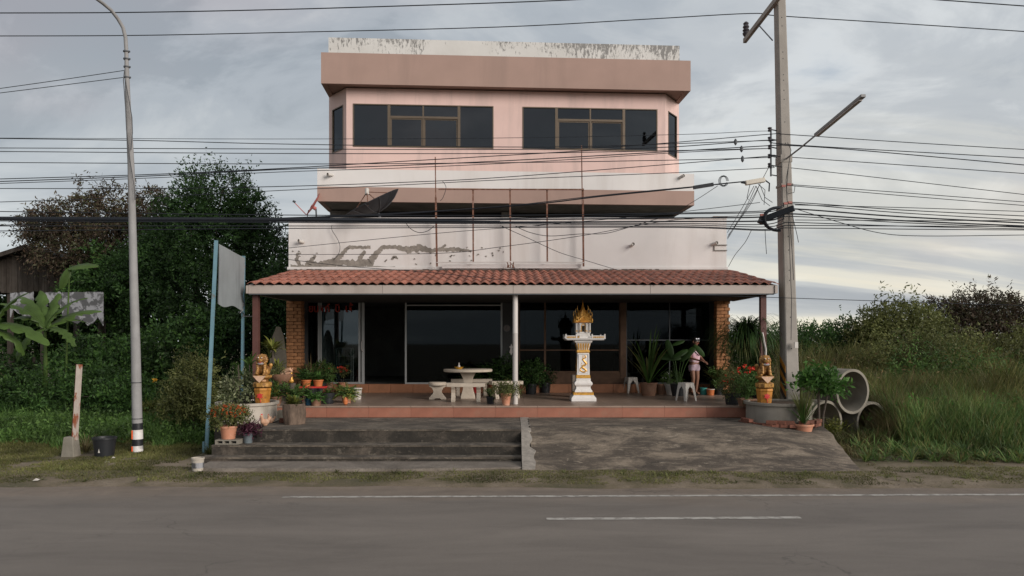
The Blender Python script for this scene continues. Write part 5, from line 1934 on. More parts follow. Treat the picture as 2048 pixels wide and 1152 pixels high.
bl_ = [((423, 430, 431, 426, 418), 405, 432), ((434, 436, 437, 428, 421), 408, 440), ((436, 438, 439, 436, 430), 418, 446), ((438, 441, 444, 443, 438), 428, 452), ((440, 443, 446, 447, 445), 433, 455), ((442, 445, 448, 450, 450), 445, 458), ((452, 452, 452, 453, 455), 451, 453), ((462, 457, 455, 455, 457), 456, 460)]
for i, (ys_, ra, rb) in enumerate(bl_):
    pts = [(0, ys_[0]), (560, ys_[1]), (1000, ys_[2]), (1360, ys_[3]), (1525, ys_[4] + 4), (1565, (ys_[4] + ra) / 2), (1590, ra), (1800, ra + (rb - ra) * .55), (2048, rb)]
    wire(pts, ('highest', 'second highest', 'third from the top', 'fourth from the top', 'fifth from the top', 'third from the bottom', 'second lowest', 'lowest')[i] + ' black cable of the bundle before the parapet top', 15.95 - i * .012, .016 if i in (2, 3) else .010, ext1=True, group='cables of the communication bundle')
for k in range(2):
    wire([(0, 437 + k * 2), (400, 438 + k * 2), (700, 440 + k), (1000, 443 + k)], ('upper' if k == 0 else 'lower') + ' of the two thick black cables crossing the left trees', 15.9, .019, group='thick left bundle cables')
for (pts, lab) in (
    ([(1578, 369), (1800, 385), (2048, 404)], 'wire from the red tag on the pole to the right edge'),
    ([(1578, 371), (1800, 391), (2048, 411)], 'wire just under the red tag wire, going right'),
    ([(1590, 410), (1800, 415), (2048, 423)], 'upper wire of the right hand bundle'),
    ([(1592, 418), (1680, 445), (1760, 466), (1850, 472), (2048, 470)], 'slack wire sagging below the right hand bundle'),
    ([(1590, 440), (1800, 441), (2048, 441)], 'level wire in the middle of the right hand bundle'),
):
    wire(pts, lab, 16.0, .008, ext0=False, ext1=True)
for (pts, lab, Ya, Yb) in (
    ([(577, 496), (870, 467), (1060, 452), (1230, 437), (1360, 424), (1520, 405)], 'drop wire slanting over the peeled wall up to the pole', 19.0, 16.0),
    ([(577, 509), (870, 507), (1000, 494), (1160, 472), (1340, 441), (1520, 430)], 'drop wire crossing the steel frame on its way to the pole', 18.95, 16.0),
    ([(577, 519), (700, 533), (870, 546), (1100, 569), (1330, 587), (1460, 592), (1850, 605), (2048, 611)], 'low wire crossing the tiled roof and the field on the right', 17.0, 15.5),
    ([(1000, 451), (1060, 478), (1119, 505), (1175, 522), (1234, 540)], 'wire falling diagonally across the white wall to the roof', 16.0, 19.0),
    ([(1030, 452), (1060, 465), (1100, 472), (1160, 468), (1210, 467), (1260, 454), (1320, 436)], 'slack loop of wire hanging before the white wall', 16.0, 16.0),
    ([(664, 450), (664, 460), (676, 480), (680, 495), (676, 510), (667, 520)], 'short curled wire on the peeling wall', 19.1, 19.1),
    ([(810, 444), (822, 458), (838, 465), (855, 462), (868, 452)], 'small loop of wire left of the steel frame', 16.0, 16.0),
    ([(1508, 372), (1485, 415), (1455, 465)], 'left of the four drop wires from the splice box to the wall corner', 16.0, 19.0),
    ([(1512, 372), (1490, 418), (1455, 475)], 'second of the four drop wires from the splice box', 16.0, 19.0),
    ([(1520, 368), (1500, 405), (1455, 478)], 'third of the four drop wires from the splice box', 16.0, 19.0),
    ([(1541, 328), (1520, 368), (1500, 410), (1457, 470)], 'drop wire from the rack down to the wall corner', 16.0, 19.0),
    ([(1503, 460), (1490, 485), (1470, 510), (1457, 533)], 'lowest drop wire from the bundle down to the roof corner', 16.0, 19.1),
    ([(1435, 372), (1400, 395), (1372, 412)], 'short wire from the splice down to the brown band', 16.0, 19.8),
    ([(1530, 458), (1531, 480), (1533, 508)], 'broken wire end dangling under the bundle left of the pole', 16.0, 16.0),
    ([(885, 362), (892, 375), (886, 395), (880, 402)], 'curly wire end before the brown band', 18.8, 18.8),
):
    wire(pts, lab, Ya, .007, Y1=Yb, ext0=(pts[0][0] < 0), ext1=(pts[-1][0] >= 2040))
sp = thing('splice_box', 'cream splice box hanging on the thick cable left of the pole', 'splice box', tuple(P(1510, 363, 16.0)))
MB().bar((-.21, 0, -.035), (.21, 0, .035), .1, .1).build('case', MAT['cream'], sp, bevel=.012)
MB().tube([(-.21, 0, -.035), (-.3, 0, -.02)], .02, 6).tube([(.21, 0, .035), (.33, .05, -.03), (.33, .08, -.2)], .015, 6).build('cable_gland', MAT['cable'], sp)
cw = thing('cable_closure', 'black cable closure and wire coil lashed to the thick cable', 'cable closure', tuple(P(1408, 372, 16.0)))
MB().bar((-.23, 0, -.035), (.2, 0, .035), .07, .07).build('case', MAT['cable'], cw)
mb = MB()
for k in range(3):
    mb.tube([P(1447 + (6 + k * 2) * math.cos(a / 2), 362 - (9 + k) * math.sin(a / 2), 16.0) - Vector(cw.location) for a in range(0, 13)], .006, 4)
mb.build('wire_coil', MAT['cable'], cw)
for (x, y) in ((1471, 284), (1483, 298), (1485, 318)):
    tag(MB().lathe([(.012, -.07), (.035, -.03), (.035, .03), (.012, .07)], n=8).build('spacer', MAT['steel_dark'], loc=P(x, y, 16.1)), 'small dark spacer hung on a cable %s' % {284: 'nearest the top windows, leftmost', 298: 'below the window sill level', 318: 'lowest of the three by the pole'}[y], 'cable spacer', 'spacers on the cables')

# --- blue sign frame, left
sg = thing('sign_frame', 'blank grey sheet sign between two sky blue posts', 'sign', (-5.85, 15.5, 0.05))
o3 = Vector(sg.location)
f0, f1 = P(413, 900, 14.4), P(432.5, 481, 14.5)
r0_, r1_ = P(483.5, 800, 16.5), P(487.3, 512, 16.5)
r0_.z = .05
MB().bar(f0 - o3, f1 - o3, .055, .06, up=(0, 1, 0)).build('post', MAT['blue'], sg)
MB().bar(r0_ - o3, r1_ - o3, .055, .06, up=(0, 1, 0)).build('post', MAT['blue'], sg)
MB().box(f0.x - o3.x - .075, f0.x - o3.x - .035, f0.y - o3.y - .02, f0.y - o3.y + .02, -.02, .22).build('stake', MAT['blue'], sg)


def panelpt(s, t):
    a0, a1 = P(435, 488, 14.55), P(433.5, 610, 14.55)
    b0_, b1_ = P(486.5, 516, 16.45), P(485, 622, 16.45)
    a = a0.lerp(a1, t)
    b = b0_.lerp(b1_, t)
    p = a.lerp(b, s)
    return p - o3


pn = MB()
NS, NT = 14, 10
vs, fs = [], []
for j in range(NT + 1):
    for i in range(NS + 1):
        s, t = i / NS, j / NT
        t2 = t * (1 + .02 * math.sin(s * 9) + (.012 * math.sin(s * 7) if j == NT else 0)) - (0 if t < .9 else .02)
        if i == NS and j > 6:
            s = .93 + .02 * (j % 2)
        p = panelpt(s, t2)
        p.x += .02 + .004 * math.sin(s * 8 + t * 5)
        vs.append(p)
k = len(vs)
vs += [v + Vector((.012, 0, 0)) for v in vs]
for j in range(NT):
    for i in range(NS):
        a = j * (NS + 1) + i
        fs.append((a, a + 1, a + NS + 2, a + NS + 1))
        fs.append((k + a + NS + 1, k + a + NS + 2, k + a + 1, k + a))
pn.add(vs, fs)
for i in range(NS):
    a = NT * (NS + 1) + i
    pn.add([vs[a], vs[a + 1], vs[k + a + 1], vs[k + a]], [(0, 1, 2, 3)])
pn.build('sheet', MAT['panel'], sg, smooth=True)
for (s, t, w, h) in ((.99, .02, .10, .12), (1.0, .12, .06, .2), (.985, .82, .12, .25), (.965, .95, .2, .12), (1.0, 1.05, .05, .12)):
    p = panelpt(s, t)
    MB().add([p + Vector((-.03, 0, h / 2)), p + Vector((.05, -w, .1 * h)), p + Vector((-.02, -w * .3, -h)), p + Vector((.03, .05, -h * .3)), p + Vector((.01, .02, h * .2))], [(0, 1, 2, 3), (0, 3, 4)]).build('torn_flap', MAT['tarp'], sg)
tag(MB().tube([(0, 0, 0), P(517, 633, 16.3) - P(487, 632.5, 16.5)], .01, 6).build('tie_rod', MAT['galv'], loc=P(487, 632.5, 16.5)), 'thin rod tying the blue sign post to the maroon porch post', 'rod')

# --- rusty steel frame in front of the white wall
bf = thing('steel_frame', 'rusty empty billboard frame standing before the white wall', 'billboard frame', (0, 18.95, 4.1))
o4 = Vector(bf.location)
YB = 18.95
for (xa, ya, xb, yb, w) in ((870.5, 314, 872, 440, .025), (871.5, 395, 874, 533, .045), (946, 380, 946.5, 524, .038), (1020, 377, 1021, 522, .038), (1094, 380, 1094.5, 523, .038), (1163, 291, 1165, 440, .025), (1165.5, 377, 1167, 533, .045)):
    MB().bar(P(xa, ya, YB) - o4, P(xb, yb, YB) - o4, w, w, up=(0, 1, 0)).build('upright', MAT['rust'], bf)
MB().bar(P(877, 378.5, YB - .04) - o4, P(1168, 379, YB - .04) - o4, .035, .03).build('rail', MAT['rust'], bf)
MB().bar(P(873, 525, YB - .04) - o4, P(1020, 524, YB - .04) - o4, .03, .02).build('rail', MAT['post_white'], bf)
MB().bar(P(1026, 524, YB - .04) - o4, P(1168, 525, YB - .04) - o4, .03, .02).build('rail', MAT['post_white'], bf)
for (a, b) in ((884, 1012), (1030, 1164)):
    p, q = P(a, 527.5, YB + .1) - o4, P(b, 536.5, YB + .1) - o4
    MB().box(p.x, q.x, p.y, p.y + .03, q.z, p.z).build('backing_sheet', MAT['white'], bf)
lb_ = MB()
for k in range(7):
    x = 1014 + k * 2.2
    lb_.tube([P(x, 524 + (k % 3) * 3, 18.9) - o4, P(x + random.uniform(-5, 5), 536, 18.88) - o4], .012, 4)
lb_.build('wire_tangle', MAT['rust'], bf)

# --- satellite dishes


def basis(n, up=(0, 0, 1)):
    n = Vector(n).normalized()
    a = n.cross(Vector(up)).normalized()
    b = a.cross(n).normalized()
    return Matrix((a, b, n)).transposed()


bd = thing('satellite_dish', 'large black mesh satellite dish lying back behind the parapet', 'satellite dish', tuple(P(745, 404, 19.15)))
Rm = basis((-.44, -.19, .88))
pr = [(0.01, -.29), (.24, -.26), (.43, -.20), (.59, -.12), (.70, -.04), (.755, 0)]
mb = MB()
vs = []
tmp = MB().lathe(pr + [(r_ - .012, z_ + .012) for r_, z_ in reversed(pr)], n=32, close=False)
MB().add([Rm @ v for v in tmp.v], tmp.f).build('dish', MAT['dishblack'], bd, smooth=True)
rb = MB()
for k in range(12):
    a = math.tau * k / 12
    rb.tube([Rm @ Vector((r_ * 1.0 * math.cos(a), r_ * math.sin(a), z_ - .014)) for r_, z_ in pr], .008, 4)
rb.build('rib', MAT['steel_dark'], bd)['kind'] = 'stuff'
feed = P(734, 384, 19.1) - Vector(bd.location)
for k in range(4):
    a = math.tau * k / 4 + .5
    MB().tube([Rm @ Vector((.66 * math.cos(a), .66 * math.sin(a), -.07)), feed], .012, 6).build('strut', MAT['rust'], bd)
MB().lathe([(.03, -.08), (.055, -.06), (.055, .08), (.03, .1)], feed, 12).build('feed', MAT['white_pot'], bd, smooth=True)
mp = Rm @ Vector((0, 0, -.32))
MB().tube([mp, mp + Vector((.1, .1, -.3)), mp + Vector((.1, .1, -.9))], .035, 8).build('mount', MAT['steel_dark'], bd)
rd = thing('satellite_dish', 'small faded red satellite dish with a white patch at the parapet end', 'satellite dish', tuple(P(626, 409, 20.0)))
Rm2 = basis((-.80, -.33, .50))
pr = [(0.005, -.05), (.15, -.043), (.28, -.02), (.36, 0)]
tmp = MB().lathe(pr + [(r_ - .008, z_ + .008) for r_, z_ in reversed(pr)], n=28, close=False)
MB().add([Rm2 @ v for v in tmp.v], tmp.f).build('dish', MAT['dishred'], rd, smooth=True)
MB().add([Rm2 @ Vector((x, y, -.02)) for x, y in ((-.13, .0), (.13, .0), (.13, .2), (-.13, .2))], [(0, 1, 2, 3)]).build('white_patch', MAT['white_pot'], rd)
o5 = Vector(rd.location)
lnb = P(586, 402, 19.8) - o5
MB().tube([P(612, 429, 19.95) - o5, lnb], .012, 6).build('feed_arm', MAT['dishred'], rd)
MB().tube([lnb, lnb + Vector((.06, 0, -.03))], .03, 8).build('feed', MAT['steel_dark'], rd)
MB().tube([P(632, 417, 20.05) - o5, P(633, 440, 20.05) - o5], .022, 8).tube([P(617, 420, 20.05) - o5, P(614, 437, 20.05) - o5], .012, 6).build('mast', MAT['steel_dark'], rd)
MB().tube([P(622, 412, 20.0) - o5, P(632, 418, 20.05) - o5], .05, 8).build('bracket', MAT['dishred'], rd)

# ================================================================== POTS AND PLANTS


def pot_parts(parent, rt, rb, h, mat, style='round', soil=True, z0=0.0):
    mb = MB()
    if style == 'round':
        mb.lathe([(rb, 0), (rb * 1.02, .01), (rt * .93, h * .8), (rt * .94, h * .82), (rt * 1.03, h * .83), (rt * 1.04, h * .99), (rt * .93, h), (rt * .9, h * .86)], n=22, close=True)
    elif style == 'bowl':
        mb.lathe([(rb, 0), (rb * 1.1, .02), (rt * .8, h * .35), (rt, h * .75), (rt * 1.06, h), (rt * .95, h), (rt * .9, h * .8)], n=24, close=True)
    elif style == 'drum':
        mb.lathe([(rb, 0), (rt, h * .9), (rt * 1.05, h * .92), (rt * 1.05, h), (rt * .94, h), (rt * .92, h * .85)], n=24, close=True)
    elif style == 'square':
        mb.sq([(rb, rb, 0), (rt, rt, h * .86), (rt * 1.08, rt * 1.08, h * .87), (rt * 1.08, rt * 1.08, h), (rt * .9, rt * .9, h), (rt * .88, rt * .88, h * .88)])
    elif style == 'log':
        mb.lathe([(rb, 0), (rb * .99, h * .12), (rt * 1.0, h * .5), (rt * .98, h * .96), (rt * .9, h), (rt * .8, h), (rt * .8, h * .9)], n=34, close=True, jit=.10)
    mb.build('pot', mat, parent, smooth=(style != 'square'), loc=(0, 0, z0))
    if soil:
        MB().lathe([(0.001, 0), (rt * .9, -.004), (rt * .9, -.03)], (0, 0, h * .93), 18, close=False).build('soil', MAT['soil'], parent, loc=(0, 0, z0))


def potted(label, px, py, z, rt, rb, h, mat, plants, style='round', cat='potted plant', name='potted_plant', group=None, front=True, soil=True):
    g = G(px, py, z)
    Y = g.y + (rb if front else 0)
    x = (px - 1024) / FPX * Y
    t = thing(name, label, cat, (x, Y, z), group=group)
    pot_parts(t, rt, rb, h, MAT[mat], style, soil)
    for pt in plants:
        kind_, mname = pt[0], pt[1]
        kw = pt[2] if len(pt) > 2 else {}
        F = Fol()
        c = np.array(kw.pop('at', (0, 0, h * .92)), float)
        nm = kw.pop('name', 'foliage')
        mt = L.get(mname) or MAT[mname]
        if kind_ == 'bush':
            r = kw.pop('r')
            n = kw.pop('n', 150)
            kw.setdefault('ll', .05); kw.setdefault('lw', .022); kw.setdefault('ln', .13); kw.setdefault('k', 9)
            blob(F, c + [0, 0, kw.pop('up_', r[2] * .8)], r, n, **kw)
            o_ = F.build(nm, mt, t)
            sm = MB()
            for _ in range(5):
                e_ = Vector((random.uniform(-.6, .6) * r[0], random.uniform(-.6, .6) * r[1], float(c[2]) + r[2] * random.uniform(.5, 1.2)))
                sm.tube(limb((0, 0, float(c[2]) - .03), e_, 3), [.009, .007, .005, .003], 5)
            sm.build('stem', MAT['bark'], t)
        elif kind_ == 'straps':
            straps(F, c, **kw)
            F.build(nm, mt, t)
        elif kind_ == 'fronds':
            fronds(F, c, **kw)
            F.build(nm, mt, t)
        elif kind_ == 'flowers':
            r, n, s = kw['r'], kw['n'], kw.get('s', .03)
            u = rdir(n)
            u[:, 2] = np.abs(u[:, 2]) * 1.0 - .15
            u[:, 1] = -np.abs(u[:, 1]) * .9 + .1
            p = c + [0, 0, kw.get('up_', r[2])] + u * np.array(r) * 1.03
            for _ in range(6):
                leaves(F, p, rng.normal(size=(n, 3)), s, s * .8)
            F.build('flowers', mt, t, kind='stuff')
    return t


def ground_at(x, y):
    return float(ground_z(np.array(x), np.array(y)))


# --- left: planter with the guardian lion
def ring_planter(label, cx, cy, r, h, mat, soilz=.93):
    t = thing('round_planter', label, 'planter', (cx, cy, ZL + .003))
    MB().lathe([(r * .96, 0), (r * .955, h * .85), (r * 1.02, h * .87), (r * 1.03, h), (r * .92, h), (r * .90, h * .8), (r * .88, .02)], n=48, close=True).build('wall', mat, t, smooth=True)
    MB().lathe([(0.001, .01), (r * .905, 0)], (0, 0, h * soilz), 30, close=False).build('soil', MAT['soil'], t)
    return t


LPX, LPY = -5.36, 14.98
ring_planter('low round lime washed planter under the left gold lion', LPX, LPY, .60, .40, MAT['planter'])


def lion(label, px, Y, zb, flip=1):
    x = (px - 1024) / FPX * Y
    t = thing('lion_statue', label, 'statue', (x, Y, zb))
    # flower-painted foot
    h0 = .34
    MB().lathe([(.135, 0), (.14, .03), (.165, .28), (.175, .30), (.17, h0)], n=8).build('stand', MAT['stand_paint'], t)
    fm = MB()
    for k in range(6):
        a = math.tau * k / 6 + .5
        c = Vector((0, -.152, .19))
        d = Vector((math.cos(a), 0, math.sin(a)))
        s = Vector((-math.sin(a), 0, math.cos(a)))
        fm.add([c + Vector((0, -.012, 0)), c + d * .035 + s * .02 + Vector((0, -.01, 0)), c + d * .075 + Vector((0, -.006, 0)), c + d * .035 - s * .02 + Vector((0, -.01, 0)), c + Vector((0, .01, 0))], [(0, 1, 2, 3), (4, 1, 0), (4, 3, 2), (4, 2, 1)])
    fm.bar((0, -.15, .16), (.01, -.142, .06), .012).build('painted_flower', MAT['red'], t)
    z = h0 + .012
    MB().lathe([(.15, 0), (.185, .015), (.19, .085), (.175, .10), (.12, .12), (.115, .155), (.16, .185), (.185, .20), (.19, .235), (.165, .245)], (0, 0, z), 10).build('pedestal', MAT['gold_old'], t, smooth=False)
    MB().add([(-.13, -.187, z + .235), (.13, -.187, z + .235), (.06, -.19, z + .16), (0, -.192, z + .10), (-.06, -.19, z + .16)], [(0, 1, 2), (0, 2, 4), (4, 2, 3)]).build('carved_cloth', M('worn_relief', (.5, .33, .22), .6, .2, 30), t)
    s = []
    f = flip
    s += [((0, .055, .10), (.115, .12, .10)), ('c', (0, .05, .12), (0, -.035, .25), .10, .088)]
    s += [((.085, .02, .075), (.06, .095, .075)), ((-.085, .02, .075), (.06, .095, .075))]
    s += [((.1, -.075, .022), (.035, .055, .022)), ((-.1, -.075, .022), (.035, .055, .022))]
    s += [('c', (.068, -.075, .22), (.07, -.105, .03), .038, .03), ('c', (-.068, -.075, .22), (-.07, -.105, .03 if f > 0 else .06), .038, .03)]
    s += [((.07, -.13, .022), (.034, .045, .022)), ((-.07 * f, -.135, .045), (.03, .03, .03))]
    s += [((0, -.055, .325), (.092, .085, .085)), ((0, -.135, .30), (.055, .045, .032)), ((0, -.125, .272), (.045, .04, .018))]
    s += [((.033, -.128, .35), (.028, .022, .016)), ((-.033, -.128, .35), (.028, .022, .016)), ((0, -.175, .318), (.022, .014, .014))]
    s += [((.075, -.03, .385), (.022, .018, .032)), ((-.075, -.03, .385), (.022, .018, .032))]
    for k in range(11):
        a = math.pi * (-.15 + 1.3 * k / 10)
        s.append(((.098 * math.cos(a), -.03, .315 + .088 * math.sin(a)), (.028, .04, .028)))
    for k in range(8):
        a = math.pi * k / 7
        s.append(((.075 * math.cos(a), -.10, .245 - .02 * math.sin(a)), (.024, .022, .024)))
    s.append(('c', (.08 * f, .13, .08), (.13 * f, .10, .2), .03, .045))
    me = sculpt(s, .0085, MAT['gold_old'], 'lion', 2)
    inst('lion', me, t, (0, 0, z + .24), (0, 0, 0))
    MB().ball((0, -.150, z + .24 + .262), (.03, .012, .010), 8, 5).build('mouth', MAT['red'], t)
    for sx in (-1, 1):
        MB().ball((sx * .033, -.146, z + .24 + .352), (.012, .01, .010), 8, 5).build('eye', MAT['shrine_white'], t)
    MB().lathe([(.045, -.02), (.07, 0), (.045, .02)], (0, -.118, z + .24 + .235), 10, squash=.5).build('bib', M('grey_bib', (.32, .28, .27), .7, .2, 20), t)
    return t


lion('gold guardian lion with raised paw in the left planter', 525, 14.75, .955, 1)
RPX, RPY = 5.42, 15.05
ring_planter('low round grey planter under the right gold lion', RPX, RPY, .66, .40, MAT['planter_grey'])
lion('gold guardian lion in the right planter beside the utility pole', 1529, 14.98, .93, -1)

P0 = lambda r, **k: dict(r=r, **k)
# plants growing in the left planter
for (lab, x, y, spec) in (
    ('variegated pale shrub growing in the left planter', LPX - .14, LPY - .12, [('bush', 'pale', dict(r=(.30, .28, .30), n=170, ll=.075, lw=.03, ln=.2, at=(0, 0, .0))), ]),
    ('young plumeria with long green leaves rising in the left planter', LPX - .03, LPY + .2, [('straps', 'mid', dict(n=16, ln=.30, w=.065, spread=.9, droop=.4, at=(0, 0, .78))), ]),
):
    t = thing('shrub', lab, 'shrub', (x, y, .97))
    F = Fol()
    for kind_, mn, kw in spec:
        c = np.array(kw.pop('at'))
        if kind_ == 'bush':
            r = kw.pop('r')
            blob(F, c + [0, 0, r[2] * .9], r, kw.pop('n'), kw.pop('ln'), 9, **kw)
        else:
            straps(F, c, **kw)
            straps(F, c - [.1, 0, .28], 12, .24, .055, .9, .4)
        F.build('foliage', L[mn], t)
    MB().tube([(0, 0, -.03), (.02, 0, .4), (0, 0, .78)], [.018, .014, .009], 6).tube([(0, 0, .1), (-.07, 0, .3), (-.1, 0, .5)], [.012, .01, .007], 5).build('stem', MAT['bark'], t)

# hollow block on the second step, with the orange flowering pot
g = G(452, 890, Z2)
hb = thing('hollow_block', 'grey hollow concrete block lying on the left step', 'concrete block', (g.x, g.y + .03, Z2 + .002))
bm2 = bmesh.new()
o_ = hole_wall(lambda p: Vector(p), -.21, .21, 0, .22, 0, .085, [(-.175, -.075, .02, .065), (-.045, .045, .02, .065), (.075, .175, .02, .065)], 'block', MAT['ring'], hb)
MB().box(-.176, .176, .10, .215, .0195, .0655).build('hole_back', MAT['dark'], hb)
gx = G(457, 880, Z2 + .09)
t = thing('potted_plant', 'round bush with orange red flowers in a terracotta pot on the hollow block', 'potted plant', ((457 - 1024) / FPX * 13.52, 13.52, Z2 + .089))
pot_parts(t, .155, .115, .24, MAT['terra'])
F = Fol(); blob(F, (0, 0, .42), (.33, .30, .17), 330, .13, 9, .05, .024); F.build('foliage', L['olive'], t)
F = Fol()
u = rdir(110); u[:, 2] = np.abs(u[:, 2]); p = np.array([0, 0, .43]) + u * [.34, .31, .19]
for _ in range(7):
    leaves(F, p, rng.normal(size=p.shape), .03, .02)
F.build('flowers', MAT['orangeflower'], t, kind='stuff')

potted('purple leaved plant in a small blue grey pot on the left step', 496, 887, Z2, .085, .075, .18, 'bluegrey', [('straps', 'purple', dict(n=60, ln=.34, w=.035, spread=.8, droop=.6)), ('bush', 'purple', dict(r=(.17, .15, .10), n=50, ll=.06, lw=.02))])
# pottery hens before the planter


def hen(label, px, py, z, s, mat, rz=0.0, head='brown'):
    g = G(px, py, z)
    t = thing('hen_figure', label, 'figurine', (g.x, g.y + .03, z + .001), rz)
    me = sculpt([((0, 0, .09), (.115, .075, .07)), ('c', (-.07, 0, .12), (-.085, 0, .2), .045, .035), ((-.09, 0, .225), (.036, .03, .03)), ((-.13, 0, .22), (.018, .008, .008)), ('c', (.08, 0, .11), (.16, 0, .19), .035, .012), ('c', (.07, .01, .11), (.13, .01, .22), .028, .01), ((0, 0, .02), (.06, .05, .02))], .009, MAT[mat], 'body', 2)
    inst('body', me, t, (0, 0, 0), (0, 0, 0), (s, s, s))
    MB().ball((-.085 * s, 0, .262 * s), (.028 * s, .006, .016 * s), 8, 5).build('comb', MAT['red'], t)
    return t


hen('larger pottery hen with an orange head before the left planter', 529, 852, ZL, .85, 'hen', .9)
hen('smaller pale pottery hen behind the larger one at the left planter', 541, 846, ZL, .62, 'hen', .3)
# log planter
potted('log shaped planter with yellow green croton on the landing', 588, 850, ZL, .215, .20, .40, 'log', [('straps', 'yellow', dict(n=60, ln=.26, w=.045, spread=.85, droop=.4)), ('straps', 'olive', dict(n=40, ln=.22, w=.04, spread=.9, droop=.5))], style='log')
# stuff standing at the porch edge on the left
for (lab, x, y, zz, kw) in (
    ('small red brick block by the log planter', -4.55, 14.75, ZL, (.16, .1, .09)),
    ('grey cement block between the planter and the trunk stand', -4.72, 15.25, ZL, (.2, .2, .2)),
):
    tag(MB().box(-kw[0] / 2, kw[0] / 2, -kw[1] / 2, kw[1] / 2, 0, kw[2]).build('block', MAT['redbrick' if 'red' in lab else 'ring'], loc=(x, y, zz + .002), bevel=.006), lab, 'block')
# trunk stand with bonsai bowl
ts = thing('trunk_stand', 'dark tree trunk used as a stand for the clay bowl', 'plant stand', ((560 - 1024) / FPX * 15.95, 15.95, ZP + .002))
MB().lathe([(.15, 0), (.13, .1), (.12, .3), (.14, .44), (.15, .47)], n=18, jit=.18).build('trunk', MAT['bark'], ts, smooth=True)
tb = thing('potted_plant', 'wide clay bowl with a trailing plant and driftwood on the trunk stand', 'potted plant', ((563 - 1024) / FPX * 15.95, 15.93, ZP + .474))
pot_parts(tb, .235, .12, .20, MAT['terra_dull'], 'bowl')
F = Fol(); blob(F, (-.06, 0, .24), (.2, .16, .08), 80, .12, 8, .06, .02); F.build('foliage', L['olive'], tb)
MB().tube([(.0, 0, .2), (.08, 0, .27), (.2, -.02, .3), (.24, -.02, .25)], [.04, .045, .04, .02], 8).tube([(.1, 0, .2), (.2, 0, .24), (.25, 0, .33)], [.03, .025, .012], 6).build('driftwood', MAT['hen'], tb, smooth=True)
gf = G(583, 770, ZP)
tag(inst('gold_figure', sculpt([((0, 0, .05), (.06, .05, .05)), ('c', (0, 0, .08), (0, 0, .17), .045, .03), ((0, -.01, .21), (.03, .03, .035)), ('c', (0, 0, .23), (0, 0, .28), .015, .004)], .008, MAT['gold'], 'gold_figure', 1), None, ((583 - 1024) / FPX * 16.0, 15.98, 1.32)), 'small gold figure tucked beside the clay bowl', 'figurine')
tag(MB().lathe([(.10, 0), (.09, .47)], n=12, jit=.1).build('stump', MAT['bark'], loc=((583 - 1024) / FPX * 16.0, 16.02, ZP + .001)), 'thin stump under the small gold figure', 'stump')
# tall plants behind
potted('tall yellow green dracaena standing behind the left lion', 545, 806, ZP, .17, .14, .28, 'terra_dull',
       [('straps', 'yellow', dict(n=60, ln=.42, w=.055, spread=1.0, droop=.55, at=(0, 0, 1.18))), ('straps', 'yellow', dict(n=36, ln=.34, w=.05, spread=1.0, droop=.6, at=(.12, 0, .78))), ('straps', 'olive', dict(n=26, ln=.34, w=.05, spread=1.0, droop=.5, at=(-.08, .05, 1.0)))])
o_ = C.objects[-1]
MB().tube([(0, 0, .2), (.03, 0, .7), (0, 0, 1.2)], [.03, .025, .02], 7).build('stem', MAT['bark'], [x for x in bpy.data.objects if x.get('label') == 'tall yellow green dracaena standing behind the left lion'][0])
# the grey pointed board behind
tag(MB().prism([(-.14, 0), (.14, 0), (.19, .5), (.2, 1.0), (.13, 1.5), (.05, 1.72), (-.03, 1.73), (-.12, 1.5), (-.19, 1.0), (-.18, .5)], -.03, .03).build('pointed_board', M('grey_board', (.075, .065, .05), .8, .15, 5), loc=((556 - 1024) / FPX * 17.6, 17.6, ZP + .002)), 'grey brown pointed board propped beside the left brick column', 'board')
potted('brown tufted grass plant before the left brick column', 600, 782, ZP, .16, .13, .3, 'terra_dull', [('straps', 'brown', dict(n=130, ln=.72, w=.014, spread=.75, droop=.5)), ('bush', 'brown', dict(r=(.3, .25, .16), n=110, ll=.06, lw=.016, up_=.66))])
potted('dark green spiky palm in a pot near the curtained glass', 622, 792, ZP, .17, .14, .26, 'black', [('straps', 'deep', dict(n=120, ln=.75, w=.03, spread=.75, droop=.55)), ('straps', 'brown', dict(n=26, ln=.8, w=.02, spread=.35, droop=.2))])
# red shelf with two orange pots
g = G(626, 797, ZP)
rs = thing('shelf', 'low dark red shelf holding the two orange pots', 'shelf', ((626 - 1024) / FPX * 17.0, 17.0, ZP + .001))
MB().box(-.30, .30, -.12, .12, .31, .345).build('top', MAT['red'], rs)
for sx in (-1, 1):
    MB().box(sx * .27 - .02, sx * .27 + .02, -.11, .11, 0, .309).build('leg', M('dull_red', (.12, .02, .018), .7), rs)
for (px, lab, mt, kw) in ((612.5, 'left orange plastic pot with dark fern on the red shelf', 'deep', dict(n=34, ln=.36, ll=.07, lw=.02, spread=.85, droop=.5)), (636.5, 'right orange plastic pot with broad pale leaves on the red shelf', 'fresh', None)):
    t = thing('potted_plant', lab, 'potted plant', ((px - 1024) / FPX * 16.98, 16.98, ZP + .347), group='orange pots on the red shelf')
    pot_parts(t, .115, .085, .15, MAT['orange_pot'])
    F = Fol()
    if kw:
        fronds(F, (0, 0, .14), **kw)
    else:
        straps(F, (0, 0, .14), 26, .24, .055, .9, .35)
    F.build('foliage', L[mt], t)
potted('small blue pot with bright green leaves at the porch edge', 619, 811, ZP, .105, .085, .155, 'blue_pot', [('straps', 'fresh', dict(n=46, ln=.25, w=.04, spread=1.0, droop=.5))])
potted('dense fern spreading behind the log planter', 594, 812, ZP, .12, .1, .2, 'black', [('fronds', 'mid', dict(n=60, ln=.45, ll=.06, lw=.018, spread=.95, droop=.6))])
potted('black round pot with low green leaves in the left pot group', 656, 808, ZP, .15, .115, .24, 'black', [('straps', 'mid', dict(n=40, ln=.2, w=.03, spread=1.0, droop=.6))], style='bowl')
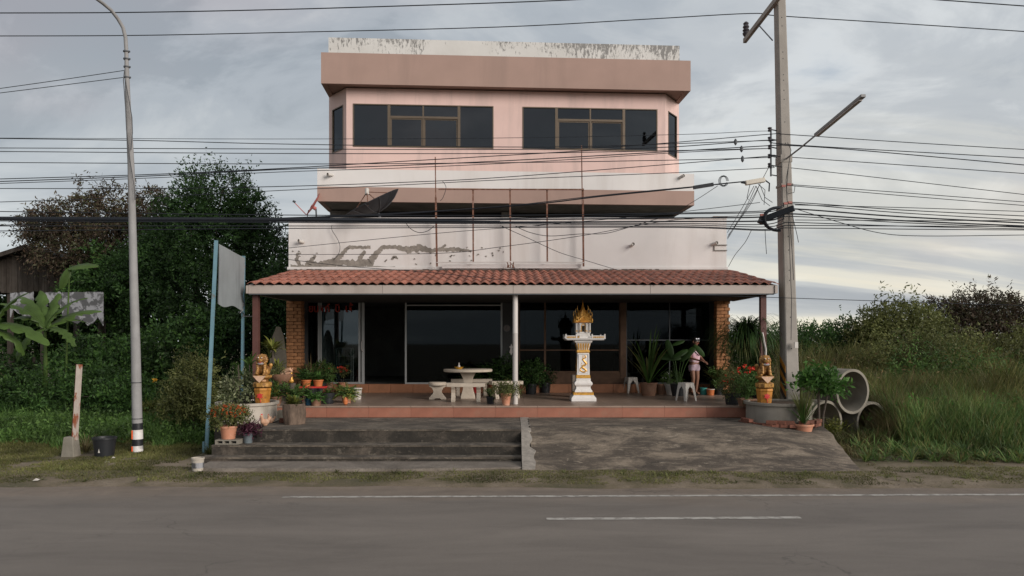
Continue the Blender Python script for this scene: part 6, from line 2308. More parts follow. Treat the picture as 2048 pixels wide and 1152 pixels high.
potted('yellow green fern drooping over its terracotta pot', 693, 806, ZP, .11, .09, .15, 'terra', [('fronds', 'yellow', dict(n=42, ln=.42, ll=.07, lw=.02, spread=1.05, droop=.8)), ('fronds', 'mid', dict(n=46, ln=.44, ll=.07, lw=.02, spread=.9, droop=.7))])
tag(MB().lathe([(.015, 0), (.045, .02), (.05, .09), (.015, .16), (.004, .17)], n=12).build('orange_ornament', MAT['orange_pot'], loc=((691 - 1024) / FPX * 16.0, 16.0, ZP + .002)), 'small orange cone ornament under the yellow green fern', 'ornament')
tag(MB().lathe([(.095, 0), (.115, .24), (.125, .25), (.125, .27), (.11, .27)], n=20).build('white_pot', MAT['white_pot'], smooth=True, loc=((714 - 1024) / FPX * 17.6, 17.6, ZP + .001)), 'empty whitish pot at the foot of the sliding door', 'pot')
for (px, lab) in ((658, 'left desert rose with red blooms in a small pot'), (685, 'right desert rose with a pink bloom in a small orange pot')):
    t = potted(lab, px, 786, ZP, .11, .08, .14, 'terra' if px > 670 else 'terra_dull', [('bush', 'olive', dict(r=(.13, .12, .10), n=30, ll=.06, lw=.022, up_=.3)), ('flowers', 'redflower', dict(r=(.12, .1, .08), n=7, s=.07, up_=.34))], group='desert roses by the door')
    t.location.z += .14
    tag(MB().box(-.13, .13, -.1, .1, 0, .138).build('brick_stand', MAT['redbrick'], loc=(t.location.x, t.location.y, ZP + .001)), 'brick stand under the %s desert rose' % ('left' if px < 670 else 'right'), 'stand')

potted('bushy green plant filling the gap behind the left planter', 500, 800, ZP, .16, .13, .25, 'black', [('bush', 'mid', dict(r=(.34, .3, .42), n=260, ll=.08, lw=.032)), ('straps', 'olive', dict(n=40, ln=.5, w=.04, spread=.6, droop=.4))])
potted('croton with yellow edged leaves between the lion and the trunk stand', 552, 812, ZP, .13, .1, .2, 'terra_dull', [('straps', 'yellow', dict(n=34, ln=.4, w=.05, spread=.8, droop=.5)), ('bush', 'mid', dict(r=(.2, .18, .2), n=90, ll=.07, lw=.03))])
potted('dark green leafy plant behind the orange pots', 640, 790, ZP, .15, .12, .3, 'black', [('bush', 'mid', dict(r=(.3, .26, .3), n=200, ll=.075, lw=.03)), ('fronds', 'olive', dict(n=26, ln=.6, ll=.07, lw=.02, spread=.7, droop=.5))])
potted('trailing green plant spilling over the porch edge beside the log planter', 632, 812, ZP, .11, .09, .14, 'terra_dull', [('fronds', 'fresh', dict(n=40, ln=.3, ll=.05, lw=.018, spread=1.1, droop=.7))])
potted('tall green shrub between the red flowers and the maroon right post', 1512, 806, ZP, .16, .13, .25, 'black', [('bush', 'mid', dict(r=(.3, .28, .5), n=280, ll=.08, lw=.03, up_=.5))])
potted('leafy plant before the right brick column with upright yellowish leaves', 1437, 790, ZP, .14, .12, .28, 'black', [('straps', 'olive', dict(n=46, ln=.6, w=.05, spread=.6, droop=.4)), ('bush', 'mid', dict(r=(.22, .2, .25), n=100, ll=.07, lw=.028))])
# --- mid porch
potted('small black pot with spiky leaves beside the tall terracotta pot', 981, 808, ZP, .10, .075, .16, 'black', [('straps', 'deep', dict(n=40, ln=.24, w=.02, spread=.45, droop=.1))])
potted('tall terracotta pot with a round olive bush beside the white post', 1012, 811, ZP, .115, .075, .26, 'terra', [('bush', 'olive', dict(r=(.31, .27, .13), n=330, ll=.035, lw=.014, up_=.10))])
for (px, py, lab, pm, spec) in (
    (893, 783, 'dark leafy plant in a blue pot behind the round stool', 'blue_pot', [('bush', 'deep', dict(r=(.2, .2, .2), n=90))]),
    (927, 784, 'pale broad leaved plant showing above the stone table', 'black', [('straps', 'mid', dict(n=14, ln=.55, w=.11, spread=.4, droop=.3, at=(0, 0, .35)))]),
    (952, 786, 'dark fern in a red pot behind the stone table', 'red', [('fronds', 'deep', dict(n=60, ln=.6, ll=.09, lw=.025, spread=.8, droop=.5, at=(0, 0, .25)))]),
    (990, 787, 'dark spreading palm behind the right stone bench', 'red', [('fronds', 'deep', dict(n=60, ln=.75, ll=.11, lw=.03, spread=.8, droop=.5, at=(0, 0, .3)))]),
    (1062, 789, 'dark round bush in a pot right of the white post', 'black', [('bush', 'deep', dict(r=(.34, .25, .33), n=260, ll=.07, lw=.03))]),
    (1010, 788, 'dark leafy bush in a pot left of the white post', 'black', [('bush', 'deep', dict(r=(.3, .25, .4), n=240, ll=.07, lw=.03))]),
    (1090, 786, 'small dark plant below the shelf lines right of the white post', 'black', [('bush', 'dark', dict(r=(.28, .25, .24), n=160, ll=.06, lw=.025))]),
):
    potted(lab, px, py, ZP, .16, .13, .28, pm, spec)


def stone_leg(w, h, t):
    o = []
    pr_ = [(.5, 0), (.5, .12), (.42, .22), (.27, .45), (.24, .6), (.34, .82), (.5, .95), (.5, 1)]
    rgt = [(a * w, b * h) for a, b in pr_]
    arch = [(-.22 * w, 0), (-.12 * w, .08 * h), (.12 * w, .08 * h), (.22 * w, 0)]
    return rgt + [(-a, b) for a, b in reversed(rgt)] + arch


def bench(label, pxc, py, w, d, h, rz=0.0, round_=False, group='stone seats round the table'):
    g = G(pxc, py, ZP)
    Y = g.y + .05
    t = thing('stone_stool' if round_ else 'stone_bench', label, 'stool' if round_ else 'bench', ((pxc - 1024) / FPX * Y, Y, ZP + .001), rz, group)
    if round_:
        MB().lathe([(.19, h - .08), (.21, h - .07), (.215, h - .02), (.20, h)], n=26).build('seat', MAT['stone'], t, smooth=True)
        MB().prism(stone_leg(.40, h - .081, .1), -.09, .09).build('leg', MAT['stone'], t, bevel=.006)
    else:
        n = 10
        ol = [(-w / 2 + w * i / n, -d / 2 - .05 * math.sin(math.pi * i / n)) for i in range(n + 1)] + [(w / 2 - w * i / n, d / 2 - .05 * math.sin(math.pi * i / n)) for i in range(n + 1)]
        m_ = len(ol)
        MB().add([(x, y, h - .085) for x, y in ol] + [(x, y, h) for x, y in ol], [tuple(range(m_ - 1, -1, -1)), tuple(range(m_, 2 * m_))] + [(i, (i + 1) % m_, m_ + (i + 1) % m_, m_ + i) for i in range(m_)]).build('seat', MAT['stone'], t, bevel=.006)
        for sx in (-1, 1):
            mb = MB(lambda p, sx=sx: Vector((sx * w * .33 + p[1], p[0] * 1.0 + sx * p[1] * .0, p[2])))
            mb.prism([(a, b) for a, b in stone_leg(.28, h - .086, .08)], -.045, .045)
            o = mb.build('leg', MAT['stone'], t, bevel=.005)
            o.rotation_euler[2] = 0
    return t


Yt = 17.85
tt = thing('stone_table', 'round pale stone table on a flared foot', 'table', ((936 - 1024) / FPX * Yt, Yt, ZP + .001))
MB().lathe([(.56, .645), (.585, .655), (.59, .70), (.575, .712)], n=48).build('top', MAT['stone'], tt, smooth=True)
MB().prism([(-.17, 0), (.17, 0), (.165, .06), (.12, .22), (.10, .36), (.12, .5), (.19, .642), (-.19, .642), (-.12, .5), (-.10, .36), (-.12, .22), (-.165, .06)], -.12, .12).build('foot', MAT['stone'], tt, bevel=.006)
bench('curved stone bench in front of the table', 932, 804, .87, .27, .43)
bench('stone bench behind the table', 943, 791, 1.05, .26, .42, .1)
bench('stone bench half hidden behind the bushy terracotta pot', 1012, 797, .80, .27, .42, .35)
bench('hourglass stone stool left of the table', 875, 799, .40, .3, .41, .12, round_=True)
bw = thing('bowl', 'yellow plastic bowl on the stone table', 'bowl', ((918 - 1024) / FPX * (Yt - .15), Yt - .15, ZP + .716))
MB().lathe([(.06, 0), (.105, .045), (.12, .05), (.105, .05), (.06, .01)], n=18).build('body', MAT['yellow'], bw, smooth=True)
tag(MB().lathe([(.03, 0), (.03, .06), (.012, .09), (.012, .13), (.02, .14)], n=10).build('small_bottle', MAT['post_white'], loc=(bw.location.x, bw.location.y, ZP + .73)), 'small whitish bottle standing in the yellow bowl', 'bottle')
# round wall clock and a small white figure on the dark pillar
ck_ = thing('wall_clock', 'dim round clock on the dark pillar left of the white post', 'clock', tuple(P(1013.5, 656.5, YS - .075)))
MB().tube([(0, 0, 0), (0, -.03, 0)], .10, 24).build('rim', MAT['steel_dark'], ck_)
MB().tube([(0, -.031, 0), (0, -.034, 0)], .085, 24).build('face', M('clock_face', (.14, .12, .11), .5, .2, 20), ck_)
MB().bar((0, -.037, 0), (.0, -.037, .06), .006).bar((0, -.037, 0), (-.04, -.037, -.02), .008).build('hands', MAT['black'], ck_)
tag(MB().prism([(-.05, 0), (-.02, .12), (-.06, .15), (-.02, .17), (0, .24), (.03, .17), (.05, .14), (.025, .12), (.035, 0), (0, -.08)], 0, .02).build('white_ornament', MAT['post_white'], loc=P(1022.5, 705, YS - .1)), 'small white hanging ornament beside the white post', 'ornament')
# white wire rack behind the milky glass
wr = thing('wire_rack', 'white wire rack standing behind the sliding glass door', 'rack', ((690 - 1024) / FPX * 20.6, 20.6, 1.075))
z1 = H + (HOR - 696) / FPX * 20.6 - 1.075
for sx in (-1, 1):
    MB().box(sx * .2 - .012, sx * .2 + .012, -.15, -.126, 0, z1).box(sx * .2 - .012, sx * .2 + .012, .126, .15, 0, z1).build('upright', MAT['post_white'], wr)
for k in range(5):
    z = .08 + (z1 - .09) * k / 4
    MB().box(-.187, .187, -.148, -.13, z, z + .018).box(-.187, .187, -.128, .125, z + .002, z + .008).build('shelf', MAT['post_white'], wr)
# shelves inside the shop
for (pa, pb) in ((1045, 1236), (1256, 1424)):
    s_ = thing('shop_shelf', 'dim shelves inside behind the %s shop window' % ('middle' if pa < 1200 else 'right'), 'shelf', ((pa + pb) / 2 / FPX * 0 + ((pa + pb) / 2 - 1024) / FPX * 21.2, 21.2, 1.075))
    wdt = (pb - pa) / FPX * 21.2 * .47
    for k in range(5):
        MB().box(-wdt, wdt, 0, .35, .25 + k * .4, .275 + k * .4).build('board', M('shelf_board', (.16, .16, .15), .6), s_)
    for sx in (-1, 1):
        MB().box(sx * wdt - .02, sx * wdt + .02, .351, .38, 0, 2.1).build('side', MAT['dark'], s_)

# --- spirit house
Ysh = 17.22
shx = (1165.5 - 1024) / FPX * Ysh
sp_ = thing('spirit_house', 'white and gold spirit house on a tall pedestal on the porch', 'spirit house', (shx, Ysh, ZP + .001))
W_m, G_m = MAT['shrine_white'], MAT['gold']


def sqp(name, prof, mat, c=(0, 0, 0), bev=.004):
    return MB().sq([(a, a, z) if not isinstance(a, tuple) else (a[0], a[1], z) for a, z in prof], c).build(name, mat, sp_, bevel=bev)


sqp('plinth', [(.285, 0), (.285, .075), (.232, .14)], W_m)
sqp('gold_band', [(.222, .141), (.236, .15), (.228, .175), (.236, .20), (.215, .205)], G_m, bev=0)
sqp('moulding', [(.205, .206), (.20, .24), (.168, .29), (.165, .33), (.205, .38), (.208, .42), (.165, .47), (.17, .515), (.15, .525)], W_m)
sqp('gold_band', [(.15, .527), (.162, .535), (.158, .59), (.15, .60)], G_m, bev=0)
sqp('shaft', [(.146, .601), (.134, 1.11)], W_m)
sqp('gold_band', [(.136, 1.111), (.150, 1.13), (.142, 1.175), (.136, 1.18)], G_m, bev=0)
sqp('capital', [(.130, 1.181), (.135, 1.24), (.165, 1.33), (.20, 1.36), (.205, 1.405)], W_m)
for sd_ in range(4):
    a = sd_ * math.pi / 2
    mb = MB(lambda p, a=a: Vector((p[0] * math.cos(a) - p[1] * math.sin(a), p[0] * math.sin(a) + p[1] * math.cos(a), p[2])))
    for k in range(5):
        x = -.10 + k * .05
        mb.add([(x - .013, -.135, 1.185), (x + .013, -.135, 1.185), (x * 1.2 + .018, -.172, 1.33), (x * 1.2 - .018, -.172, 1.33), (x - .013, -.12, 1.185), (x + .013, -.12, 1.185), (x * 1.2 + .018, -.15, 1.33), (x * 1.2 - .018, -.15, 1.33)],
               [(0, 1, 2, 3), (7, 6, 5, 4), (0, 4, 5, 1), (1, 5, 6, 2), (2, 6, 7, 3), (3, 7, 4, 0)])
    mb.build('flute', G_m, sp_)
    # thin dark border and the gold serpent relief on each side of the shaft
    mb = MB(lambda p, a=a: Vector((p[0] * math.cos(a) - p[1] * math.sin(a), p[0] * math.sin(a) + p[1] * math.cos(a), p[2])))
    q = -.1475
    for (x0, x1, z0_, z1_) in ((-.112, -.108, .64, 1.08), (.108, .112, .64, 1.08), (-.107, .107, .64, .645), (-.107, .107, 1.075, 1.08)):
        f0_, f1_ = q + (z0_ - .601) * .0236, q + (z1_ - .601) * .0236
        mb.box(x0, x1, f0_ - .001, f0_ + .014, z0_, z1_)
    mb.build('border', MAT['steel_dark'], sp_)
    mb = MB(lambda p, a=a: Vector((p[0] * math.cos(a) - p[1] * math.sin(a), p[0] * math.sin(a) + p[1] * math.cos(a), p[2])))
    pts = [(.02, 1.05), (.055, 1.035), (.05, 1.0), (.01, .985), (.0, .95), (.03, .91), (.06, .87), (.04, .83), (.0, .82), (-.02, .78), (.03, .74), (.06, .71), (.03, .67), (-.03, .68), (-.07, .72), (-.06, .76), (-.02, .79)]
    pp_ = smooth_line([Vector((x, -.141 + (z - .601) * .022, z)) for x, z in pts], 4)
    mb.tube(pp_, [.012 + .012 * math.sin(math.pi * i / (len(pp_) - 1)) for i in range(len(pp_))], 7)
    for (x, z) in ((-.02, 1.0), (-.03, .955), (.085, .86), (.075, .90), (-.05, .83), (-.085, .69), (.085, .69), (-.01, 1.035), (-.04, .87)):
        mb.ball((x, -.139 + (z - .601) * .022, z), (.017, .01, .024), 7, 5, Matrix.Rotation(x * 9, 3, 'Y'))
    mb.build('serpent_relief', G_m, sp_, smooth=True)
# platform with a low railing
MB().box(-.40, .47, -.26, .50, 1.406, 1.432).build('platform', W_m, sp_, bevel=.006)
MB().box(-.43, .50, -.285, .53, 1.433, 1.455).build('platform_rim', W_m, sp_, bevel=.006)
rl = MB()
for (x0, x1, y0, y1) in ((-.42, -.16, -.278, -.262), (.18, .49, -.278, -.262), (-.42, -.404, -.26, .52), (.474, .49, -.26, .52), (-.402, .472, .505, .52)):
    rl.box(x0, x1, y0, y1, 1.495, 1.51)
    n = int(max(x1 - x0, y1 - y0) / .045)
    for k in range(n + 1):
        x = x0 + (x1 - x0) * k / n if x1 - x0 > .05 else (x0 + x1) / 2
        y = y0 + (y1 - y0) * k / n if y1 - y0 > .05 else (y0 + y1) / 2
        rl.box(x - .006, x + .006, y - .006, y + .006, 1.4555, 1.4945)
for (x, y) in ((-.41, -.27), (.48, -.27), (-.17, -.27), (.19, -.27), (-.41, .51), (.48, .51)):
    rl.sq([(.014, .014, 0), (.014, .014, .065), (.02, .02, .075), (.001, .001, .095)], (x, y, 1.4556))
rl.build('railing', W_m, sp_)
MB().box(-.15, -.10, -.27, -.262, 1.46, 1.49).box(.2, .46, -.286, -.279, 1.462, 1.486).box(-.39, -.18, -.286, -.279, 1.462, 1.486).build('gold_trim', G_m, sp_)
# the little house
sqp('house_base', [(.17, 1.456), (.17, 1.50), (.155, 1.51), (.155, 1.555), (.165, 1.575)], W_m)
MB().box(-.10, .10, -.24, -.171, 1.456, 1.52).build('house_step', W_m, sp_)
hole_wall(lambda p: Vector(p), -.13, .13, -.13, -.11, 1.576, 1.81, [(-.035, .035, 1.60, 1.74)], 'house_wall', W_m, sp_)
MB().box(-.13, -.11, -.109, .13, 1.576, 1.81).box(.11, .13, -.109, .13, 1.576, 1.81).box(-.109, .109, .11, .13, 1.576, 1.81).build('house_wall', W_m, sp_)
MB().prism([(-.05, 1.6), (-.036, 1.6), (-.036, 1.73), (-.02, 1.76), (0, 1.77), (.02, 1.76), (.036, 1.73), (.036, 1.6), (.05, 1.6), (.05, 1.74), (.025, 1.78), (0, 1.795), (-.025, 1.78), (-.05, 1.74)], -.137, -.131).build('door_arch', G_m, sp_)
for x in (-.155, -.075, .075, .155):
    MB().sq([(.016, .016, 1.577), (.012, .012, 1.60), (.012, .012, 1.77), (.018, .018, 1.80)], (x, -.155, 0)).build('column', W_m, sp_)
    MB().sq([(.013, .0135, 1.62), (.013, .0135, 1.635)], (x, -.155, 0)).sq([(.019, .019, 1.60), (.019, .019, 1.612)], (x, -.155, 0)).build('gold_collar', G_m, sp_)
    MB().sq([(.016, .016, 1.577), (.012, .012, 1.60), (.012, .012, 1.77), (.018, .018, 1.80)], (x, .155, 0)).build('column', W_m, sp_)
# roof tiers: crossed gables with flame finials and a spire


def gable(w, d, z0, z1, rz):
    c, s_ = math.cos(rz), math.sin(rz)
    mb = MB(lambda p: Vector((p[0] * c - p[1] * s_, p[0] * s_ + p[1] * c, p[2])))
    n = 6
    prof_ = [(w * (1 - (i / n)) ** 1.5, z0 + (z1 - z0) * (i / n)) for i in range(n + 1)]
    ol = [(x, z) for x, z in prof_] + [(-x, z) for x, z in reversed(prof_[:-1])]
    mb.prism(ol, -d, d)
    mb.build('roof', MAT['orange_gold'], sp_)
    fl_ = MB(lambda p: Vector((p[0] * c - p[1] * s_, p[0] * s_ + p[1] * c, p[2])))
    for sy in (-1, 1):
        for sx in (-1, 1):
            for i in range(0, n):
                x, z = prof_[i]
                hgt = .045 + (.05 if i in (0,) else 0)
                fl_.tube([(sx * x, sy * (d + .006), z), (sx * (x + .012), sy * (d + .012), z + hgt * .5), (sx * (x + .004), sy * (d + .012), z + hgt)], [.011, .008, .002], 5)
            fl_.bar((sx * prof_[0][0], sy * (d + .006), prof_[0][1]), (sx * prof_[3][0], sy * (d + .006), prof_[3][1]), .012, .016)
            fl_.bar((sx * prof_[3][0], sy * (d + .006), prof_[3][1]), (0, sy * (d + .006), prof_[n][1]), .012, .016)
        fl_.tube([(0, sy * (d + .006), z1 - .01), (0, sy * (d + .03), z1 + .04), (0, sy * (d + .015), z1 + .12)], [.013, .009, .002], 5)
    fl_.build('flame_finial', G_m, sp_)['kind'] = 'stuff'


gable(.20, .19, 1.812, 1.96, 0)
gable(.20, .19, 1.8125, 1.955, math.pi / 2)
gable(.155, .145, 1.89, 2.03, 0)
gable(.155, .145, 1.8905, 2.025, math.pi / 2)
gable(.105, .10, 1.965, 2.10, 0)
gable(.105, .10, 1.9655, 2.095, math.pi / 2)
tw = [(.075, 2.06), (.085, 2.075), (.058, 2.09), (.066, 2.105), (.045, 2.12), (.052, 2.135), (.034, 2.155), (.038, 2.17), (.024, 2.19), (.027, 2.205), (.015, 2.23), (.016, 2.245), (.008, 2.28), (.002, 2.345)]
MB().lathe(tw, n=12).build('spire', MAT['orange_gold'], sp_, smooth=False)
tag(MB().box(-.14, .14, -.14, .14, 0, .55).build('grey_box', M('grey_brown_box', (.20, .165, .135), .8, .08, 4), loc=((1155 - 1024) / FPX * 18.3, 18.3, ZP + .002), bevel=.01), 'plain grey brown box behind the spirit house foot', 'box')

# --- plastic stools


def pstool(label, px, py, Yo=0, rz=0.0):
    g = G(px, py, ZP)
    Y = g.y + .14 + Yo
    t = thing('plastic_stool', label, 'stool', ((px - 1024) / FPX * Y, Y, ZP + .001), rz, 'white plastic stools')
    h = .42
    a, b = .13, .175
    MB().sq([(a, a, h - .02), (a, a, h - .008), (a - .012, a - .012, h)]).build('seat', MAT['white_pot'], t, bevel=.004)
    for (i, j) in ((-1, -1), (1, -1), (1, 1), (-1, 1)):
        # a broad leg that narrows: two flat blades meeting at the corner
        mb = MB()
        n = 6
        for ax in (0, 1):
            vs, fs = [], []
            for k in range(n + 1):
                q = k / n
                z = (h - .021) * (1 - q)
                cx = a + (b - a) * q
                wd = (cx - .004) * max(0, 1 - q * 3.2) ** .6 + (.085 - .04 * q) * min(1, q * 3.2 + .0)
                if ax == 0:
                    pts = [(i * cx, j * cx, z), (i * (cx - wd), j * cx, z), (i * (cx - wd), j * (cx - .008), z), (i * cx, j * (cx - .008), z)]
                else:
                    pts = [(i * cx, j * cx, z), (i * cx, j * (cx - wd), z), (i * (cx - .008), j * (cx - wd), z), (i * (cx - .008), j * cx, z)]
                vs += pts
            for k in range(n):
                for m_ in range(4):
                    fs.append((k * 4 + m_, k * 4 + (m_ + 1) % 4, (k + 1) * 4 + (m_ + 1) % 4, (k + 1) * 4 + m_))
            mb.add(vs, fs)
        mb.build('leg', MAT['white_pot'], t)
    return t


pstool('white plastic stool by the brown pillar, farther back', 1262, 787, .1, .25)
pstool('white plastic stool standing nearest the porch edge', 1372, 802, -.05, .5)

# --- right group of plants
t = potted('large brown pot with a tall lily of long arching leaves', 1297, 792, ZP, .215, .17, .33, 'terra_dull', [('straps', 'olive', dict(n=10, ln=1.25, w=.07, spread=.5, droop=.35)), ('straps', 'fresh', dict(n=9, ln=1.35, w=.06, spread=.62, droop=.3)), ('straps', 'mid', dict(n=6, ln=1.45, w=.07, spread=.12, droop=.1))], style='drum')
t = potted('fine leaved bush with tiny white flowers in a whitish pot', 1344, 790, ZP, .19, .14, .27, 'white_pot', [('bush', 'mid', dict(r=(.27, .24, .2), n=260, ll=.03, lw=.012, ln=.1)), ('flowers', 'whiteflower', dict(r=(.24, .2, .2), n=8, s=.02))], style='drum')
tag(MB().lathe([(.12, 0), (.13, .26), (.12, .27)], n=18).build('brown_jar', MAT['terra_dull'], loc=((1322 - 1024) / FPX * 19.3, 19.3, ZP + .001), smooth=True), 'brown jar half hidden behind the lily pot', 'jar')
big_plant('elephant_ear_plant', 'dark elephant ear plant with huge leaves left of the woman', 18.6, 1356, ZP + .25,
          [(1350, 712, 1343, 718, .2, 0), (1334, 680, 1343, 716, .1, -.1), (1345, 690, 1369, 683, .2, 0), (1375, 700, 1352, 716, .3, -.2), (1392, 692, 1368, 722, .3, -.1), (1388, 690, 1400, 715, .5, -.1), (1362, 716, 1322, 720, .4, -.1)], L['deep'], 'plant', stem=.012, seed=9, wd=.5, torn=0, roll=1.0)
tag(MB().lathe([(.15, 0), (.19, .25), (.2, .3), (.18, .3)], n=20).build('black_pot', MAT['black'], loc=((1356 - 1024) / FPX * 18.7, 18.7, ZP + .001), smooth=True), 'black pot under the elephant ear plant', 'pot')
t = potted('big dark planter with faded white print and broad green leaves', 1423, 783, ZP, .24, .20, .50, 'black', [('straps', 'mid', dict(n=22, ln=.62, w=.11, spread=.95, droop=.45)), ('straps', 'deep', dict(n=16, ln=.5, w=.10, spread=.8, droop=.4))], style='drum')
pm = MB()
for k in range(9):
    a = -math.pi / 2 + (-.55 + .13 * k)
    c = Vector((.236 * math.cos(a), .236 * math.sin(a), .36 + .05 * math.sin(k * 2.1)))
    pm.ball(c, (.016, .006, .03), 6, 4, Matrix.Rotation(a + math.pi / 2, 3, 'Z'))
pm.build('white_print', MAT['tarp'], t)
for (px, py, mt, lab, r, h) in ((1409, 790, 'teal', 'teal plastic bucket beside the woman', .09, .18), (1423, 791, 'orange_pot', 'orange bucket with a white rim right of the teal bucket', .1, .16)):
    g = G(px, py, ZP)
    t = thing('bucket', lab, 'bucket', (g.x, g.y + r, ZP + .001))
    MB().lathe([(r * .85, 0), (r, h * .93), (r * 1.06, h * .94), (r * 1.06, h), (r * .94, h), (r * .8, .02)], n=20).build('body', MAT[mt], t, smooth=True)
    MB().lathe([(r * 1.065, h * .9), (r * 1.075, h * .95), (r * 1.065, h * 1.005)], n=20, close=False).build('rim', MAT['white_pot'] if mt == 'orange_pot' else MAT[mt], t, smooth=True)
potted('spiky brown bromeliad before the right brick column', 1446, 780, ZP, .15, .12, .5, 'terra_dull', [('straps', 'brown', dict(n=44, ln=.62, w=.045, spread=.4, droop=.25)), ('straps', 'olive', dict(n=24, ln=.55, w=.04, spread=.6, droop=.4))])
# weeping pony tail plant
t = potted('tall weeping ponytail palm with hanging thin leaves at the right porch post', 1493, 800, ZP, .2, .16, .3, 'black', [('straps', 'deep', dict(n=620, ln=1.15, w=.016, spread=.8, droop=1.35, at=(0, 0, 1.42), seg=7, r0=.02)), ('straps', 'olive', dict(n=420, ln=1.0, w=.016, spread=.8, droop=1.3, at=(-.12, 0, 1.15), seg=7)), ('straps', 'deep', dict(n=200, ln=.5, w=.014, spread=.5, droop=.7, at=(0, 0, 1.5), seg=6)), ('bush', 'deep', dict(r=(.42, .35, .55), n=330, ll=.10, lw=.016, ln=.25, droop=1.2, up_=.6))])
t.location.y = 16.9; t.location.x = (1493 - 1024) / FPX * 16.9
potted('red flowering shrub in a black pot at the right end of the porch', 1464, 810, ZP, .17, .13, .24, 'black', [('bush', 'olive', dict(r=(.26, .24, .3), n=260, ll=.05, lw=.016, up_=.24)), ('flowers', 'redflower', dict(r=(.26, .22, .28), n=16, s=.035, up_=.25))])
potted('crown of thorns with red blooms in a square clay pot beside the right planter', 1494, 814, ZP, .16, .13, .17, 'terra_dull', [('bush', 'mid', dict(r=(.22, .2, .34), n=150, ll=.05, lw=.02, up_=.3)), ('flowers', 'redflower', dict(r=(.24, .15, .14), n=14, s=.06, up_=.58)), ('straps', 'mid', dict(n=50, ln=.6, w=.012, spread=.3, droop=.2))], style='square')
# big leafy shrub right of the pole
t = thing('shrub', 'bright green broad leaved shrub right of the utility pole', 'shrub', ((1635 - 1024) / FPX * 15.3, 15.3, .2))
F = Fol()
for (px, py, rx_, ry_) in ((1640, 764, 32, 24), (1615, 760, 26, 18), (1666, 774, 22, 16), (1636, 746, 22, 15)):
    c = P(px, py, 15.3) - t.location
    blob(F, c, (rx_ / FPX * 15.3, .3, ry_ / FPX * 15.3), 42, .16, 6, .13, .06, .4)
F.build('foliage', L['fresh'], t)
MB().tube([(0, 0, -.1), (.03, 0, .5), (.02, 0, 1.0)], .025, 6).tube([(.1, 0, -.1), (.12, 0, .5), (.2, 0, .9)], .02, 6).tube([(-.1, 0, 0), (-.12, 0, .5), (-.2, 0, .95)], .02, 6).build('stem', MAT['bark'], t)
# reeds in terracotta pot by the ramp
g = G(1607, 870, .5)
zq = .42
t = potted('terracotta pot of upright reeds on the ramp edge', 1607, 871, zq, .19, .13, .21, 'terra', [('straps', 'olive', dict(n=130, ln=.72, w=.012, spread=.22, droop=.25)), ('straps', 'fresh', dict(n=40, ln=.6, w=.014, spread=.5, droop=.5)), ('straps', 'pale', dict(n=16, ln=.55, w=.02, spread=.9, droop=.7))])
MB().lathe([(.16, 0), (.18, .02), (.17, .025)], n=20).build('saucer', MAT['white_pot'], t, loc=(0, 0, -.012))
# loose bricks round the right planter
bmesh_ = MB().box(-.10, .10, -.05, .05, 0, .065).mesh('loose_brick', MAT['redbrick'], bevel=.004)
kk = 0
for lay in range(2):
    for i in range(14):
        a = math.radians(188 + i * 12.0 + lay * 5)
        r = .76 + .03 * math.sin(i * 2)
        if lay and i in (2, 3, 7, 12, 13):
            continue
        kk += 1
        x, y = RPX + r * math.cos(a), RPY + r * math.sin(a)
        zb = float(ramp_z(np.array(min(x, 6.1)), np.array(y))) if x < 6.1 else .1
        zb = max(zb - .005, .1)
        o_ = inst('loose_brick', bmesh_, None, (x, y, (ZL - .05 if zb > .3 else zb) + lay * .066 + .002), (0, 0, a + math.pi / 2 + random.uniform(-.25, .25)))
        tag(o_, 'old red brick %s, %s layer, curb of the right planter' % (('at the left end', 'second from the left end', 'third from the left end', 'fourth from the left end', 'fifth from the left end', 'sixth from the left end', 'left of the middle', 'right of the middle', 'sixth from the right end', 'fifth from the right end', 'fourth from the right end', 'third from the right end', 'second from the right end', 'at the right end')[i], 'lower' if lay == 0 else 'upper'), 'brick', 'loose bricks round the right planter')


def goldfig(label, px, py, z, s):
    g = G(px, py, z)
    return tag(inst('gold_figure', sculpt([((0, 0, .03), (.075, .06, .03)), ((0, 0, .08), (.06, .055, .04)), ('c', (0, 0, .09), (0, 0, .15), .045, .035), ((0, -.005, .185), (.034, .034, .036)), ('c', (0, 0, .2), (0, 0, .27), .02, .004)], .007, MAT['yellow'], 'gold_figure', 1), None, (g.x, g.y + .02, z), (0, 0, 0), (s, s, s)), label, 'figurine', 'gold figures at the right planter')


goldfig('left gold figure with a pointed crown before the right planter', 1537, 838, ZL + .08, 1.0)
goldfig('right gold figure, slightly shorter, before the right planter', 1551, 841, ZL + .06, .85)
hen('pink and white rooster figure left of the gold figures', 1519, 835, ZL + .08, .6, 'white_pot', 1.2)
tag(MB().box(-.12, .12, -.06, .06, 0, .02).build('tile_scrap', MAT['white_pot'], loc=(G(1577, 858, .5).x, G(1577, 858, .5).y, .49), rz=.2), 'pale tile scrap by the reed pot', 'tile')

# --- concrete rings, right


def cring(label, c, R, t_, ln, yaw):
    o = thing('concrete_ring', label, 'concrete pipe', c, yaw, 'stacked concrete rings')
    n = 40
    mb = MB()
    vs, fs = [], []
    for (r, y) in ((R, 0), (R, ln), (R - t_, ln), (R - t_, 0)):
        for k in range(n):
            a = math.tau * k / n
            vs.append((r * math.cos(a), y, r * math.sin(a)))
    for i in range(4):
        for k in range(n):
            fs.append((i * n + k, i * n + (k + 1) % n, ((i + 1) % 4) * n + (k + 1) % n, ((i + 1) % 4) * n + k))
    mb.add(vs, fs).build('pipe', MAT['ring'], o, smooth=True)
    return o


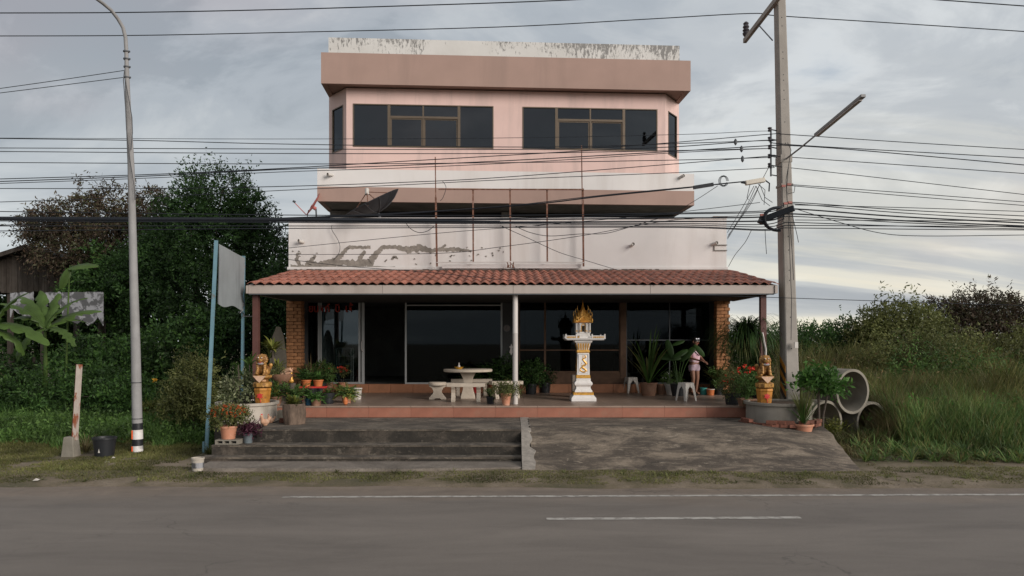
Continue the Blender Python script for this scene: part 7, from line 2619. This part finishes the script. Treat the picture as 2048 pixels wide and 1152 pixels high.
Rr = .50
c1, c3 = P(1652, 845, 15.75), P(1744, 846, 16.3)
c2 = P(1706, 783, 15.95)
cring('top concrete ring of the three, its mouth wide open', c2, .485, .055, 1.15, .42)
cring('lower left concrete ring behind the reed pot', c1, .47, .055, 1.1, .42)
cring('lower right concrete ring half buried in dry grass', c3, .47, .055, 1.1, .42)
xy = field(2600, c3.x - .1, c3.x + 1.1, 15.5, 16.8, lambda x, y: x > 0, 77)
grass('dry_grass', 'dry grass and straw over the lower right ring', xy, .55, .014, L['dry'], .9)
t = thing('fern_plant', 'pale yellow spiky fern at the edge of the ramp on the right', 'plant', tuple(G(1672, 880, .1)))
F = Fol()
fronds(F, (0, 0, 0), 16, .62, .10, .022, .45, .3, 18)
fronds(F, (-.1, 0, 0), 12, .4, .08, .02, .7, .4, 14)
F.build('foliage', L['yellow'], t)

for (qx, qy, nn_, hh_, mm_) in ((c3.x + .2, 15.6, 900, .5, 'dry'), (c3.x - .35, 15.5, 500, .35, 'tall'), (c1.x + .55, 15.3, 500, .3, 'dry'), (c1.x - .1, 15.2, 300, .28, 'olive')):
    q_ = np.column_stack([rng.normal(qx, .32, nn_), rng.normal(qy, .18, nn_)])
    grass('dry_grass' if mm_ == 'dry' else 'weeds', {900: 'dead grass hanging over the lower right ring', 500: 'green grass at the foot of the ring stack' if mm_ == 'tall' else 'dead grass between the two lower rings', 300: 'short weeds before the lower left ring'}[nn_], q_, hh_, .014, L[mm_], .8)
# --- left yard
g = G(160, 912, .06)
rp = thing('rusty_post', 'leaning rusty steel post set in a concrete block', 'post', (P(142, 905, 14.0).x, 14.0, .03))
o6 = Vector(rp.location)
MB().bar(P(150, 880, 14.0) - o6, P(159, 729, 14.0) - o6, .075, .075, up=(0, 1, 0)).build('post', MAT['rustred'], rp)
MB().bar(P(146, 880, 14.06) - o6, P(155.5, 729, 14.06) - o6, .02, .09, up=(0, 1, 0)).build('flange', MAT['rust'], rp)
MB().sq([(.13, .13, -.05), (.09, .10, .38), (.085, .095, .39)], (0, 0, 0)).build('footing', MAT['ring'], rp, bevel=.012)
bk = G(200, 915, .06)
t = thing('bucket', 'black plastic tub on the grass beside the rusty post', 'tub', (bk.x, bk.y + .15, .05))
MB().lathe([(.16, 0), (.20, .33), (.215, .335), (.215, .37), (.195, .37), (.15, .02)], n=26).build('body', MAT['black'], t, smooth=True)
MB().lathe([(.001, .16), (.17, .16)], n=20, close=False).build('soil', MAT['soil'], t)
MB().add([(-.02, -.186, .10), (.02, -.186, .10), (.0, -.191, .18)], [(0, 1, 2)]).build('white_mark', MAT['white_pot'], t)
bk = G(391, 942, .06)
t = thing('bucket', 'small dirty white paint bucket at the left end of the steps', 'bucket', (bk.x, bk.y + .09, .05), .3)
MB().lathe([(.085, 0), (.10, .19), (.107, .195), (.107, .22), (.095, .22), (.08, .02)], n=22).build('body', MAT['planter'], t, smooth=True)
MB().lathe([(.0945, .05), (.1005, .14)], n=10, close=False).build('label_band', MAT['tarp'], t)
for (px, py, lab) in ((226, 917, 'crumpled white scrap right of the black tub'), (213, 926, 'tiny white scrap in front of the black tub'), (72, 961, 'pale scrap on the bare soil at the far left')):
    g = G(px, py, .06)
    tag(MB().add([(-.045, -.02, 0), (.04, -.025, .005), (.05, .02, .015), (0, .0, .035), (-.04, .03, .01)], [(0, 1, 3), (1, 2, 3), (2, 4, 3), (4, 0, 3), (0, 4, 2, 1)]).build('litter', MAT['white_pot'], loc=g), lab, 'litter')
t = thing('weed_tuft', 'tuft of green weeds at the foot of the lamp post', 'weeds', tuple(G(276, 903, .05)))
F = Fol(); straps(F, (0, 0, 0), 110, .22, .016, .9, .5); F.build('foliage', L['olive'], t)
t = thing('weed_tuft', 'dead pale tuft between the rusty post and the black tub', 'weeds', tuple(G(172, 905, .05)))
F = Fol(); straps(F, (0, 0, 0), 80, .45, .012, .6, .6); F.build('foliage', L['dry'], t)
t = thing('weed_tuft', 'weeds at the foot of the blue sign post', 'weeds', tuple(G(421, 912, .05)))
F = Fol(); straps(F, (0, 0, 0), 150, .26, .014, .9, .5); F.build('foliage', L['olive'], t)


def yardpot(label, px, py, rt, rb, h, mat, style, plants):
    g = G(px, py, .2)
    t = potted(label, px, py, .2, rt, rb, h, mat, plants, style)
    t.location.z = ground_at(t.location.x, t.location.y) - .01
    return t


yardpot('low yellow green bush in a clay pot left of the lying bowl', 322, 850, .2, .15, .24, 'terra_dull', 'round', [('bush', 'yellow', dict(r=(.40, .3, .16), n=190, ll=.08, lw=.025, ln=.2)), ('bush', 'olive', dict(r=(.36, .3, .18), n=160, ll=.07, lw=.025, ln=.2))])
g = G(370, 855, .2)
t = thing('stone_trough', 'broken brownish clay trough lying in the left yard', 'trough', (g.x, g.y + .1, .16), .2)
MB().lathe([(.17, 0), (.24, .12), (.25, .22), (.225, .22), (.2, .1), (.1, .04)], n=18, squash=.6, jit=.06).build('body', MAT['terra_dull'], t, smooth=True)
# concrete pipes lying in the left yard
Yp = 20.5
for i, (pa, pb, lab) in enumerate(((-60, 8, 'left concrete pipe of the row lying in the weeds'), (10, 48, 'middle concrete pipe of the row, with a dark joint'), (50, 105, 'right concrete pipe of the row, its dark mouth open'))):
    xa, xb = P(pa, 815, Yp).x, P(pb, 815, Yp).x
    o = thing('concrete_pipe', lab, 'concrete pipe', (xa, Yp, H + (HOR - 815) / FPX * Yp), 0, 'concrete pipes lying in the left yard')
    n = 28
    vs, fs = [], []
    R_ = .29
    for (r, x) in ((R_, 0), (R_, xb - xa), (R_ - .05, xb - xa), (R_ - .05, 0)):
        for k in range(n):
            a = math.tau * k / n
            vs.append((x, r * math.cos(a), r * math.sin(a)))
    for i_ in range(4):
        for k in range(n):
            fs.append((i_ * n + k, i_ * n + (k + 1) % n, ((i_ + 1) % 4) * n + (k + 1) % n, ((i_ + 1) % 4) * n + k))
    MB().add(vs, fs).build('pipe', MAT['ring'], o, smooth=True)
for (a, b, lab) in (((-20, 730), (105, 838), 'long rusty pole leaning over the lying pipes'), ((5, 790), (50, 826), 'short rusty pole crossing the lying pipes')):
    p, q = P(*a, 19.6), P(*b, 19.2)
    tag(MB().tube([(0, 0, 0), q - p], .03, 7).build('leaning_pole', MAT['rust'], loc=p), lab, 'pole')
for px in (5, 28, 68):
    p = P(px, 725, 20.2)
    tag(MB().sq([(.03, .03, 0), (.025, .025, 1.6)]).build('fence_stake', MAT['plank'], loc=(p.x, p.y, .2)), {5: 'leftmost thin wooden stake at the left edge', 28: 'middle thin wooden stake below the banana leaves', 68: 'rightmost thin wooden stake below the banana leaves'}[px], 'stake', 'stakes in the left yard')
yf = P(309, 761, 18.2)
t = thing('yellow_flower', 'single yellow flower on a stalk right of the lamp post', 'flower', (yf.x, yf.y, .2))
F = Fol(); leaves(F, np.repeat([[0, 0, yf.z - .2]], 14, 0), rng.normal(size=(14, 3)), .075, .05); F.build('petals', MAT['yellowflower'], t)
MB().tube([(0, 0, 0), (.05, 0, .6), (0, 0, yf.z - .2)], .008, 4).build('stalk', L['mid'], t)

# ================================================================== THE WOMAN
Yw = 19.05
wp = thing('person', 'woman in pink top and pale shorts tending plants on the porch', 'person', ((1388 - 1024) / FPX * Yw, Yw, ZP + .001), 0.55)


def skinmesh(verts, edges, radii, mat, name, sub=2, root=0):
    me = bpy.data.meshes.new('t')
    me.from_pydata(verts, edges, [])

    def mods(t):
        s = t.modifiers.new('s', 'SKIN')
        t.data.skin_vertices[0].data[root].use_root = True
        for i, r in enumerate(radii):
            rr = r if isinstance(r, tuple) else (r, r)
            t.data.skin_vertices[0].data[i].radius = rr
        s.use_smooth_shade = True
        q = t.modifiers.new('q', 'SUBSURF')
        q.levels = sub
    return baked(me, mods, mat, name)


# joints (figure faces -Y, 1.50 m tall)
J = dict(pel=(0, 0, .80), wst=(0, -.01, .95), chs=(0, -.03, 1.12), nkb=(0, -.04, 1.24), nk=(0, -.06, 1.29), hd=(0, -.07, 1.37), top=(0, -.065, 1.45),
         hl=(.085, 0, .77), kl=(.09, -.03, .43), al=(.085, .02, .075), fl=(.09, -.10, .03), hr=(-.085, 0, .77), kr=(-.085, -.06, .43), ar=(-.08, -.01, .075), fr=(-.085, -.13, .03),
         sl=(.15, -.035, 1.20), el=(.20, -.03, .97), wl_=(.15, -.22, .86), ml=(.13, -.27, .84), sr=(-.15, -.035, 1.20), er=(-.20, -.06, .96), wr=(-.10, -.25, .90), mr=(-.07, -.30, .89))
names = list(J)
ed = [('pel', 'wst'), ('wst', 'chs'), ('chs', 'nkb'), ('nkb', 'nk'), ('nk', 'hd'), ('hd', 'top'), ('pel', 'hl'), ('hl', 'kl'), ('kl', 'al'), ('al', 'fl'), ('pel', 'hr'), ('hr', 'kr'), ('kr', 'ar'), ('ar', 'fr'),
      ('chs', 'sl'), ('sl', 'el'), ('el', 'wl_'), ('wl_', 'ml'), ('chs', 'sr'), ('sr', 'er'), ('er', 'wr'), ('wr', 'mr')]
rad = dict(pel=(.13, .10), wst=(.115, .085), chs=(.13, .095), nkb=.05, nk=.042, hd=.085, top=.06, hl=.085, kl=.052, al=.034, fl=.03, hr=.085, kr=.052, ar=.034, fr=.03, sl=.048, el=.035, wl_=.024, ml=.022, sr=.048, er=.035, wr=.024, mr=.022)
vv = [J[n_] for n_ in names]
ee = [(names.index(a), names.index(b)) for a, b in ed]
rr = [rad[n_] for n_ in names]
for hand, fw in (('ml', Vector((-.2, -.9, -.3))), ('mr', Vector((.3, -.9, -.2)))):
    hb_ = Vector(J[hand])
    fw = fw.normalized()
    sdv = fw.cross(Vector((0, 0, 1))).normalized()
    for k, (off, ln) in enumerate(((-.022, .060), (-.008, .070), (.007, .066), (.021, .052))):
        a = hb_ + fw * .035 + sdv * off
        b = a + fw * ln * .6
        c = b + (fw * .6 + Vector((0, 0, -.8))).normalized() * ln * .5
        i0 = len(vv)
        vv += [tuple(a), tuple(b), tuple(c)]
        rr += [.009, .008, .006]
        ee += [(names.index(hand), i0), (i0, i0 + 1), (i0 + 1, i0 + 2)]
    a = hb_ + sdv * (-.03 if hand == 'ml' else .03) + Vector((0, 0, .01))
    b = a + (fw + sdv * (-.5 if hand == 'ml' else .5)).normalized() * .04
    i0 = len(vv)
    vv += [tuple(a), tuple(b)]
    rr += [.01, .008]
    ee += [(names.index(hand), i0), (i0, i0 + 1)]
inst('body', skinmesh([tuple(v) for v in vv], ee, rr, MAT['skin'], 'body'), wp)
tp = [(0, 0, .80), (0, -.01, .95), (0, -.03, 1.12), (0, -.04, 1.215), (.13, -.035, 1.195), (-.13, -.035, 1.195)]
inst('pink_top', skinmesh(tp, [(0, 1), (1, 2), (2, 3), (2, 4), (2, 5)], [(.175, .135), (.15, .125), (.155, .12), (.07, .06), .065, .065], MAT['pinktop'], 'pink_top'), wp)
spv = [(0, 0, .84), (0, 0, .76), (.09, 0, .68), (.098, -.015, .585), (-.09, 0, .68), (-.095, -.03, .585)]
inst('shorts', skinmesh(spv, [(0, 1), (1, 2), (2, 3), (1, 4), (4, 5)], [(.145, .11), (.15, .12), .095, .085, .095, .085], MAT['shorts'], 'shorts'), wp)
inst('hair', sculpt([((0, -.045, 1.405), (.093, .098, .085)), ((0, .0, 1.34), (.08, .07, .11)), ('c', (0, .045, 1.33), (0, .07, 1.12), .045, .02)], .012, MAT['hair'], 'hair', 3), wp)
fc_ = MB().ball((0, -.155, 1.365), (.014, .02, .02), 8, 6)
fc_.build('nose', MAT['skin'], wp, smooth=True)
for sx in (-1, 1):
    MB().ball((sx * .03, -.143, 1.385), (.014, .008, .008), 8, 5).build('eye', MAT['shrine_white'], wp)
    MB().ball((sx * .088, -.06, 1.365), (.012, .022, .03), 8, 5).build('ear', MAT['skin'], wp)
    MB().ball((sx * .035, -.125, 1.445), (.032, .012, .018), 10, 6).build('sunglass_lens', M('lens_glint', (.55, .57, .62), .15, 0, 5, bmp=0), wp)  # near-white colour stands in for glints on the lenses
MB().ball((0, -.15, 1.325), (.022, .008, .007), 8, 5).build('mouth', MAT['red'], wp)
MB().bar((-.07, -.125, 1.45), (.07, -.125, 1.45), .008, .008).build('sunglass_frame', MAT['black'], wp)
for k, nm_ in ((1, 'fl'), (-1, 'fr')):
    q = J[nm_]
    MB().box(q[0] - .04, q[0] + .04, q[1] - .07, q[1] + .13, 0, .014).build('sandal', MAT['black'], wp, bevel=.004)
# handbag strap across
MB().tube([(-.10, -.12, 1.13), (0, -.15, 1.02), (.12, -.13, 1.03)], .008, 5).tube([(-.12, -.10, 1.17), (-.02, -.155, 1.05), (.12, -.13, 1.05)], .006, 5).build('strap', MAT['black'], wp)
